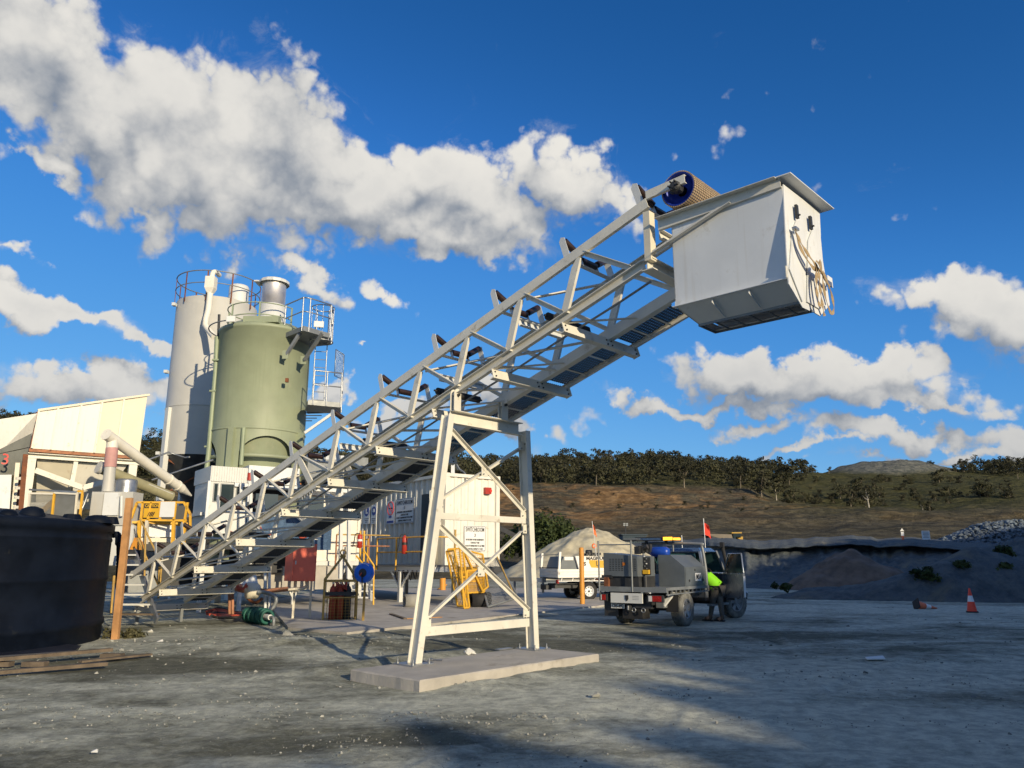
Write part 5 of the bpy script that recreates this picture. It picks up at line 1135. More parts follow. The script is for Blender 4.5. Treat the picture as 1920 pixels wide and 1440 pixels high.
MB().tube([at(214, 1080, Y=18.6), at(208, 1150, Y=18.3)], .03, 8).build('handrail_post', 'old_yellow', stv)
MB().tube([at(213, 1085, Y=18.7), at(222, 1105, Y=18.7), at(220, 1118, Y=18.6)], .02, 8).build('handrail', 'old_yellow', stv)
tw = thing('orange_hood', 'small orange machine hood above the stairs', 'machine guard', (at(250, 1020, Y=20.9).x, 20.9, 0))
MB().plate([at(243, 1030, Y=20.9), at(262, 1032, Y=20.9), at(258, 1016, Y=20.9), at(252, 1008, Y=20.9)], .3, V3((0, 1, 0))).build('hood', 'orange_post', tw)
MB().box(at(252, 1040, Y=20.9), .5, .4, .25).build('motor', 'dark_steel', tw)

# black water tank, with lids on its roof, and a timber edge
tk = V3((-12.02, 15.35, 0)); RT = 3.62; zt = 2.36
tank = thing('water_tank', 'large round black poly water tank at the left edge of the yard', 'tank', tk)
pr_ = [(RT, -.1), (RT, .28), (RT+.03, .30), (RT+.03, .40), (RT-.005, .43), (RT, 1.18), (RT+.02, 1.2), (RT+.02, 1.25), (RT, 1.28), (RT, 1.98), (RT+.015, 2.0), (RT+.015, 2.03), (RT, 2.06), (RT, 2.16), (RT+.04, 2.18), (RT+.04, zt-.03), (RT-.02, zt)]
MB().lathe(tk, pr_, 96).build('wall', 'black_poly', tank)
MB().lathe(tk, [(0, zt+.28), (RT*.6, zt+.22), (RT-.02, zt)], 64).build('roof', 'black_poly', tank)
for (x, w, h, kind) in ((46, 22, 24, 'dome'), (0, 16, 15, 'dome'), (124, 22, 15, 'hex'), (174, 26, 17, 'dome'), (202, 14, 15, 'hex')):
    q = at(x, 972, Y=14.2+(x-46)*.012); q.z = zt-.02; rr_ = w/1440*14.5*1.05; hh = h/1440*14.5
    MB().lathe(q+V3((0, .2, 0)), [(rr_, 0), (rr_*.97, hh*.35), (rr_*.75, hh*.8), (rr_*.35, hh*.98), (0, hh)] if kind == 'dome' else [(rr_, 0), (rr_*.62, hh), (0, hh)], 20 if kind == 'dome' else 8, sm=kind == 'dome').build('roof_lug', 'black_poly', tank)
q = at(221, 1005, Y=17.2); m = MB(); m.tube(curve([at(213, 1003, Y=17.3), at(219, 1002, Y=17.2), at(222, 1006, Y=17.2), at(222, 1020, Y=17.1)], 8), .07, 10); m.tube(curve([at(222, 1018, Y=17.1), at(222, 1060, Y=17.1), at(220, 1095, Y=17.0), at(222, 1110, Y=17)], 8), .045, 8); m.build('outlet_pipe', 'black_poly', tank)
tp_ = thing('timber_post', 'tall square timber post leaning beside the black tank', 'post', gp(216, 1198))
MB().beam(gp(216, 1199)-Z3*.3, at(243, 934, Y=16.6), .135, .09, V3((0, 1, 0))).build('post', 'timber', tp_)
# long timber pallet edge and black sheet at the foot of the tank
pt = thing('pallet', 'weathered timber pallet edge lying in front of the black tank', 'pallet', gp(100, 1245))
for (xa, ya, xb, yb, h, mt) in ((-60, 1252, 208, 1228, .05, 'pallet_wood'), (-60, 1266, 200, 1245, .05, 'pallet_wood'), (150, 1240, 282, 1226, .03, 'pallet_wood')):
    a, b_ = gp(xa, ya, .05), gp(xb, yb, .05); a.z = b_.z = .03+h*.5+(.08 if ya < 1260 and xa < 0 else 0)
    MB().beam(a, b_, .13, h, Z3).build('board', mt, pt)
for x in (65, 0, 210):
    q = gp(x, 1252 if x < 200 else 1236); MB().box(q+Z3*.055, .34, .14, .07).build('block', 'pallet_wood', pt)
m = MB(); a = [gp(-60, 1236, .03), gp(140, 1222, .03), gp(152, 1212, .03), gp(100, 1208, .03), gp(-60, 1225, .03)]; m.plate(a, .02, Z3); tag(m.build('black_sheet', 'black_sheet', None, loc=gp(60, 1225)), 'black plastic sheet lying between the tank and the pallet', 'sheet')
# ------------------------------------------------------------------ switchroom container, its deck and signs
def corrugated(par, o, dx, nrm, L, z0, z1, pitch, dep, mt, name='corrugated_wall', skip=None):
    m = MB(); n = int(L/pitch); P = []
    for i in range(n):
        a = i*L/n; w = L/n; P += [(a, 0), (a+w*.30, 0), (a+w*.42, dep), (a+w*.88, dep)]
    P.append((L, 0)); vs = []
    for a, d in P: q = V3(o)+dx*a-nrm*d; vs += [V3((q.x, q.y, z0)), V3((q.x, q.y, z1))]
    m.add(vs, [(2*i, 2*i+2, 2*i+3, 2*i+1) for i in range(len(P)-1)]); return m.build(name, mt, par)
KC = at(834, 1062, Y=30.0); zc0 = KC.z; zc1 = at(834, 887, Y=30.0).z; kc = V3((KC.x, KC.y, 0)); LW = 2.44; LL = 12.0
sw = thing('switchroom_container', 'cream corrugated container with SWITCHROOM signs on a raised deck', 'container', kc)
def cf(a, z, d=0): return kc+E2*a-E1*d+Z3*z         # on the end face, d proud of it
def cs_(b, z, d=0): return kc+E1*b-E2*d+Z3*z        # on the long side
corrugated(sw, kc+E2*.08, E2, -E1, LW-.16, zc0+.12, zc1-.12, .32, .045, 'container', 'end_wall')
corrugated(sw, kc+E1*.08, E1, -E2, LL-.16, zc0+.12, zc1-.12, .44, .11, 'container')
for (p, q) in (((0, 0), (LW, 0)), ):
    MB().beam(cf(0, zc1-.06), cf(LW, zc1-.06), .14, .13, Z3).build('top_rail', 'container', sw); MB().beam(cf(0, zc0+.06), cf(LW, zc0+.06), .14, .14, Z3).build('bottom_rail', 'container', sw)
    MB().beam(cs_(0, zc1-.06), cs_(LL, zc1-.06), .14, .12, Z3).build('top_rail', 'container', sw); MB().beam(cs_(0, zc0+.06), cs_(LL, zc0+.06), .14, .13, Z3).build('bottom_rail', 'container', sw)
for (a, b_) in ((0, 0), (LW, 0), (0, LL)):
    q = kc+E2*a+E1*b_; MB().beam(q+Z3*zc0, q+Z3*zc1, .17, .17, E1).build('corner_post', 'container', sw)
    for z in (zc0+.06, zc1-.06): MB().box(q+Z3*z, .20, .19, .15, AXE).build('corner_casting', 'container', sw)
MB().plate([kc+Z3*(zc1-.03), kc+E2*LW+Z3*(zc1-.03), kc+E2*LW+E1*LL+Z3*(zc1-.03), kc+E1*LL+Z3*(zc1-.03)], .02, Z3).build('roof', 'container', sw)
MB().plate([kc+Z3*(zc0+.03), kc+E2*LW+Z3*(zc0+.03), kc+E2*LW+E1*LL+Z3*(zc0+.03), kc+E1*LL+Z3*(zc0+.03)], .03, Z3).build('floor', 'dark_steel', sw)
MB().plate([cf(LW, zc0), cf(LW, zc0)+E1*LL, cf(LW, zc1)+E1*LL, cf(LW, zc1)], .02, E2).build('far_wall', 'container', sw)
# door in the long side standing open against it
bd = upto(cs_(0, 2), E1, 812); zd0, zd1 = zc0+.12, at(800, 922, Y=30.2).z
MB().hexa([cs_(bd, zd0, .02), cs_(bd-.9, zd0, .75), cs_(bd-.9, zd1, .75), cs_(bd, zd1, .02)], [cs_(bd-.05, zd0, -.03), cs_(bd-.95, zd0, .70), cs_(bd-.95, zd1, .70), cs_(bd-.05, zd1, -.03)]).build('door', 'container', sw)
MB().hexa([cs_(bd, zd0, .012), cs_(bd+1.0, zd0, .012), cs_(bd+1.0, zd1, .012), cs_(bd, zd1, .012)], [cs_(bd, zd0, -.3), cs_(bd+1.0, zd0, -.3), cs_(bd+1.0, zd1, -.3), cs_(bd, zd1, -.3)]).build('doorway', 'dark_steel', sw)
def sgn(par, fn, a, z, w, h, axx, lines, mt='sign_white', nm='sign'):
    up_ = Z3; s = MB().hexa([fn(a, z-h/2, .03), fn(a+w, z-h/2, .03), fn(a+w, z+h/2, .03), fn(a, z+h/2, .03)], [fn(a, z-h/2, .02), fn(a+w, z-h/2, .02), fn(a+w, z+h/2, .02), fn(a, z+h/2, .02)]).build(nm, mt, par)
    e = .012; m = MB()
    for (u0, u1, v0, v1) in ((.02, w-.02, h/2-.035, h/2-.02), (.02, w-.02, -h/2+.02, -h/2+.035), (.02, .035, -h/2+.02, h/2-.02), (w-.035, w-.02, -h/2+.02, h/2-.02)):
        m.hexa([fn(a+u0, z+v0, .034), fn(a+u1, z+v0, .034), fn(a+u1, z+v1, .034), fn(a+u0, z+v1, .034)], [fn(a+u0, z+v0, .031), fn(a+u1, z+v0, .031), fn(a+u1, z+v1, .031), fn(a+u0, z+v1, .031)])
    m.build('border', 'sign_black', s, kind='stuff')
    for (tx, sz, dz, wd) in lines: text_part('lettering', tx, sz, fn(a+w/2, z+dz, .036), axx, Z3, 'sign_black', s, .002, width=wd, bold=.003)
    return s
zs = at(885, 1010, Y=31).z; a0 = upto(cf(0, zs), E2, 869); a1 = upto(cf(0, zs), E2, 910); sw_ = a1-a0
LN = lambda W: [('SWITCHROOM', .24, .34, W*.84), ('3', .17, .12, None), ('IN THE EVENT OF FIRE OR EMERGENCY', .09, -.05, W*.82), ('CONTACT THIS', .09, -.17, W*.40), ('DOOR TO REMAIN SHUT AT ALL TIMES', .09, -.29, W*.86), ('ESSENTIAL ENERGY 13 13 88', .09, -.41, W*.70)]
s_ = sgn(sw, cf, a0, zs, sw_, 1.0, E2, LN(sw_)); s_['label'] = 'white SWITCHROOM 3 sign on the end wall'
zs2 = at(759, 955, Y=31.8).z; b1_ = upto(cs_(0, zs2), E1, 777.5); b0_ = upto(cs_(0, zs2), E1, 743)
csx = lambda a, z, d=0: cs_(b0_-a, z, d)
s_ = sgn(sw, csx, 0, zs2, b0_-b1_, 1.05, -E1, LN(b0_-b1_)); s_['label'] = 'white SWITCHROOM 3 sign on the long wall'
def pict(x0, x1, y, h, kind):
    z = at((x0+x1)/2, y, Y=32.5).z; A = upto(cs_(0, z), E1, x0); B = upto(cs_(0, z), E1, x1); f = lambda a, zz, d=0: cs_(A-a, zz, d); w = A-B
    s = MB().hexa([f(0, z-h/2, .03), f(w, z-h/2, .03), f(w, z+h/2, .03), f(0, z+h/2, .03)], [f(0, z-h/2, .02), f(w, z-h/2, .02), f(w, z+h/2, .02), f(0, z+h/2, .02)]).build('safety_sign', 'sign_white', sw)
    r = w*.38; c = f(w/2, z+h*.18, .03)
    if kind == 'no':
        MB().ring(c-E2*.006, r, .018, 24, X=E1, Y=Z3).build('symbol_ring', 'sign_red', s); MB().beam(c-E2*.008+E1*r*.7+Z3*r*.7, c-E2*.008-E1*r*.7-Z3*r*.7, .012, .03, E2).build('symbol_bar', 'sign_red', s)
        MB().beam(c-E2*.005+E1*r*.6, c-E2*.005-E1*r*.6, .008, .05, Z3).build('cigarette', 'sign_black', s)
        MB().box(f(w/2, z-h*.18, .034), .008, w*.3, .09, (E2, E1, Z3)).build('panel', 'sign_blue', s); MB().box(f(w/2, z-h*.40, .034), .008, w*.8, .10, (E2, E1, Z3)).build('panel', 'sign_blue', s)
    else:
        MB().cyl(c, c-E2*.01, r, n=24).build('symbol_disc', 'sign_blue', s)
        if kind == 'boot': MB().plate([c-E2*.012+E1*x+Z3*y for x, y in ((r*.35, r*.6), (-r*.0, r*.6), (-r*.0, -r*.1), (-r*.5, -r*.25), (-r*.5, -r*.5), (r*.35, -r*.5))], .004, -E2).build('symbol', 'sign_white', s)
        else: MB().cyl(c-E2*.011+Z3*r*.1, c-E2*.016+Z3*r*.1, r*.42, n=16).build('symbol', 'sign_white', s); MB().box(c-E2*.014-Z3*r*.1, .01, r*1.0, r*.22, (E2, E1, Z3)).build('symbol', 'sign_white', s)
        for k in range(3): MB().box(f(w/2, z-h*(.22+.09*k), .034), .006, w*(.7-.15*k), .025, (E2, E1, Z3)).build('caption_line', 'sign_black', s)
pict(671, 679, 957, .85, 'boot'); pict(683, 694, 957, .85, 'boot'); pict(697, 707, 958, .85, 'head'); pict(726, 741, 958, 1.0, 'no')
# alarm box, conduits, faded marks
q = cf(upto(cf(0, zc1-.7), E2, 912), at(916, 920, Y=31).z, .08); MB().box(q, .30, .14, .26, AXE).build('alarm_box', 'red_paint', sw); MB().cyl(q+E2*.1-E1*.07, q+E2*.1-E1*.09, .07, n=12).build('sounder', 'sign_red', sw)
qz = at(870, 888, Y=30.9); MB().tube(curve([at(858, 890, Y=31)+Z3*.2, at(856, 870, Y=31), at(862, 880, Y=30.9), at(872, 888, Y=30.6), at(873, 905, Y=30.5)], 14), .035, 6).build('conduit', 'grey_steel', sw)
for (x0, x1, y0) in ((846, 853, 850), (816, 824, 862)): a = at(x0, 890, Y=32); b_ = at(x1, y0, Y=32); MB().box((a+b_)/2+Z3*.1, abs(b_.x-a.x), .25, abs(b_.z-a.z)+.3).build('roof_riser', 'chute_white', sw)
# deck in front of the long side
DZ = zc0+.06; dk0 = cs_(-.6, 0, 1.45); 
def dq(b, z, a=0): return kc-E2*1.45+E1*b+E2*a+Z3*z
bL = upto(dq(0, DZ), E1, 752)
dkt = thing('access_deck', 'raised steel deck with yellow railings along the switchroom container', 'platform', dq(bL, 0))
B1_, B2_ = -.95, 7.5
MB().plate([dq(B1_, DZ-.06), dq(B2_, DZ-.06), dq(B2_, DZ-.06, 1.40), dq(B1_, DZ-.06, 1.40)], .05, Z3).build('deck_plate', 'dark_steel', dkt)
MB().beam(dq(B1_, DZ-.14), dq(B2_, DZ-.14), .08, .22, Z3, 'C', .012, flip=True).build('edge_beam', 'pale_steel', dkt)
MB().beam(dq(B1_, DZ-.14), dq(B1_, DZ-.14, 1.4), .08, .22, Z3, 'C', .012).build('edge_beam', 'pale_steel', dkt)
for b_ in (bL, bL+3.6): 
    lg = MB().beam(dq(b_, 0), dq(b_, DZ-.25), .15, .15, E1).build('leg', 'pale_steel', dkt)
    for sg in (-1, 1): MB().beam(dq(b_, .55), dq(b_+sg*.75, DZ-.26), .07, .07, E2).build('knee_brace', 'pale_steel', dkt)
for b_ in (B1_+.05, bL+1.9): MB().beam(dq(b_, 0, 1.3), dq(b_, DZ-.25, 1.3), .12, .12, E1).build('leg', 'grey_steel', dkt)
for f_ in (.48, 1.02):
    MB().tube([dq(B1_, DZ+f_), dq(2.9, DZ+f_)], .028, 8).build('rail', 'yellow_paint', dkt); MB().tube([dq(3.75, DZ+f_), dq(B2_, DZ+f_)], .028, 8).build('rail', 'yellow_paint', dkt)
MB().tube([dq(B1_, DZ+1.02), dq(B1_, DZ+1.02, 1.3)], .028, 8).build('rail', 'yellow_paint', dkt)
for b_ in (B1_, upto(dq(0, DZ), E1, 742), 2.9, 3.75, 5.4, 7.4): MB().tube([dq(b_, DZ-.2), dq(b_, DZ+1.02)], .032, 8).build('rail_post', 'yellow_paint', dkt)
MB().tube([dq(B1_, DZ-.2, 1.3), dq(B1_, DZ+1.3, 1.3)], .04, 8).build('rail_post', 'old_yellow', dkt)
for k in range(5): MB().tube(curve([dq(-.4+k*.35, DZ-.2), dq(-.3+k*.35, DZ-.5-.04*k), dq(-.1+k*.35, DZ-.22)], 8), .025, 6).build('hanging_cable', 'rubber', dkt)
# small stair down from the deck
stt = thing('stair', 'short white stair with yellow handrail behind the blue hose reel', 'stairs', gp(680, 1122))
for k in range(4):
    a = at(664+k*3, 1122-k*12+0, Y=27.6); b_ = at(700-k*0, 1122-k*12, Y=27.6); MB().hexa([a, b_, b_+Z3*.05, a+Z3*.05], [a+E1*.3, b_+E1*.3, b_+E1*.3+Z3*.05, a+E1*.3+Z3*.05]).build('tread', 'pale_steel', stt)
MB().beam(at(700, 1125, Y=27.6), at(672, 1075, Y=27.8), .06, .16, Z3).build('stringer', 'pale_steel', stt); MB().beam(at(672, 1125, Y=28), at(655, 1080, Y=28), .06, .16, Z3).build('stringer', 'pale_steel', stt)
MB().tube([at(682, 1032, Y=27.5), at(701, 1060, Y=27.3), at(700, 1134, Y=27.3)], .03, 8).build('handrail', 'yellow_paint', stt); MB().tube([at(668, 1042, Y=27.5), at(690, 1068, Y=27.3)], .03, 8).build('handrail', 'yellow_paint', stt)
for x in (676, 683): MB().tube([at(x, 995, Y=27.9), at(x-1, 1053, Y=27.9)], .035, 8).build('gate_post', 'yellow_paint', stt)
# extinguishers hang on the deck railing
def extinguisher(x, y0, y1, Yd, r, lab):
    t = at(x, y0, Y=Yd); b_ = at(x, y1, Y=Yd); e = thing('fire_extinguisher', lab, 'extinguisher', b_); h = t.z-b_.z
    MB().lathe(b_, [(0, 0), (r, .02), (r, h*.78), (r*.8, h*.86), (r*.35, h*.91), (r*.35, h*.93)], 20).build('cylinder', 'red_paint', e)
    MB().box(b_+Z3*h*.96, r*.7, r*.5, h*.08).build('valve', 'dark_steel', e); MB().tube(curve([b_+Z3*h*.95-V3((r*.3, 0, 0)), b_+Z3*h*.9-V3((r*1.6, .05, 0)), b_+Z3*h*.5-V3((r*2.0, .05, 0)), b_+Z3*h*.1-V3((r*2.6, .03, 0))], 10), .018, 6).build('hose', 'rubber', e)
    MB().lathe(b_, [(r+.003, h*.45), (r+.003, h*.58)], 20).build('label_band', 'sign_black' if r > .1 else 'sign_white', e)
extinguisher(758, 1001, 1039, 29.6, .105, 'red fire extinguisher with black hose on the switchroom wall near the open door'); extinguisher(674, 999, 1028, 27.9, .095, 'red fire extinguisher with white band left end of the yellow railing')
# white container end in front of the switchroom, left
w2 = thing('site_container', 'plain white container on steel legs left of the switchroom', 'container', (at(600, 1110, Y=28.8).x, 28.8, 0))
ka = at(596, 1052, Y=28.8); wk2 = upto(ka, E2, 669); zt2 = at(668, 955, Y=30).z
def kq(a, z, d=0): return V3((ka.x, ka.y, 0))+E2*a-E1*d+Z3*z
MB().hexa([kq(-1.2, ka.z), kq(wk2, ka.z), kq(wk2, zt2), kq(-1.2, zt2)], [kq(-1.2, ka.z, -5), kq(wk2, ka.z, -5), kq(wk2, zt2, -5), kq(-1.2, zt2, -5)]).build('body', 'container', w2)
for z in (zt2-.04, ka.z+.04, ka.z+.75): MB().beam(kq(-1.2, z, .01), kq(wk2+.01, z, .01), .05, .07, Z3).build('seam_rail', 'container', w2)
MB().beam(kq(wk2, ka.z, .01), kq(wk2, zt2, .01), .12, .1, E1).build('corner_post', 'container', w2)
for a in (-.9, .5, wk2-.3):
    MB().beam(kq(a, 0, .1), kq(a, ka.z-.02, .1), .12, .12, E1).build('leg', 'pale_steel', w2)
    for sg in (-1, 1): MB().beam(kq(a, .25, .1), kq(a+sg*.65, ka.z-.1, .1), .06, .06, E1).build('leg_brace', 'pale_steel', w2)
MB().beam(kq(-1.2, ka.z-.08, .12), kq(wk2, ka.z-.08, .12), .1, .16, Z3).build('sill_beam', 'pale_steel', w2)
for f_ in (.55, .95): MB().tube([kq(.3, ka.z+f_, .9), kq(wk2+.9, ka.z+f_, .9)], .026, 8).build('rail', 'rust_light' if f_ < .8 else 'old_yellow', w2)
for a in (.3, wk2+.05): MB().tube([kq(a, ka.z-.3, .9), kq(a, ka.z+.95, .9)], .03, 8).build('rail_post', 'rust_light', w2)
# red steel cabinet
rc = thing('red_cabinet', 'red steel cabinet on a bent pipe stand under the conveyor', 'cabinet', (at(560, 1115, Y=21.3).x, 21.3, 0))
ra, rb_ = at(531, 1090, Y=21.2), at(591, 1091, Y=21.4); rt = at(560, 1020, Y=21.2).z; dv = (rb_-ra); dv.z = 0; wdt = dv.length; dv.normalize(); nb = V3((-dv.y, dv.x, 0))
aE = dv*.22
def rq(a, z, b=0): return V3((ra.x, ra.y, 0))+dv*a+nb*b+Z3*z
MB().hexa([rq(.22, ra.z), rq(wdt, ra.z), rq(wdt, rt), rq(.22, rt)], [rq(.0, ra.z, .45), rq(wdt-.2, ra.z, .45), rq(wdt-.2, rt, .45), rq(.0, rt, .45)]).build('body', 'cabinet_red', rc)
MB().hexa([rq(.25, ra.z+.03, -.02), rq(wdt-.03, ra.z+.03, -.02), rq(wdt-.03, rt-.03, -.02), rq(.25, rt-.03, -.02)], [rq(.25, ra.z+.03, -.002), rq(wdt-.03, ra.z+.03, -.002), rq(wdt-.03, rt-.03, -.002), rq(.25, rt-.03, -.002)]).build('door', 'cabinet_red', rc)
MB().box(rq(.30, (ra.z+rt)/2, -.03), .03, .02, .10, (dv, nb, Z3)).build('handle', 'pale_steel', rc)
MB().tube(curve([rq(.6, ra.z, .2), rq(.62, ra.z-.12, .2), rq(.5, ra.z-.2, .2), rq(.1, ra.z-.22, .2), rq(-.6, ra.z-.26, .3)], 10), .045, 8).build('pipe_stand', 'rusty_cream', rc)
for a in (.3, wdt-.1): MB().beam(rq(a, 0, .3), rq(a, ra.z, .3), .06, .06, nb).build('leg', 'rusty_cream', rc)
# pump and hose clutter below
pm = thing('pump', 'rusty pump body with pipes under the conveyor left of the red cabinet', 'pump', (at(480, 1140, Y=21).x, 21, 0))
q = at(474, 1108, Y=20.9); MB().lathe(q, [(0, -.18), (.2, -.16), (.22, .1), (.14, .18), (0, .2)], 18, ax=(Z3, E1, E2)).build('housing', 'rusty_cream', pm)
MB().tube(curve([at(482, 1106, Y=20.9), at(500, 1108, Y=20.9), at(540, 1104, Y=21)], 8), .06, 10).build('pipe', 'rust_light', pm); MB().tube(curve([at(440, 1104, Y=21), at(455, 1108, Y=21), at(466, 1108, Y=21)], 6), .05, 8).build('pipe', 'rust_light', pm)
MB().tube(curve([at(484, 1110, Y=20.7), at(504, 1112, Y=20.7), at(518, 1122, Y=20.7), at(512, 1140, Y=20.7), at(500, 1150, Y=20.6)], 12), .05, 8).build('hose', 'grey_steel', pm)
MB().tube(curve([at(466, 1100, Y=21), at(462, 1118, Y=20.9), at(478, 1130, Y=20.8), at(492, 1122, Y=20.8)], 10), .04, 8).build('hose', 'rust', pm)
MB().plate([at(452, 1098, Y=20.8), at(484, 1096, Y=20.9), at(480, 1080, Y=21.0), at(462, 1082, Y=20.9)], .03, Z3).build('cover', 'chute_white', pm)
for x in (430, 436, 497, 505): MB().beam(at(x, 1070, Y=21.2), at(x, 1152, Y=21.0), .06, .06, E1).build('support', 'rust_light' if x < 440 else 'pale_steel', pm)
hr = thing('layflat_hose_pile', 'tangled red and orange hoses heaped on the ground beneath the conveyor', 'hose', gp(430, 1152))
for k in range(7):
    r_ = random.Random(k); MB().tube(curve([gp(385+r_.random()*14, 1145+k*1.5, .04+.02*k), gp(410, 1140+k*3, .05+.03*r_.random()), gp(440+r_.random()*8, 1148+k*1.6, .03+.02*k), gp(462+r_.random()*20, 1146+k*1.4, .05)], 14), .035, 7).build('hose', 'hose_red' if k % 3 else 'rubber', hr)
r2 = thing('hose_coil', 'hank of red cable looped over the pump', 'cable', at(448, 1100, Y=20.8))
for k in range(5): MB().tube(curve([at(442+k*3, 1092+k, Y=20.7), at(446+k*2, 1106, Y=20.65), at(456+k*2, 1102-k, Y=20.7), at(462, 1094+k*2, Y=20.7)], 10), .018, 6).build('loop', 'hose_red', r2)
gh = thing('hose_reel', 'green hose wound on a pipe lying at the edge of the concrete', 'hose', gp(490, 1158))
a, b_ = gp(464, 1152, .18), gp(503, 1157, .18); ax_ = (b_-a).normalized()
MB().cyl(a, b_+ax_*.12, .07, n=12).build('core_pipe', 'pale_steel', gh)
L_ = (b_-a).length
for k in range(9): MB().ring(a+ax_*L_*(k+.5)/9, .155+.02*(k % 2), .042, 18, X=Z3, Y=ax_.cross(Z3).normalized()).build('turn', 'hose_green', gh)
MB().tube(curve([b_+ax_*.1, b_+ax_*.3, b_+ax_*.34-Z3*.1, b_+ax_*.33-Z3*.18], 6), .04, 8).build('elbow', 'grey_steel', gh)
# gas bottle cage with lifting eye
def cage():
    o = gp(632, 1166); g = thing('bottle_cage', 'yellow lifting cage holding red gas bottles on the concrete', 'gas cage', o); d1 = V3((.86, .22, 0)).normalized(); d2 = V3((-.22, .86, 0)).normalized(); w, dp, h = .86, .60, 1.08
    cs4 = [(-.5, -.5), (.5, -.5), (.5, .5), (-.5, .5)]; C = [o+V3((-.02, .32, 0))+d1*(i*w)+d2*(j*dp) for i, j in cs4]
    top = o+V3((0, .32, 1.78))
    for k, p in enumerate(C):
        MB().beam(p, p+Z3*h, .05, .05, d1).build('corner_post', 'old_yellow', g); MB().beam(p+Z3*h, top-Z3*.08+(p-C[0])*0+V3((0, 0, 0)), .05, .05, d1).build('lifting_leg', 'old_yellow', g)
        q = C[(k+1) % 4]
        for z, t in ((.03, .06), (h*.97, .05), (.62, .035)): MB().beam(p+Z3*z, q+Z3*z, t, t, Z3).build('rail', 'old_yellow', g)
        m = MB(); n = 9
        for i in range(1, n): a = p.lerp(q, i/n); m.tube([a+Z3*.05, a+Z3*.60], .005, 4)
        for i in range(1, 8): z = .05+i*.075; m.tube([p+Z3*z, q+Z3*z], .005, 4)
        m.build('wire_mesh', 'old_yellow', g, kind='stuff')
    MB().ring(top+Z3*.02, .07, .02, 16, X=d1, Y=Z3).build('lifting_eye', 'old_yellow', g)
    MB().box(top-Z3*.08, .16, .1, .06, (d1, d2, Z3)).build('eye_plate', 'old_yellow', g)
    MB().plate([C[0]+Z3*.02, C[1]+Z3*.02, C[2]+Z3*.02, C[3]+Z3*.02], .02, Z3).build('floor', 'rust_light', g)
    cc = (C[0]+C[2])/2; MB().beam(C[0]+Z3*.72, C[1]+Z3*.72, .01, .10, Z3).build('retaining_strap', 'dark_steel', g)
    for i, (a, b_, mt) in enumerate(((-.20, -.1, 'red'), (.0, -.1, 'red'), (.20, -.08, 'dark'), (-.1, .12, 'red'), (.14, .13, 'dark'))):
        p = cc+d1*a+d2*b_+Z3*.04; e = MB().lathe(p, [(0, 0), (.095, .01), (.095, .74), (.07, .84), (.03, .88), (.03, .93)], 18).build('gas_bottle', 'hose_red' if mt == 'red' else 'dark_steel', None, loc=p)
        tag(e, ['leftmost red gas bottle at the front of the yellow cage', 'red gas bottle in the front middle of the yellow cage', 'dark gas bottle at the front right of the yellow cage', 'red gas bottle at the rear left of the yellow cage', 'dark gas bottle at the rear right of the yellow cage'][i], 'gas bottle', 'bottles in the yellow cage')
        MB().box(p+Z3*.95, .05, .05, .06).build('valve', 'rusty_cream', e)
    m = MB(); [m.tube(curve([cc+d1*(-.15+.06*k)+Z3*(1.02), cc+d1*(.05*k)+d2*(-.2)+Z3*(.9-.03*k), cc+d1*(.25-.04*k)+Z3*(1.04)], 8), .018, 6) for k in range(4)]
    tag(m.build('gas_hose', 'hose_red', None, loc=cc+Z3), 'red gas hose looped over the bottles in the yellow cage', 'hose')
cage()
br = thing('hose_reel', 'bright blue enclosed hose reel with a black hub beside the yellow cage', 'hose reel', at(683, 1092, Y=20.6))
bc = at(683, 1074, Y=20.7); rb2 = .262; axr = V3((-.25, -.97, .0)).normalized(); axh = V3((.97, -.25, 0)).normalized(); AXR = (axh, Z3, axr)
MB().lathe(bc, [(.10, .10), (rb2*.8, .11), (rb2*.97, .085), (rb2, .05), (rb2*.93, .02), (rb2, -.02), (rb2*.97, -.08), (rb2*.75, -.1), (0, -.1)], 36, ax=AXR).build('casing', 'blue_plastic', br)
MB().lathe(bc, [(0, .135), (.06, .13), (.115, .10)], 20, ax=AXR).build('hub', 'dark_steel', br)
MB().beam(bc+axr*.13, bc+axr*.14-Z3*.07-axh*.06, .04, .03, axh).build('crank', 'hose_red', br); MB().tube(curve([bc+axr*.13, bc+axr*.16-Z3*.15+axh*.02, bc+axr*.1-Z3*.35], 8), .018, 6).build('hose_tail', 'rubber', br)
MB().beam(bc-axr*.08+Z3*.0, V3((bc.x, bc.y+.1, 0)), .05, .05, axh).build('stand', 'old_yellow', br)
MB().lathe(bc, [(rb2*.90, .100), (rb2*.95, .092)], 36, ax=AXR, a0=.8, a1=2.3).build('printed_rim', 'sign_white', br)
# short concrete pipes and leaning barrier panels
def cpipe(x0, x1, yb, d, r, lab, mt, inner=None):
    a = gp(x0, yb); ar = V3((a.x, a.y, r)); dr = V3((.93, .37, 0)).normalized(); t = thing('pipe_section', lab, 'pipe', a); L = upto(ar, dr, x1)
    MB().lathe(ar, [(r*.72, 0), (r, 0), (r, L), (r*.72, L), (r*.72, 0)], 32, ax=(dr.cross(Z3)*-1, Z3, dr)).build('barrel', mt, t)
    if inner: 
        for k in (.62, .45): MB().lathe(ar, [(r*k, .02), (r*k+.03, .02), (r*k+.03, L), (r*k, L), (r*k, .02)], 28, ax=(dr.cross(Z3)*-1, Z3, dr)).build('inner_pipe', mt, t)
    return t
cpipe(758, 790, 1141, 0, .235, 'short open concrete pipe lying left of the trestle leg', 'concrete_pipe')
cpipe(882, 917, 1141, 0, .27, 'black pipe section with nested rings by the yellow barrier panels', 'rubber', True)
bar = []
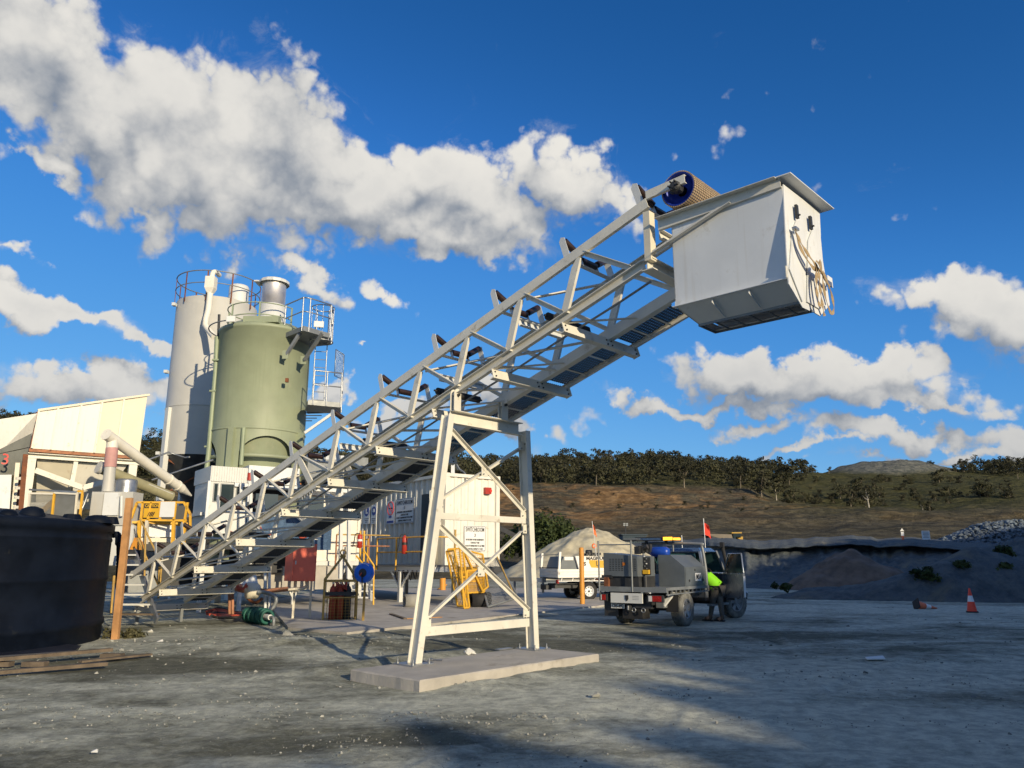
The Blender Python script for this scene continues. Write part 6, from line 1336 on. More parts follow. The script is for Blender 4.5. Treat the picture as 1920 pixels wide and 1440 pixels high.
def barrier(pts, lab, mt='yellow_paint', mesh=True, n=9):
    P = [at(x, y, Y=Yd) for x, y, Yd in pts]; o = P[0].copy(); o.z = 0; g = thing('barrier_panel', lab, 'barrier', o)
    for i in range(4): MB().tube([P[i], P[(i+1) % 4]], .035, 8).build('frame_tube', mt, g)
    MB().tube([P[0].lerp(P[3], .5), P[1].lerp(P[2], .5)], .025, 6).build('mid_bar', mt, g)
    if mesh:
        m = MB()
        for i in range(1, n*2): t = i/(n*2); m.tube([P[0].lerp(P[1], t), P[3].lerp(P[2], t)], .008, 4)
        for i in range(1, n*3): t = i/(n*3); m.tube([P[0].lerp(P[3], t), P[1].lerp(P[2], t)], .008, 4)
        m.build('mesh_infill', mt, g, kind='stuff')
barrier([(858, 1136, 26.6), (875, 1136, 26.2), (852, 1032, 27.4), (837, 1034, 27.8)], 'leftmost yellow barrier panel leaning back against the container', n=3)
barrier([(868, 1120, 27.0), (908, 1118, 26.7), (866, 1028, 28.2), (840, 1030, 28.2)], 'yellow mesh barrier panel standing behind the leftmost one', n=8)
barrier([(873, 1112, 26.6), (908, 1110, 26.6), (906, 1068, 27.0), (876, 1070, 27.0)], 'small yellow mesh frame low against the larger barrier panels', n=7)
barrier([(870, 1140, 25.6), (880, 1139, 25.6), (868, 1030, 27.4), (862, 1028, 27.4)], 'narrow yellow barrier frame in front of the others', n=2)
barrier([(905, 1108, 26.4), (915, 1100, 26.4), (905, 1040, 27.8), (868, 1030, 27.8)], 'sagging yellow barrier panel on top of the stack', n=5)
barrier([(915, 1138, 26.2), (972, 1120, 26.2), (930, 1046, 28.0), (890, 1048, 28.4)], 'rusty grey mesh panel leaning right of the yellow barriers', mt='grey_steel', n=11)
MB_ = MB().tube([at(932, 1044, Y=27.5), at(965, 1118, Y=25.8)], .03, 6).build('prop_bar', 'old_yellow', None, loc=gp(965, 1118)); tag(MB_, 'thin yellow bar leaning down to the right of the mesh panels', 'bar')
# posts
op = thing('bollard', 'stout orange bollard behind the legs of the access deck', 'bollard', gp(830, 1107)); MB().cyl(gp(830, 1108), at(830, 1084, Y=gp(830, 1108).y), .16, n=16).build('post', 'orange_post', op); MB().beam(gp(820, 1107)+Z3*.05, gp(838, 1107)+Z3*.3, .06, .06, Z3).build('foot_brace', 'orange_post', op)
yp = thing('bollard', 'tall orange yellow bollard standing in front of the white ute', 'bollard', gp(1092, 1134)); gy_ = gp(1092, 1135); MB().lathe(gy_, [(.088, -.1), (.088, at(1092, 1029, Y=gy_.y).z), (.08, at(1092, 1027, Y=gy_.y).z), (0, at(1092, 1026, Y=gy_.y).z)], 24).build('post', 'orange_post', yp)
m = MB(); a = gp(733, 1151, .07); b_ = gp(760, 1160, .07); m.beam(a, b_, .10, .03, Z3); tag(m.build('timber_batten', 'pallet_wood', None, loc=a), 'thin dark batten lying on the concrete left of the trestle leg', 'timber')
m = MB(); a = gp(762, 1160, .065); b_ = gp(828, 1157, .065); m.beam(a, b_, .08, .02, Z3); tag(m.build('timber_batten', 'timber', None, loc=a), 'pale batten lying on the concrete across the trestle leg', 'timber')
# drain step and kerb of the apron edges: low rubble between apron and yard is ground
# ------------------------------------------------------------------ vehicles
class Frame:
    def __init__(s, o, az): s.o = V3(o); s.f = V3((math.sin(R(az)), math.cos(R(az)), 0)); s.l = V3((-s.f.y, s.f.x, 0))
    def __call__(s, x, y, z): return s.o+s.f*x+s.l*y+Z3*z
    def ax(s): return (s.f, s.l, Z3)
def wheel(F, x, y, r, w, par, steel=False, tyre='tyre_dusty', steer=0, rim='galvanised'):
    sg = 1 if y > 0 else -1; ax0 = (F.l*sg*math.cos(steer)+F.f*sg*math.sin(steer)*-1).normalized(); c = F(x, y, r); X = ax0.cross(Z3).normalized(); AX = (X, Z3, ax0)
    t = MB().lathe(c, [(r*.58, w*.46), (r*.80, w*.5), (r*.95, w*.46), (r, w*.36), (r, -w*.36), (r*.95, -w*.46), (r*.80, -w*.5), (r*.58, -w*.46)], 40, ax=AX).build('wheel', tyre, par)
    m = MB(); n = 36
    for i in range(n):
        for j, z in enumerate((-.30, -.1, .1, .30)):
            a = 2*math.pi*(i+.5*(j % 2))/n; d = X*math.cos(a)+Z3*math.sin(a); tn = d.cross(ax0); m.box(c+d*(r+.003)+ax0*(z*w), .022, r*.11, w*.17, (d, tn, ax0))
    m.build('tread', tyre, t, kind='stuff')
    MB().lathe(c, [(r*.58, w*.44), (r*.54, w*.42), (r*.52, w*.20), (r*.30, w*(.22 if steel else .15)), (r*.12, w*.30), (0, w*.31)], 32, ax=AX).build('rim', 'chute_white' if steel else 'grey_steel', t)
    if steel:
        for i in range(8): a = i*math.pi/4; d = X*math.cos(a)+Z3*math.sin(a); MB().cyl(c+d*r*.40+ax0*w*.2, c+d*r*.40+ax0*w*.235, r*.06, n=8).build('slot', 'dark_steel', t)
        MB().ring(c+ax0*w*.43, r*.56, .012, 28, X=X, Y=Z3).build('rim_edge', 'chute_white', t); MB().cyl(c+ax0*w*.2, c+ax0*w*.42, r*.11, n=14).build('hub', 'dark_steel', t)
    else:
        for i in range(5):
            a = 2*math.pi*i/5+.3; d = X*math.cos(a)+Z3*math.sin(a); tn = d.cross(ax0)
            MB().hexa([c+d*r*.12+tn*.05+ax0*w*.34, c+d*r*.12-tn*.05+ax0*w*.34, c+d*r*.54-tn*.055+ax0*w*.40, c+d*r*.54+tn*.055+ax0*w*.40], [c+d*r*.12+tn*.05+ax0*w*.2, c+d*r*.12-tn*.05+ax0*w*.2, c+d*r*.54-tn*.055+ax0*w*.28, c+d*r*.54+tn*.055+ax0*w*.28]).build('spoke', rim, t)
        MB().ring(c+ax0*w*.42, r*.55, .014, 28, X=X, Y=Z3).build('rim_edge', rim, t); MB().cyl(c+ax0*w*.2, c+ax0*w*.40, r*.13, n=14).build('hub', rim, t)
    return t
def fbox(F, par, nm, x0, x1, y0, y1, z0, z1, mt):
    return MB().hexa([F(x0, y0, z0), F(x1, y0, z0), F(x1, y1, z0), F(x0, y1, z0)], [F(x0, y0, z1), F(x1, y0, z1), F(x1, y1, z1), F(x0, y1, z1)]).build(nm, mt, par)
# --- silver tray truck (service ute) ---
rw = gp(1281, 1173); AZT = 37.0
T = Frame((0, 0, 0), AZT); o = V3((rw.x, rw.y, 0))+T.l*.80; T = Frame(o, AZT)
tk2 = thing('service_truck', 'silver tray back truck with a grey canopy box and open driver door', 'truck', o)
WB = 3.42
for (x, y, st_) in ((0, -.80, 0), (0, .80, 0), (WB, -.80, -.38), (WB, .80, -.38)): wheel(T, x, y, .415, .30, tk2, steer=st_)
fbox(T, tk2, 'chassis', -1.0, 4.1, -.42, .42, .52, .72, 'dark_steel')
MB().cyl(T(0, -.7, .41), T(0, .7, .41), .07, n=10).build('axle', 'dark_steel', tk2); MB().lathe(T(0, 0, .41), [(0, -.18), (.16, -.1), (.16, .1), (0, .18)], 14, ax=(T.f, Z3, T.l)).build('differential', 'dark_steel', tk2); MB().cyl(T(WB, -.7, .41), T(WB, .7, .41), .06, n=10).build('axle', 'dark_steel', tk2)
# tray
tz = .93; tx0, tx1, hw = -1.12, 1.38, .93
fbox(T, tk2, 'tray_floor', tx0, tx1, -hw, hw, tz-.05, tz, 'grey_steel')
MB().beam(T(tx0, -hw-.01, tz-.04), T(tx0, hw+.01, tz-.04), .06, .12, Z3).build('tray_beam', 'grey_steel', tk2)
for y in (-hw, hw):
    MB().beam(T(tx0, y, tz-.015), T(tx1, y, tz-.015), .05, .07, Z3).build('tray_side_rail', 'grey_steel', tk2); MB().beam(T(tx0, y, tz-.15), T(tx1, y, tz-.12), .03, .03, Z3).build('tie_rail', 'grey_steel', tk2)
    for k in range(11): MB().beam(T(tx0+.05+k*.24, y, tz-.15), T(tx0+.05+k*.24, y, tz-.03), .03, .03, T.l).build('rail_stub', 'grey_steel', tk2)
# rear bar with lamps and number plate
rb3 = fbox(T, tk2, 'rear_panel', tx0-.02, tx0+.02, -.28, .60, tz-.37, tz-.13, 'pale_steel')
MB().plate([T(tx0-.026, .14+x, tz-.25+z) for x, z in ((-.045, .07), (.045, .07), (.045, -.02), (0, -.075), (-.045, -.02))], .008, T.f*-1).build('shield_badge', 'dark_steel', rb3)
for k in range(3): MB().box(T(tx0-.024, -.10, tz-.20-.04*k), .004, .18, .008, T.ax()).build('printed_line', 'grey_steel', rb3)
for y0, y1 in ((-.84, -.42), (.70, .92)):
    h = fbox(T, tk2, 'tail_lamp', tx0-.03, tx0+.05, y0, y1, tz-.33, tz-.16, 'dark_steel'); n = y1-y0
    fbox(T, h, 'red_lens', tx0-.04, tx0-.032, y0+.04, y0+n*.42, tz-.31, tz-.18, 'red_lens'); fbox(T, h, 'amber_lens', tx0-.04, tx0-.032, y0+n*.44, y0+n*.66, tz-.31, tz-.18, 'red_lens'); fbox(T, h, 'clear_lens', tx0-.04, tx0-.032, y0+n*.68, y1-.04, tz-.31, tz-.18, 'white_lens')
npl = fbox(T, tk2, 'number_plate', tx0+.10, tx0+.112, .28, .66, .42, .53, 'sign_white')
text_part('lettering', 'CRS-892', .11, T(tx0+.094, .47, .475), T.l*-1, Z3, 'sign_black', npl, .002, width=.33, bold=.002)
fbox(T, tk2, 'towing_bar', tx0+.10, tx0+.2, -.45, .22, .44, .53, 'dark_steel'); MB().beam(T(tx0+.1, .1, .52), T(tx0-.05, .1, .40), .07, .07, Z3).build('tow_hitch', 'dark_steel', tk2); MB().cyl(T(tx0-.05, .1, .40), T(tx0-.05, .1, .50), .03, n=10).build('tow_ball', 'galvanised', tk2)
for y in (-.02, -.28): MB().ring(T(tx0+.02, y, .40), .05, .012, 14, X=T.l, Y=Z3).build('shackle', 'galvanised', tk2)
for y in (-.78, .78): MB().plate([T(-.55, y-.16, .35), T(-.55, y+.16, .35), T(-.5, y+.16, .80), T(-.5, y-.16, .80)], .012, T.f).build('mud_flap', 'rubber', tk2)
fbox(T, tk2, 'under_tray_box', -.95, -.55, .50, .90, .22, .78, 'dark_steel'); fbox(T, tk2, 'spare_wheel_carrier', -1.0, -.60, -.2, .35, .18, .42, 'rubber')
MB().beam(T(-.7, -.62, .5), T(-.45, -.8, .82), .05, .1, T.l).build('bracket', 'pale_steel', tk2); MB().box(T(-.62, -.55, .56), .25, .2, .22, T.ax()).build('fuel_filter_box', 'grey_steel', tk2)
# canopy box, cut away corner, louvres
b0, b1 = tx0+.05, tx1-.05; cz = tz+.80
gm = fbox(T, tk2, 'plinth_box', b0+.05, b0+.95, -.14, .80, tz, tz+.27, 'dark_steel')
lf = MB().hexa([T(b0, -.14, tz+.27), T(b0+.95, -.14, tz+.27), T(b0+.95, .82, tz+.27), T(b0, .82, tz+.27)], [T(b0, -.14, cz-.04), T(b0+.95, -.14, cz-.04), T(b0+.95, .82, cz+.05), T(b0, .82, cz+.05)]).build('generator_housing', 'canopy_grey', tk2)
for (ys, n) in ((.62, 5), (-.0, 2)):
    for i in range(n):
        m = MB()
        for k in range(7): m.box(T(b0-.004, ys-i*.085, tz+.42+k*.045), .008, .045, .018, T.ax())
        m.build('louvre_column', 'dark_steel', lf, kind='stuff')
MB().plate([T(b0-.006, .225+x, tz+.57+z) for x, z in ((-.04, -.03), (-.04, .05), (.0, .03), (.04, .05), (.04, -.05), (0, -.03))], .004, T.f*-1).build('badge', 'amber_dull', lf)
# side tool box with sloped top, facing right
m = MB(); prf = [(-.30, tz), (-.86, tz), (-.86, tz+.56), (-.50, cz-.08), (-.30, cz-.04)]
A = [T(.0, y, z) for y, z in prf]; B = [T(b1, y, z) for y, z in prf]
# left (rear) end is chamfered to give the nose seen from behind
A = [T(.02, -.18, tz), T(.02, -.90, tz), T(.02, -.90, tz+.50), T(.02, -.52, cz), T(.02, -.18, cz)]; B = [T(b1, -.18, tz), T(b1, -.90, tz), T(b1, -.90, tz+.50), T(b1, -.52, cz), T(b1, -.18, cz)]
m.add(A+B, [(4, 3, 2, 1, 0), (5, 6, 7, 8, 9)]+[(i, (i+1) % 5, 5+(i+1) % 5, 5+i) for i in range(5)]); tb = m.build('tool_box', 'canopy_grey', tk2)
# flat outer door with latches and number
dr_ = MB().plate([T(.05, -.905, tz+.03), T(b1-.03, -.905, tz+.03), T(b1-.03, -.905, tz+.48), T(.05, -.905, tz+.48)], .008, T.l*-1).build('door', 'canopy_grey', tb)
for x in (.25, b1-.22): MB().cyl(T(x, -.91, tz+.16), T(x, -.93, tz+.16), .03, n=10).build('latch', 'dark_steel', dr_); MB().box(T(x, -.92, tz+.10), .05, .01, .03, T.ax()).build('keeper', 'galvanised', dr_)
MB().box(T(.62, -.92, tz+.42), .05, .01, .05, T.ax()).build('lock', 'dark_steel', dr_)
pn = MB().box(T(.80, -.92, tz+.24), .36, .008, .20, T.ax()).build('number_panel', 'sign_white', dr_); text_part('lettering', 'MS4', .18, T(.80, -.929, tz+.24), T.f, Z3, 'sign_black', pn, .002, width=.28, bold=.002)
# machinery between the housing and tool box
fbox(T, tk2, 'gauge_panel', b0+.30, b0+.34, -.34, -.16, tz+.30, cz-.06, 'dark_steel')
for k in range(7): MB().cyl(T(b0+.28, -.20-.05*(k % 2), tz+.40+k*.06), T(b0+.30, -.20-.05*(k % 2), tz+.40+k*.06), .016, n=8).build('gauge', 'lamp_glass' if k % 3 == 0 else 'grey_steel', tk2)
MB().box(T(b0+.26, -.25, tz+.38), .08, .16, .10, T.ax()).build('valve_block', 'sign_yellow', tk2); MB().cyl(T(b0+.25, -.22, tz), T(b0+.25, -.22, tz+.28), .06, n=12).build('filter', 'dark_steel', tk2)
# racks and tubes
for y in (.92, -.02): MB().tube([T(tx0-.02, y, tz-.1), T(tx0-.02, y, tz+1.15)], .022, 8).build('rack_post', 'grey_steel', tk2)
MB().tube([T(tx0-.02, .92, tz+1.05), T(tx0-.02, -.02, tz+1.05)], .015, 8).build('rack_bar', 'grey_steel', tk2)
MB().tube(curve([T(tx1-.05, .90, tz), T(tx1-.05, .90, tz+1.0), T(tx1-.05, .80, tz+1.12), T(tx1-.05, -.72, tz+1.10), T(tx1-.05, -.84, tz+1.0), T(tx1-.02, -.90, tz+.4), T(tx1-.02, -.90, tz)], 40), .04, 10).build('headboard_hoop', 'grey_steel', tk2)
MB().tube([T(tx1-.05, .0, tz+.9), T(tx1-.05, .0, tz+1.28)], .02, 8).build('rack_post', 'grey_steel', tk2)
MB().lathe(T(.55, .02, cz+.08), [(0, -.27), (.09, -.26), (.135, -.19), (.135, .19), (.09, .26), (0, .27)], 20, ax=(T.f, Z3, T.l)).build('air_receiver', 'drum_blue', tk2)
m = MB(); [m.box(T(.1+.1*k, .45-.06*k, cz+.12+.02*k), .12, .14, .20, T.ax()) for k in range(4)]; m.cyl(T(.2, .5, cz+.1), T(.2, .2, cz+.22), .06, n=10); m.build('compressor_head', 'dark_steel', tk2, kind='stuff')
lr = MB().box(T(1.0, 1.0, tz+1.20), .6, .45, .03, T.ax()).build('roof_rack', 'dark_steel', tk2)
for k in range(4): MB().beam(T(.75+.17*k, .80, tz+1.24), T(.75+.17*k, 1.22, tz+1.24), .03, .03, Z3).build('rack_slat', 'grey_steel', lr)
# cab
cx0, cx1, cw_ = 1.46, 2.75, .80
zs_, zb_, zr_ = .62, 1.22, 1.93
def cabshell():
    m = MB()
    # rear wall, left side (with opening on the right side for the open door), roof, bonnet
    m.hexa([T(cx0, -cw_, zs_), T(cx0, cw_, zs_), T(cx0, cw_, zb_), T(cx0, -cw_, zb_)], [T(cx0+.04, -cw_, zs_), T(cx0+.04, cw_, zs_), T(cx0+.04, cw_, zb_), T(cx0+.04, -cw_, zb_)]); m.build('cab_back', 'truck_silver', tk2)
cabshell()
roofp = MB().hexa([T(cx0+.02, -cw_*.90, zr_-.10), T(cx1-.15, -cw_*.88, zr_-.10), T(cx1-.15, cw_*.88, zr_-.10), T(cx0+.02, cw_*.90, zr_-.10)], [T(cx0+.10, -cw_*.80, zr_), T(cx1-.3, -cw_*.78, zr_), T(cx1-.3, cw_*.78, zr_), T(cx0+.10, cw_*.80, zr_)]).build('roof', 'truck_blue', tk2)
for y in (-1, 1):
    MB().hexa([T(cx0, y*cw_, zb_), T(cx0+.16, y*cw_, zb_), T(cx0+.16, y*(cw_-.03), zb_), T(cx0, y*(cw_-.06), zb_)], [T(cx0+.03, y*cw_*.90, zr_-.09), T(cx0+.15, y*cw_*.90, zr_-.09), T(cx0+.15, y*(cw_*.9-.03), zr_-.09), T(cx0+.03, y*(cw_*.9-.06), zr_-.09)]).build('rear_pillar', 'truck_silver', tk2)
    MB().beam(T(cx1-.15, y*cw_*.88, zr_-.08), T(cx1+.20, y*cw_, zb_+.02), .05, .06, Z3).build('front_pillar', 'truck_silver', tk2)
MB().hexa([T(cx0+.015, -cw_+.16, zb_+.02), T(cx0+.015, cw_-.16, zb_+.02), T(cx0+.035, cw_*.84-.12, zr_-.16), T(cx0+.035, -cw_*.84+.12, zr_-.16)], [T(cx0+.022, -cw_+.16, zb_+.02), T(cx0+.022, cw_-.16, zb_+.02), T(cx0+.042, cw_*.84-.12, zr_-.16), T(cx0+.042, -cw_*.84+.12, zr_-.16)]).build('rear_window', 'glass_cab', tk2)
MB().plate([T(cx1-.14, -cw_*.85, zr_-.12), T(cx1-.14, cw_*.85, zr_-.12), T(cx1+.19, cw_*.95, zb_+.04), T(cx1+.19, -cw_*.95, zb_+.04)], .006, T.f).build('windscreen', 'glass_cab', tk2)
fbox(T, tk2, 'cab_side', cx0, cx1+.15, cw_-.03, cw_, zs_, zb_, 'truck_silver'); MB().hexa([T(cx0, -cw_, zs_-.08), T(cx1+.1, -cw_, zs_-.08), T(cx1+.1, cw_, zs_-.08), T(cx0, cw_, zs_-.08)], [T(cx0, -cw_, zs_), T(cx1+.1, -cw_, zs_), T(cx1+.1, cw_, zs_), T(cx0, cw_, zs_)]).build('floor', 'dark_steel', tk2)
MB().plate([T(cx0+.18, -cw_+.01, zb_+.02), T(cx1+.1, -cw_+.01, zb_+.02), T(cx1-.2, -cw_*.89, zr_-.14), T(cx0+.18, -cw_*.9, zr_-.14)], .004, T.l).build('far_window', 'glass_cab', tk2) if False else None
MB().plate([T(cx0+.18, cw_-.01, zb_+.02), T(cx1+.1, cw_-.01, zb_+.02), T(cx1-.2, cw_*.89, zr_-.14), T(cx0+.18, cw_*.9, zr_-.14)], .004, T.l).build('side_window', 'glass_cab', tk2)
fbox(T, tk2, 'rear_quarter', cx0, cx0+.22, -cw_, -cw_+.04, zs_, zb_, 'truck_silver')
fbox(T, tk2, 'seat', cx0+.12, cx0+.62, -.70, -.15, zs_, zs_+.35, 'dark_steel'); fbox(T, tk2, 'seat_back', cx0+.10, cx0+.26, -.70, -.15, zs_+.35, zs_+.95, 'dark_steel'); fbox(T, tk2, 'seat', cx0+.12, cx0+.62, .0, .7, zs_, zs_+.35, 'dark_steel'); fbox(T, tk2, 'seat_back', cx0+.10, cx0+.26, .0, .7, zs_+.35, zs_+.9, 'dark_steel')
fbox(T, tk2, 'dashboard', cx1-.12, cx1+.12, -cw_+.04, cw_-.04, zb_-.28, zb_+.0, 'dark_steel')
MB().ring(T(cx1-.22, -.38, zb_-.02), .19, .016, 24, X=T.l, Y=(Z3*.9+T.f*.4).normalized()).build('steering_wheel', 'rubber', tk2)
fbox(T, tk2, 'bonnet', cx1+.12, 4.2, -.62, .62, .85, 1.24, 'truck_silver')
for y in (-1, 1):
    MB().lathe(T(WB, y*.84, .45), [(.50, -.20), (.50, .02), (.60, .02)], 24, ax=(T.f, Z3, T.l), a0=.1, a1=math.pi-.1).build('wheel_arch', 'dark_steel', tk2)
    fbox(T, tk2, 'front_guard', cx1+.13, 4.15, *(sorted((y*.58, y*.86))), .92, 1.12, 'truck_silver')
fbox(T, tk2, 'grille', 4.2, 4.25, -.60, .60, .80, 1.15, 'dark_steel'); MB().tube(curve([T(4.2, -.90, .62), T(4.42, -.80, .66), T(4.48, -.5, .78), T(4.48, .5, .78), T(4.42, .80, .66), T(4.2, .90, .62)], 20), .06, 8).build('bull_bar', 'galvanised', tk2)
for y in (-.5, .5): MB().tube(curve([T(4.42, y*1.5, .6), T(4.48, y*1.5, 1.0), T(4.42, y*1.2, 1.2), T(4.4, 0, 1.24)], 14), .035, 8).build('bull_bar_hoop', 'galvanised', tk2)
MB().tube([T(3.0, -.88, 1.1), T(2.95, -.90, 1.25), T(2.72, -.86, 1.95)], .05, 10).build('snorkel', 'rubber', tk2); MB().box(T(2.70, -.86, 2.02), .12, .1, .14, T.ax()).build('snorkel_head', 'rubber', tk2)
fbox(T, tk2, 'step', cx0+.1, cx1, -cw_-.14, -cw_, zs_-.22, zs_-.17, 'grey_steel')
# open driver door, hinged at the front, standing out to the right
hx, hy = cx1+.12, -cw_; da = R(53); dd_ = (T.f*-math.cos(da)-T.l*math.sin(da)); Dp = lambda s, z, t=0: T(hx, hy, z)+dd_*s+(dd_.cross(Z3))*t
door = MB().hexa([Dp(.02, zs_-.05), Dp(1.02, zs_-.02), Dp(1.04, zb_+.02), Dp(.02, zb_+.02)], [Dp(.02, zs_-.05, .06), Dp(1.02, zs_-.02, .06), Dp(1.04, zb_+.02, .06), Dp(.02, zb_+.02, .06)]).build('open_door', 'truck_silver', tk2)
MB().hexa([Dp(.06, zs_+.0, -.02), Dp(.98, zs_+.02, -.02), Dp(.98, zb_, -.02), Dp(.06, zb_, -.02)], [Dp(.06, zs_, -.002), Dp(.98, zs_+.02, -.002), Dp(.98, zb_, -.002), Dp(.06, zb_, -.002)]).build('door_trim', 'rubber', door)
MB().tube([Dp(.06, zb_+.03, .03), Dp(.34, zr_-.16, .03), Dp(.98, zr_-.16, .03), Dp(1.03, zb_+.03, .03)], .022, 8).build('window_frame', 'truck_silver', door)
MB().plate([Dp(.08, zb_+.03, .03), Dp(.35, zr_-.17, .03), Dp(.97, zr_-.17, .03), Dp(1.01, zb_+.03, .03)], .004, T.f).build('pane', 'glass_dark', door)
MB().plate([Dp(1.045, zb_-.05, .0), Dp(1.045, zb_-.05, .06), Dp(1.03, zs_, .06), Dp(1.03, zs_, .0)], .01, dd_).build('door_edge', 'truck_white', door)
for y in (-1,):
    mr = MB().box(T(cx1+.15, -cw_-.32, zb_+.12), .05, .20, .24, T.ax()).build('mirror', 'truck_blue', tk2); MB().tube([T(cx1+.15, -cw_, zb_+.05), T(cx1+.15, -cw_-.25, zb_+.08)], .015, 6).build('mirror_arm', 'rubber', mr)
# light bar and lamps on the roof
lbz = zr_+.12; lbz = tz+1.24; LX, LY = 1.15, .42; lb_ = MB().box(T(LX, LY, lbz), .28, 1.15, .10, T.ax()).build('light_bar', 'dark_steel', tk2)
MB().box(T(LX-.03, LY-.43, lbz), .29, .26, .085, T.ax()).build('amber_lamp', 'amber_lamp', lb_); MB().box(T(LX-.03, LY-.64, lbz-.01), .20, .12, .06, T.ax()).build('amber_lamp', 'amber_lamp', lb_)
MB().box(T(LX, LY+.18, lbz-.005), .285, .8, .05, T.ax()).build('clear_cover', 'truck_blue', lb_)
for y in (-.3, .3): MB().box(T(LX, LY+y, lbz-.09), .1, .05, .10, T.ax()).build('mount', 'dark_steel', lb_)
def flagpole(base, top, mt, lab, par=None, w=.30, h=.34):
    fp = thing('safety_flag', lab, 'flag', base); MB().tube([base, base.lerp(top, .5)+V3((.01, 0, 0)), top], .012, 6).build('whip', 'chute_white', fp)
    t = base.lerp(top, .92); b_ = base.lerp(top, .92-h/(top-base).length); m = MB(); n = 6; vs = []
    for i in range(n+1):
        f = i/n; q = t.lerp(b_, f); wd = w*(1-f*.2)*(.55+.45*f); vs += [q, q+V3((wd*.4, .04*math.sin(f*5), -.04)), q+V3((wd*.75, -.05*math.cos(f*4), -.10-f*.03))]
    m.add(vs, [(3*i+k, 3*i+k+1, 3*i+4+k, 3*i+3+k) for i in range(n) for k in range(2)], 0, True); m.add([v+V3((0, .006, 0)) for v in vs], [(3*i+3+k, 3*i+4+k, 3*i+k+1, 3*i+k) for i in range(n) for k in range(2)], 0, True); m.build('pennant', mt, fp)
fb = T(3.0, .55, 1.24); fy = fb.y; ftop = at(1319, 972, Y=fy); fbase = at(1323, 1048, Y=fy); flagpole(fbase-Z3*.3, ftop, 'flag_red', 'red pennant on a tall whip rising from the silver truck', w=.34, h=.36)
MB().tube([T(2.4, .5, zr_), T(2.4, .5, zr_+.32)], .012, 6).build('aerial', 'chute_white', tk2); MB().tube([T(1.7, -.1, zr_), T(1.7, -.1, zr_+.34)], .012, 6).build('aerial', 'chute_white', tk2)

# --- white ute behind ---
uw = gp(1103, 1125.5); AZU = 68.0; U = Frame((0, 0, 0), AZU); ou = V3((uw.x, uw.y, 0))+U.l*.72; U = Frame(ou, AZU)
ut = thing('white_ute', 'white drop side ute with a MAGNUM sign written tool box, parked behind the silver truck', 'ute', ou)
for (x, y) in ((0, -.72), (0, .72), (3.0, -.72), (3.0, .72)): wheel(U, x, y, .36, .24, ut, steel=True, tyre='rubber')
fbox(U, ut, 'chassis', -1.3, 3.6, -.40, .40, .48, .66, 'dark_steel'); MB().cyl(U(0, -.7, .36), U(0, .7, .36), .06, n=8).build('axle', 'dark_steel', ut)
uz = .90; u0, u1, uh = -1.42, 1.35, .90
fbox(U, ut, 'tray_floor', u0, u1, -uh, uh, uz-.06, uz, 'dark_steel'); MB().beam(U(u0, -uh, uz-.13), U(u1, -uh, uz-.13), .03, .03, Z3).build('tie_rail', 'ute_white', ut)
for k in range(6): MB().beam(U(u0+.1+k*.5, -uh, uz-.14), U(u0+.16+k*.5, -uh, uz-.02), .03, .03, U.l).build('rail_stub', 'ute_white', ut)
for (a, b_, nm) in (((u0, -uh), (u1, -uh), 'side'), ((u0, uh), (u1, uh), 'side'), ((u0, -uh), (u0, uh), 'tail')):
    m = MB(); hh = .34 if nm == 'side' else .36
    for k in range(3): z0_ = uz+k*hh/3; m.beam(U(a[0], a[1], z0_+hh/6), U(b_[0], b_[1], z0_+hh/6), .03 if k % 2 else .045, hh/3-.008, Z3)
    m.build('drop_side' if nm == 'side' else 'tailgate', 'ute_white', ut, kind='stuff')
MB().beam(U(u0-.005, -uh, uz+.385), U(u0-.005, uh, uz+.385), .06, .03, Z3).build('tailgate_cap', 'rubber', ut)
for y in (-uh+.02, uh-.02): MB().beam(U(u0+.02, y, uz), U(u0+.02+.08, y, uz+1.02 if y < 0 else uz+.98), .09, .07, U.l).build('rear_post', 'ute_white', ut)
MB().tube([U(u0+.1, -uh, uz+.92), U(u0+.1, uh, uz+.90)], .014, 6).build('rack_bar', 'grey_steel', ut)
for y in (-.78, .78): fbox(U, ut, 'tail_lamp', u0-.02, u0+.04, y-.09, y+.09, uz-.22, uz-.08, 'red_lens')
fbox(U, ut, 'bumper', u0-.06, u0+.05, -.7, .7, uz-.42, uz-.28, 'dark_steel'); fbox(U, ut, 'towing_gear', u0-.25, u0, -.25, .3, uz-.48, uz-.30, 'dark_steel'); MB().beam(U(-.5, -.85, uz-.16), U(-.42, -.85, .35), .02, .2, U.l).build('mud_flap', 'rubber', ut)
MB().lathe(U(0, -.72, .40), [(.43, -.13), (.43, .13)], 20, ax=(U.f, Z3, U.l), a0=.15, a1=math.pi-.15).build('wheel_arch', 'dark_steel', ut)
bx0, bx1 = -.72, 1.25
prf = [(bx0-.18, uz), (bx1+.25, uz), (bx1, uz+.92), (bx1-.3, uz+.98), (bx0+.25, uz+1.02), (bx0+.05, uz+.98)]
prf = [(-.35, uz), (1.36, uz), (1.36, uz+.35), (1.0, uz+.82), (-.60, uz+.86)]
m = MB(); m.add([U(x, -.82, z) for x, z in prf]+[U(x, -.35, z) for x, z in prf], [(4, 3, 2, 1, 0), (5, 6, 7, 8, 9)]+[(i, (i+1) % 5, 5+(i+1) % 5, 5+i) for i in range(5)]); ub = m.build('tool_box', 'ute_white', ut)
m = MB(); pf = [(-1.30, uz+.30), (-.37, uz+.30), (-.62, uz+.84), (-1.08, uz+.84)]; m.add([U(x, -.70, z) for x, z in pf]+[U(x, .6, z) for x, z in pf], [(3, 2, 1, 0), (4, 5, 6, 7)]+[(i, (i+1) % 4, 4+(i+1) % 4, 4+i) for i in range(4)]); fb_ = m.build('fuel_tank', 'canopy_grey', ut)
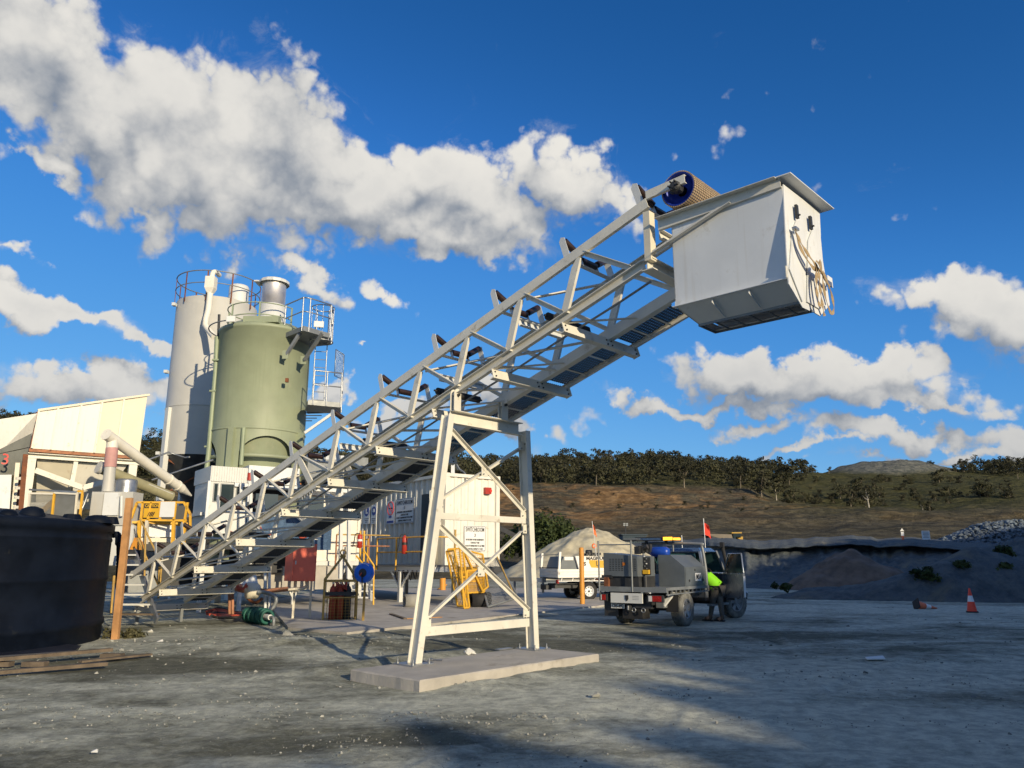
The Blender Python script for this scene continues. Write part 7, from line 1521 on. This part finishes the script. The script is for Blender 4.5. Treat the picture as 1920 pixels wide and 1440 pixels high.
MB().box(U(-.85, -.715, uz+.76), .40, .02, .14, U.ax()).build('white_strip', 'ute_white', fb_)
yl = MB().plate([U(x, -.826, uz+z) for x, z in ((.12, .40), (.80, .38), (.86, .68), (.04, .70), (.02, .60))], .006, U.l*-1).build('logo_patch', 'sign_yellow', ub)
for (tx, sz, x, z, wd) in (('MAGNUM', .17, .36, .76, .92), ('U', .30, .42, .54, .17), ('S', .20, -.18, .54, .12), ('S', .20, .98, .50, .12)): text_part('lettering', tx, sz, U(x, -.834, uz+z), U.f, Z3, 'sign_black', ub, .002, width=wd, bold=.006)
MB().lathe(U(.35, -.2, uz+1.02), [(0, -.14), (.1, -.12), (.1, .12), (0, .14)], 14, ax=(U.l, Z3, U.f)).build('welder_motor', 'dark_steel', ut); MB().ring(U(.55, -.3, uz+1.28), .08, .03, 20, X=U.f, Y=Z3).build('hose_coil', 'flag_orange', ut)
m = MB(); [m.box(U(.2+.12*k, -.25, uz+.92+.03*(k % 2)), .10, .2, .10, U.ax()) for k in range(6)]; m.build('tools', 'dark_steel', ut, kind='stuff')
MB().beam(U(1.30, -.85, uz), U(1.28, -.85, uz+1.0), .06, .05, U.l).build('front_post', 'ute_white', ut)
# vice on the tail of the silver truck
vc = thing('bench_vice', 'rusty bench vice on the left rear corner of the silver truck tray', 'vice', T(tx0+.1, .72, tz)); MB().box(T(tx0+.12, .74, tz+.12), .22, .12, .24, T.ax()).build('body', 'rust', vc); MB().box(T(tx0+.12, .74, tz+.26), .14, .30, .07, T.ax()).build('jaw', 'dark_steel', vc); MB().cyl(T(tx0+.12, .88, tz+.18), T(tx0+.12, 1.12, tz+.18), .02, n=8).build('screw', 'rust', vc)
# cab of the ute
fbox(U, ut, 'cab_lower', 1.42, 3.7, -.80, .80, .50, 1.12, 'ute_white')
MB().hexa([U(1.44, -.78, 1.12), U(2.75, -.78, 1.12), U(2.75, .78, 1.12), U(1.44, .78, 1.12)], [U(1.50, -.66, 1.68), U(2.35, -.66, 1.68), U(2.35, .66, 1.68), U(1.50, .66, 1.68)]).build('cab_upper', 'glass_dark', ut); MB().box(U(1.93, 0, 1.70), .92, 1.36, .05, U.ax()).build('roof', 'ute_white', ut)
ufb = at(1119, 1052, Y=U(-.1, -.4, 0).y); uft = at(1110, 977, Y=ufb.y); flagpole(ufb, uft, 'flag_orange', 'faded orange pennant on a bent whip above the white ute', w=.24, h=.42)

# --- worker leaning into the cab ---
def skinmesh(name, joints, edges, mt, parent=None, sub=2, root=0, **kw):
    me = bpy.data.meshes.new(name); off = V3(parent['_o']) if parent is not None else V3(kw.get('loc', (0, 0, 0)))
    me.from_pydata([tuple(V3(j[:3])-off) for j in joints], edges, []); o = bpy.data.objects.new(name, me); COL.objects.link(o)
    md = o.modifiers.new('s', 'SKIN'); md.use_smooth_shade = True
    for i, j in enumerate(joints): v = me.skin_vertices[0].data[i]; r = j[3]; v.radius = (r, r) if not isinstance(r, tuple) else r; v.use_root = i == root
    sb = o.modifiers.new('u', 'SUBSURF'); sb.levels = sub; sb.render_levels = sub
    bpy.context.view_layer.update(); ev = bpy.data.meshes.new_from_object(o.evaluated_get(bpy.context.evaluated_depsgraph_get())); bpy.data.objects.remove(o)
    ev.materials.clear(); ev.materials.append(MATS[mt]); ev.polygons.foreach_set('use_smooth', [True]*len(ev.polygons)); ob = bpy.data.objects.new(name, ev); COL.objects.link(ob)
    if parent is not None: ob.parent = parent
    else: ob.location = off
    ob['_o'] = tuple(off); return ob
pf_ = gp(1353, 1166); po_ = V3((pf_.x, pf_.y, 0))
# person frame: x toward the cab interior (truck left), y = truck forward
PFx = T.l; PFy = T.f
# stands beside the sill between hoop and open door; placed in truck coordinates
def pj(x, y, z): return T(x, y, z)
def person():
    ft = pf_; c = V3((ft.x, ft.y, 0)); L = T.l; Fw = T.f
    # local coords: a along truck left (into cab), b along truck forward
    q = lambda a, b, z: c+L*a+Fw*b+Z3*z
    W = lambda x, y, l=0., f=0.: at(x, y, Y=21.2)+L*l+Fw*f
    hip = W(1344, 1100, .0); chest = W(1335, 1083, .14); neck = W(1329, 1071, .30)
    p = thing('person', 'worker in a hi vis lime shirt and dark trousers leaning into the open truck door', 'person', c)
    J = [(*hip, .145), (*hip.lerp(chest, .5), .17), (*chest, .185), (*chest.lerp(neck, .6), .11), (*neck, .055), (*(neck+L*.10+Z3*.05), .085), (*(neck+L*.19+Z3*.08), .10), (*(neck+L*.26+Z3*.07), .075),
        (*(hip+Fw*.09-Z3*.07), .09), (*W(1350, 1133, -.02), .062), (*W(1351, 1157, -.05), .045), (*W(1349, 1163, .03), .045),
        (*(hip-Fw*.09-Z3*.07), .09), (*W(1342, 1133, .10), .062), (*W(1343, 1155, .16), .045), (*W(1341, 1161, .24), .045),
        (*(chest+Fw*.17+Z3*.05), .06), (*(chest+Fw*.20+L*.14-Z3*.18), .045), (*(chest+Fw*.24+L*.36-Z3*.20), .032),
        (*(chest-Fw*.17+Z3*.05), .06), (*(chest-Fw*.20+L*.16-Z3*.16), .045), (*(chest-Fw*.14+L*.38-Z3*.18), .032)]
    E_ = [(0, 1), (1, 2), (2, 3), (3, 4), (4, 5), (5, 6), (6, 7), (0, 8), (8, 9), (9, 10), (10, 11), (0, 12), (12, 13), (13, 14), (14, 15), (2, 16), (16, 17), (17, 18), (2, 19), (19, 20), (20, 21)]
    J = [tuple(j[:3])+(j[3],) for j in J]
    body = skinmesh('body', J, E_, 'skin', p)
    sc = lambda idx, k: [tuple(J[i][:3])+(J[i][3]*k+.012,) for i in idx]
    t_ids = [0, 8, 9, 10, 12, 13, 14]; tj = sc(t_ids, 1.12); tj[3] = tuple(tj[3][:3])+(.062,); tj[6] = tuple(tj[6][:3])+(.062,)
    skinmesh('trousers', tj, [(0, 1), (1, 2), (2, 3), (0, 4), (4, 5), (5, 6)], 'trousers', p)
    sids = [0, 1, 2, 3, 16, 17, 19, 20]; sj = sc(sids, 1.10); sj[0] = tuple(V3(J[0][:3])+Z3*.01)+(.165,); sj[5] = tuple(V3(sj[4][:3]).lerp(V3(sj[5][:3]), .62))+(.06,); sj[7] = tuple(V3(sj[6][:3]).lerp(V3(sj[7][:3]), .62))+(.06,)
    skinmesh('shirt', sj, [(0, 1), (1, 2), (2, 3), (2, 4), (4, 5), (2, 6), (6, 7)], 'hi_vis', p, root=1)
    bj = [(*(V3(J[0][:3])-Z3*.03), .150), (*(V3(J[0][:3]).lerp(V3(J[1][:3]), .1)), .15)]; skinmesh('waistband', bj, [(0, 1)], 'trousers', p)
    for (k, t) in ((10, 11), (14, 15)):
        a = V3(J[k][:3]); toe = q(.26, -.02 if k == 10 else -.44, .055); heel = V3((a.x, a.y, .05))
        toe = heel+(L*.20+Fw*.05)
        skinmesh('boot', [(*(a+Z3*.08), .062), (*(heel+Z3*.015), .058), (*toe, .045)], [(0, 1), (1, 2)], 'boots', p)
        MB().hexa([heel+V3((0, 0, -.05))+Fw*.05-L*.06, heel-Z3*.05-Fw*.05-L*.06, toe-Z3*.05-Fw*.045+L*.05, toe-Z3*.05+Fw*.045+L*.05], [heel-Z3*.02+Fw*.05-L*.06, heel-Z3*.02-Fw*.05-L*.06, toe-Z3*.02-Fw*.045+L*.05, toe-Z3*.02+Fw*.045+L*.05]).build('sole', 'rubber', p)
    # head details: hair cap, ears, nose (inside the cab, turned down)
    hd = V3(J[6][:3]); fd = (V3(J[7][:3])-V3(J[5][:3])).normalized(); MB().lathe(hd+Z3*.005, [(.112, -.02), (.113, .02), (.10, .06), (.06, .10), (0, .115)], 18).build('hair', 'hair', p)
    for s_ in (-1, 1): MB().lathe(hd+Fw*.105*s_, [(0, -.02), (.022, -.01), (.026, .01), (0, .02)], 10, ax=(L, Z3, Fw)).build('ear', 'skin', p)
    for (wi, ei, s_) in ((18, 17, 1), (21, 20, -1)):
        w = V3(J[wi][:3]); dr2 = (w-V3(J[ei][:3])).normalized(); sd = dr2.cross(Z3).normalized(); 
        js = [(*w, .03), (*(w+dr2*.05), .035), (*(w+dr2*.09), .032)]; ed = [(0, 1), (1, 2)]
        for k, (o_, ln) in enumerate(((-.03, .07), (-.01, .085), (.01, .08), (.028, .062))):
            b0_ = w+dr2*.09+sd*o_; js += [(*b0_, .011), (*(b0_+dr2*ln*.5-Z3*.005), .010), (*(b0_+dr2*ln-Z3*.025), .008)]; n0 = 3+k*3; ed += [(2, n0), (n0, n0+1), (n0+1, n0+2)]
        js += [(*(w+dr2*.04+sd*.045*s_), .011), (*(w+dr2*.08+sd*.06*s_-Z3*.01), .009)]; ed += [(1, 15), (15, 16)]
        skinmesh('hand', js, ed, 'skin', p, sub=1)
person()

# ------------------------------------------------------------------ cones, signs and far plant
def cone(c, up, r, h, mt, lab, band=True):
    up = V3(up).normalized(); s = up.orthogonal().normalized(); t = up.cross(s); AX = (s, t, up); g = thing('traffic_cone', lab, 'traffic cone', c)
    pr = lambda f: r*(1-f)+.022*f
    MB().lathe(c+up*.03, [(pr(0), 0), (pr(.42), h*.42)], 24, ax=AX).build('cone', mt, g); MB().lathe(c+up*.03, [(pr(.42), h*.42), (pr(.68), h*.68)], 24, ax=AX).build('reflective_band', 'reflective', g); MB().lathe(c+up*.03, [(pr(.68), h*.68), (pr(1), h), (0, h)], 24, ax=AX).build('cone_top', mt, g)
    yaw = .3; s2 = s*math.cos(yaw)+t*math.sin(yaw); t2 = up.cross(s2); MB().box(c+up*.018, r*2.3, r*2.3, .03, (s2, t2, up)).build('base', 'rubber', g)
q = gp(1823, 1148); cone(q, (0, 0, 1), .145, .70, 'cone_red', 'bright red upright traffic cone with a white band')
q = gp(1718, 1142); cone(q+Z3*.15, (.98, .10, -.17), .14, .72, 'cone_faded', 'faded red traffic cone lying on its side')
def post_sign(x, y0, y1, Yd, w, h, mt, lab, posts=1, foot=.6):
    c = at(x, (y0+y1)/2, Y=Yd); g = thing('sign', lab, 'sign', V3((c.x, c.y, c.z-h/2-foot))); MB().box(c, w, .03, h).build('panel', mt, g)
    for i in range(posts): MB().tube([c+V3(((i-(posts-1)/2)*w*.8, .03, h/2-.02)), c+V3(((i-(posts-1)/2)*w*.8, .03, -h/2-foot))], .03, 6).build('post', 'grey_steel', g)
    return g, c
g, c = post_sign(1736, 996, 1011, 58.5, .60, .66, 'sign_white', 'white notice board on the pit crest left of the blue rubble', 2, .5)
for k, wd in enumerate((.46, .40, .46, .34, .44)): MB().box(c+V3((0, -.02, .24-k*.10)), wd, .006, .035).build('text_line', 'grey_steel', g)
g, c = post_sign(1692, 998, 1004, 58.5, .22, .28, 'sign_white', 'small white and red marker post on the pit crest', 1, .6); MB().box(c-Z3*.30, .14, .05, .28).build('red_band', 'cone_faded', g); MB().plate([c+V3((-.16, -.02, .2)), c+V3((.16, -.02, .2)), c+V3((0, -.02, .42))], .02, V3((0, 1, 0))).build('cap', 'pale_steel', g)
# haul truck beyond the crest
def haul():
    Yd = 78; a = at(1365, 1017, Y=Yd); g = thing('haul_truck', 'dirty yellow haul truck with tipped body beyond the pit crest', 'dump truck', a); P = lambda x, y: at(x, y, Y=Yd)
    def sl(nm, pts, mt, t=2.2): MB().plate([P(*p) for p in pts], t, V3((0, 1, 0))).build(nm, mt, g)
    sl('body', [(1325, 1002), (1330, 1001), (1372, 1002), (1374, 1010), (1368, 1014), (1352, 1010)], 'far_brown', 2.6); sl('body_underside', [(1325, 1002.5), (1352, 1010.5), (1368, 1014.5), (1366, 1016), (1340, 1010)], 'dark_steel')
    sl('cab', [(1375, 1000), (1389, 1000), (1389, 1008), (1375, 1010)], 'glass_dark', 1.4); sl('canopy', [(1372, 998), (1391, 998), (1391, 1000), (1372, 1000)], 'far_yellow', 1.8); sl('engine_hood', [(1380, 1007), (1393, 1006), (1393, 1015), (1380, 1016)], 'far_yellow', 2.0); sl('chassis', [(1340, 1013), (1386, 1013), (1386, 1016), (1340, 1016)], 'dark_steel', 1.4)
    for x, r in ((1342, .42), (1354, .42), (1382, .40)): c = P(x, 1016.5); MB().cyl(c, c+V3((0, .5, 0)), r, n=18).build('wheel', 'rubber', g); MB().cyl(c+V3((0, 1.9, 0)), c+V3((0, 2.4, 0)), r, n=18).build('wheel', 'rubber', g)
haul()
lt = thing('light_tower', 'small mobile light tower beyond the sand stockpile', 'light tower', at(1173, 1016, Y=95)); MB().tube([at(1173, 1016, Y=95), at(1173, 984, Y=95)], .07, 6).build('mast', 'dark_steel', lt)
for x, y in ((1170.5, 982), (1175.5, 982), (1170.5, 985), (1175.5, 985)): MB().box(at(x, y, Y=94.8), .26, .12, .16).build('lamp', 'grey_steel', lt)
sh = thing('shed', 'dark blue grey metal shed beyond the sand stockpile', 'shed', at(1185, 1030, Y=96)); a, b_ = at(1165, 1032, Y=96), at(1208, 1004, Y=96); MB().box((a+b_)/2, b_.x-a.x, 3, b_.z-a.z).build('walls', 'shed_blue', sh)
for i in range(12): MB().box(V3((a.x+(b_.x-a.x)*(i+.5)/12, 94.45, (a.z+b_.z)/2)), .08, .06, b_.z-a.z-.05).build('rib', 'shed_blue', sh)
MB().box(V3(((a.x+b_.x)/2, 96, b_.z+.06)), b_.x-a.x+.3, 3.3, .10).build('roof', 'shed_blue', sh)
# pipe behind the switchroom end and small conveyor beyond
pc_ = thing('mobile_screen', 'dark mobile conveyor arm sloping beyond the container end', 'conveyor', at(960, 1010, Y=60)); MB().beam(at(928, 985, Y=60), at(968, 1006, Y=60), .3, .35, Z3).build('arm', 'dark_steel', pc_); MB().beam(at(935, 990, Y=60), at(935, 1040, Y=60), .15, .15, V3((0, 1, 0))).build('leg', 'dark_steel', pc_)
tl = thing('trailer_drawbar', 'grey trailer drawbar standing left of the white ute', 'trailer', gp(990, 1100)); MB().beam(at(985, 1086, Y=33), at(1022, 1088, Y=32.5), .16, .16, Z3).build('drawbar', 'pale_steel', tl); MB().cyl(at(1018, 1088, Y=32.4)-Z3*.5, at(1018, 1088, Y=32.4)+Z3*.15, .05, n=8).build('jockey_stand', 'grey_steel', tl); MB().box(at(975, 1086, Y=33.2), 1.0, .8, .14).build('bed', 'dark_steel', tl)
MB().beam(at(965, 1086, Y=33.2), gp(965, 1108), .1, .1, V3((0, 1, 0))).build('leg', 'grey_steel', tl)
# ------------------------------------------------------------------ trees
def quads_mesh(name, C, N_, S, mt):
    n = len(C); a = np.cross(N_, rng.normal(size=(n, 3))); a /= np.linalg.norm(a, axis=1)[:, None]+1e-9; b = np.cross(N_, a); S = S[:, None]
    k = rng.uniform(.35, .8, (n, 1)); V = np.stack([C-a*S-b*S*k*.4, C+a*S*.2-b*S*k, C+a*S+b*S*k*.3, C-a*S*.1+b*S*k], 1).reshape(-1, 3).astype(np.float32)
    me = bpy.data.meshes.new(name); me.vertices.add(4*n); me.vertices.foreach_set('co', V.ravel()); me.loops.add(4*n); me.loops.foreach_set('vertex_index', np.arange(4*n, dtype=np.int32)); me.polygons.add(n)
    me.polygons.foreach_set('loop_start', np.arange(0, 4*n, 4, dtype=np.int32)); me.polygons.foreach_set('loop_total', np.full(n, 4, dtype=np.int32)); me.update(calc_edges=True); me.materials.append(MATS[mt]); return me
def crown_pts(seed, h, w, nl=9, per=90, base=.35, flat=.62):
    r = np.random.default_rng(seed); P = []; N_ = []; lobes = []
    for i in range(nl):
        a = r.uniform(0, 2*math.pi); d = w*.5*math.sqrt(r.uniform(0, 1))*.8; z = h*(base+(1-base)*r.uniform(.12, .86)); s = w*r.uniform(.15, .27)*(1.1-.35*(z/h)); lobes.append((d*math.cos(a), d*math.sin(a), z, s))
    for (x, y, z, s) in lobes:
        q = r.normal(size=(per, 3)); q /= np.linalg.norm(q, axis=1)[:, None]; rad = s*r.uniform(.55, 1.08, (per, 1))*(1+.25*np.sin(q[:, :1]*5+seed)); p = q*rad; p[:, 2] *= flat; P.append(p+np.array([x, y, z])); N_.append(q*.6+r.normal(size=(per, 3))*.5+np.array([0, 0, .3]))
    N_ = np.concatenate(N_); N_ /= np.linalg.norm(N_, axis=1)[:, None]; return np.concatenate(P), N_, lobes
def tree_mesh(seed, h, w, mt, trunk='bark', **k):
    P, N_, lobes = crown_pts(seed, h, w, **k); cm = quads_mesh('crown', P, N_, rng.uniform(.13, .30, len(P))*w/5, mt)
    m = MB(); r = random.Random(seed); fork = V3((r.uniform(-.2, .2), r.uniform(-.2, .2), h*.34)); m.tube([(0, 0, -.6), (fork.x*.4, fork.y*.4, h*.18), fork], [h*.030, h*.024, h*.018], 7)
    for (x, y, z, s) in lobes[:6]: e = V3((x, y, z)); m.tube([fork, fork.lerp(e, .5)+V3((0, 0, -.04*h)), e], [h*.014, h*.009, h*.004], 5)
    me = bpy.data.meshes.new('trunk'); me.from_pydata(m.v, [], m.f); me.materials.append(MATS[trunk]); me.polygons.foreach_set('use_smooth', m.sm); return cm, me
KIND = [tree_mesh(11, 8, 6.8, 'leaf_dark', nl=13, base=.12), tree_mesh(12, 7, 6.4, 'leaf_olive', nl=13, base=.1), tree_mesh(13, 9, 6.4, 'leaf_dark', nl=14, base=.2), tree_mesh(14, 6, 5.4, 'leaf_olive', 'bark_pale', nl=12, base=.3), tree_mesh(15, 9.5, 6.2, 'leaf_dark', 'bark_pale', nl=11, per=90, base=.35), tree_mesh(16, 3.2, 3.8, 'leaf_dark', nl=10, base=.0)]
def place_tree(kind, X, Y, z, sc, yaw, label, cat='tree', group=None, name='gum_tree'):
    t = bpy.data.objects.new(name, None); COL.objects.link(t); t.location = (X, Y, z); t.rotation_euler = (0, 0, yaw); t.scale = (sc, sc, sc*random.uniform(.9, 1.12)); t['label'] = label; t['category'] = cat
    if group: t['group'] = group
    for nm, me in zip(('crown', 'trunk'), KIND[kind]): o = bpy.data.objects.new(nm, me); COL.objects.link(o); o.parent = t
    return t
# the wood on the slope: one mass behind, single trees along its front edge and skyline
def forest():
    Cc = []; Nn = []; Ss = []; dens = lambda px, D: 1.0
    allP = []; tr = MB(); cnt = 0; base = [crown_pts(100+i, random.uniform(6, 9), random.uniform(6, 8), 8, 34, base=.0) for i in range(12)]
    r = np.random.default_rng(5); tries = 0
    while cnt < 2500 and tries < 16000:
        tries += 1; px = r.uniform(-300, 2150); D = r.uniform(232, 445)
        lo = np.interp(px, [-300, 280, 860, 1000, 1300, 1420, 1500, 1560], [200, 220, 236, 240, 238, 245, 285, 330])
        if D < lo: continue
        if px > 1440:
            f = (px-1440)/120.
            if r.random() < np.clip(f, 0, 1)*.96 and not (px > 1820 and D > 370): continue
            if 1560 < px < 1830 : continue
        X = (px-960)/1458.*D; z = float(hill_at(X, D)); P, N_, _ = base[r.integers(12)]; a = r.uniform(0, 6.28); c, s = math.cos(a), math.sin(a); sc = r.uniform(.5, 1.0)+r.random()**3*.5
        Q = P.copy(); Q[:, 0], Q[:, 1] = P[:, 0]*c-P[:, 1]*s, P[:, 0]*s+P[:, 1]*c; allP.append((Q*sc+np.array([X, D, z]), N_, np.full(len(P), .62*sc)*r.uniform(.6, 1.2, len(P)))); cnt += 1
        if D < lo+12 and r.random() < .12: tr.tube([(X, D-2.2, z-.5), (X+.3, D-2.2, z+3.4*sc)], [.13, .07], 5)
    for k, (nm, mt) in enumerate((('wood', 'leaf_dark'), ('wood', 'leaf_olive'))):
        sel = [p for i, p in enumerate(allP) if (i % 3 == 0) == (k == 1)]
        me = quads_mesh(nm, np.concatenate([p[0] for p in sel]), np.concatenate([p[1] for p in sel]), np.concatenate([p[2] for p in sel])*.62, mt); o = bpy.data.objects.new(nm, me); COL.objects.link(o); o['kind'] = 'stuff'; o['label'] = 'dense gum woodland covering the hill below the skyline'; o['category'] = 'woodland'
    tr.build('wood_trunks', 'bark', None, kind='stuff', label='pale trunks along the front of the hill woodland', category='woodland')
    return
forest()
G1 = 'gum trees along the wooded skyline'; G2 = 'bushes scattered over the far green slope'
sky = [(1130, 385, 2, 1.25), (1152, 390, 4, 1.1), (1098, 392, 0, .9), (905, 395, 2, .8), (1232, 390, 4, .85), (1290, 392, 2, .9), (1338, 390, 4, .9), (1385, 392, 0, .85), (1432, 388, 2, .8), (1520, 360, 2, .9), (1500, 365, 0, .9), (1540, 370, 0, .6), (1570, 378, 4, .42), (1725, 400, 0, .75), (1745, 402, 1, .65), (1768, 398, 2, .6), (1850, 390, 0, .85), (1875, 392, 2, .8), (1905, 395, 1, .8), (1960, 395, 2, .8), (1815, 385, 1, .75), (1830, 388, 2, .8)]
ORD = ['first', 'second', 'third', 'fourth', 'fifth', 'sixth', 'seventh', 'eighth', 'ninth', 'tenth', 'eleventh']
for i, (px, D, k, s) in enumerate(sky):
    X = (px-960)/1458*D; near = 'the wooded skyline behind the trestle' if px < 1450 else ('the ridge left of the spoil mound' if px < 1600 else 'the ridge right of the spoil mound')
    sz_ = 'tall' if s >= .9 else ('small' if s < .7 else 'medium sized'); ords = ORD[sorted(t[0] for t in sky if ((t[0] < 1450), 1450 <= t[0] < 1600, t[0] >= 1600)[0 if px < 1450 else (1 if px < 1600 else 2)]).index(px)]
    place_tree(k, X, D, float(hill_at(X, D))-.2, s, i*1.3, sz_+' gum tree, '+ords+' from the left on '+near, group=G1+(' left' if px < 1450 else ' right'))
near_t = [(1465, 232, 3, .95, 'pale trunked gum tree at the front edge of the wood above the orange cut'), (1437, 228, 0, 1.0, 'broad dark gum tree at the front edge of the wood, left of the pale trunk'), (1290, 236, 2, .9, 'tall gum tree at the lower edge of the wood behind the truck'), (1640, 212, 4, .80, 'leaning gum with a white trunk alone on the lower slope'), (1606, 222, 2, .62, 'slender dark tree left of the white trunked gum'),
          (1624, 240, 0, .70, 'bushy dark tree just above the white trunked gum'), (1755, 200, 5, 1.0, 'round bush low on the slope above the white notice board'), (1742, 195, 3, .45, 'small bare looking sapling left of the round bush')]
for (px, D, k, s, lab) in near_t: X = (px-960)/1458*D; place_tree(k, X, D, float(hill_at(X, D))-.1, s, px*.7, lab)
rb_ = random.Random(9)
for i in range(85):
    px = rb_.uniform(1440, 1930); D = rb_.choice([228, 240, 262, 285, 300, 318])+rb_.uniform(-6, 6); X = (px-960)/1458*D
    sz_ = rb_.uniform(.4, .95); place_tree(rb_.choice([5, 5, 5, 1]), X, D, float(hill_at(X, D))-.3, sz_, px, ('small' if sz_ < .6 else ('middling' if sz_ < .78 else 'large'))+' dark bush dotted over the '+('lower' if D < 250 else ('middle' if D < 292 else 'upper'))+' part of the far green slope, '+('left' if px < 1600 else ('centre' if px < 1760 else 'right'))+' third', 'bush', G2, 'bush')
for i in range(26):
    px = rb_.uniform(900, 1500); D = rb_.uniform(185, 232); X = (px-960)/1458*D; place_tree(5, X, D, float(hill_at(X, D))-.2, rb_.uniform(.2, .5), px, 'tiny scrub bush on the brown quarry slope below the wood', 'bush', 'scrub bushes on the brown slope', 'bush')
for i, (px, D, k, s) in enumerate(((30, 330, 1, 1.2), (75, 322, 0, 1.1), (100, 330, 2, 1.0), (10, 300, 4, .9), (285, 250, 2, .95), (278, 200, 0, .8), (262, 190, 1, .8), (240, 180, 1, .9), (270, 160, 5, 1.6), (252, 150, 5, 1.8))):
    X = (px-960)/1458*D; place_tree(k, X, D, float(hill_at(X, D))-.3, s, i, ('second', 'third', 'fourth', 'first')[i]+' dark tree from the left rising behind the aggregate bin' if px < 150 else ORD[sorted((285, 278, 262, 240, 270, 252)).index(px)]+' dark tree from the left between aggregate bin and white silo', group='trees behind the bins'+(' far left' if px < 150 else ' in the gap'))
# large bush left of the stockpile
def big_bush():
    c = at(1012, 1085, Y=88); c.z = -.6; P, N_, l = crown_pts(77, 4.1, 5.2, nl=20, per=620, base=.08, flat=.85); me = quads_mesh('crown', P, N_, rng.uniform(.07, .16, len(P)), 'leaf_bush')
    t = thing('bush', 'large dense green bush between the trestle and the sand stockpile', 'bush', c); o = bpy.data.objects.new('crown', me); COL.objects.link(o); o.parent = t; t.scale = (1.72,)*3; t['_o'] = (c.x, c.y, c.z)
    m = MB(); [m.tube([c, c+(V3((x, y, z)))*.6], [.08, .03], 5) for x, y, z, s in l[:6]]; m.build('stem', 'bark', t, kind='stuff')
big_bush()
def tuft(px, py, D, w, h, n, lab):
    c = at(px, py, Y=D); t = thing('shrub', lab, 'shrub', c); P, N_, l = crown_pts(int(px), h, w, nl=7, per=n//7, base=.02, flat=.6); me = quads_mesh('foliage', P, N_, rng.uniform(.05, .12, len(P))*(.5 if px < 300 else 1), 'leaf_bush' if px > 300 else 'leaf_olive'); o = bpy.data.objects.new('foliage', me); COL.objects.link(o); o.parent = t
for a in ((1740, 1086, 31.5, 1.1, .45, 500, 'small green shrub on the left shoulder of the earth mound'), (1795, 1078, 32, 1.3, .55, 700, 'green shrub on top of the earth mound behind the cone'), (1865, 1078, 32, 1.1, .5, 500, 'green shrub right of the one behind the cone'), (1880, 1042, 40, 1.3, .5, 500, 'green shrub high on the steep heap below the rubble'), (1465, 1108, 38, 1.0, .3, 400, 'dry low shrub at the foot of the pit wall'),
          (235, 1198, 16.9, .9, .16, 600, 'patch of dry weeds at the foot of the timber post')): tuft(*a)
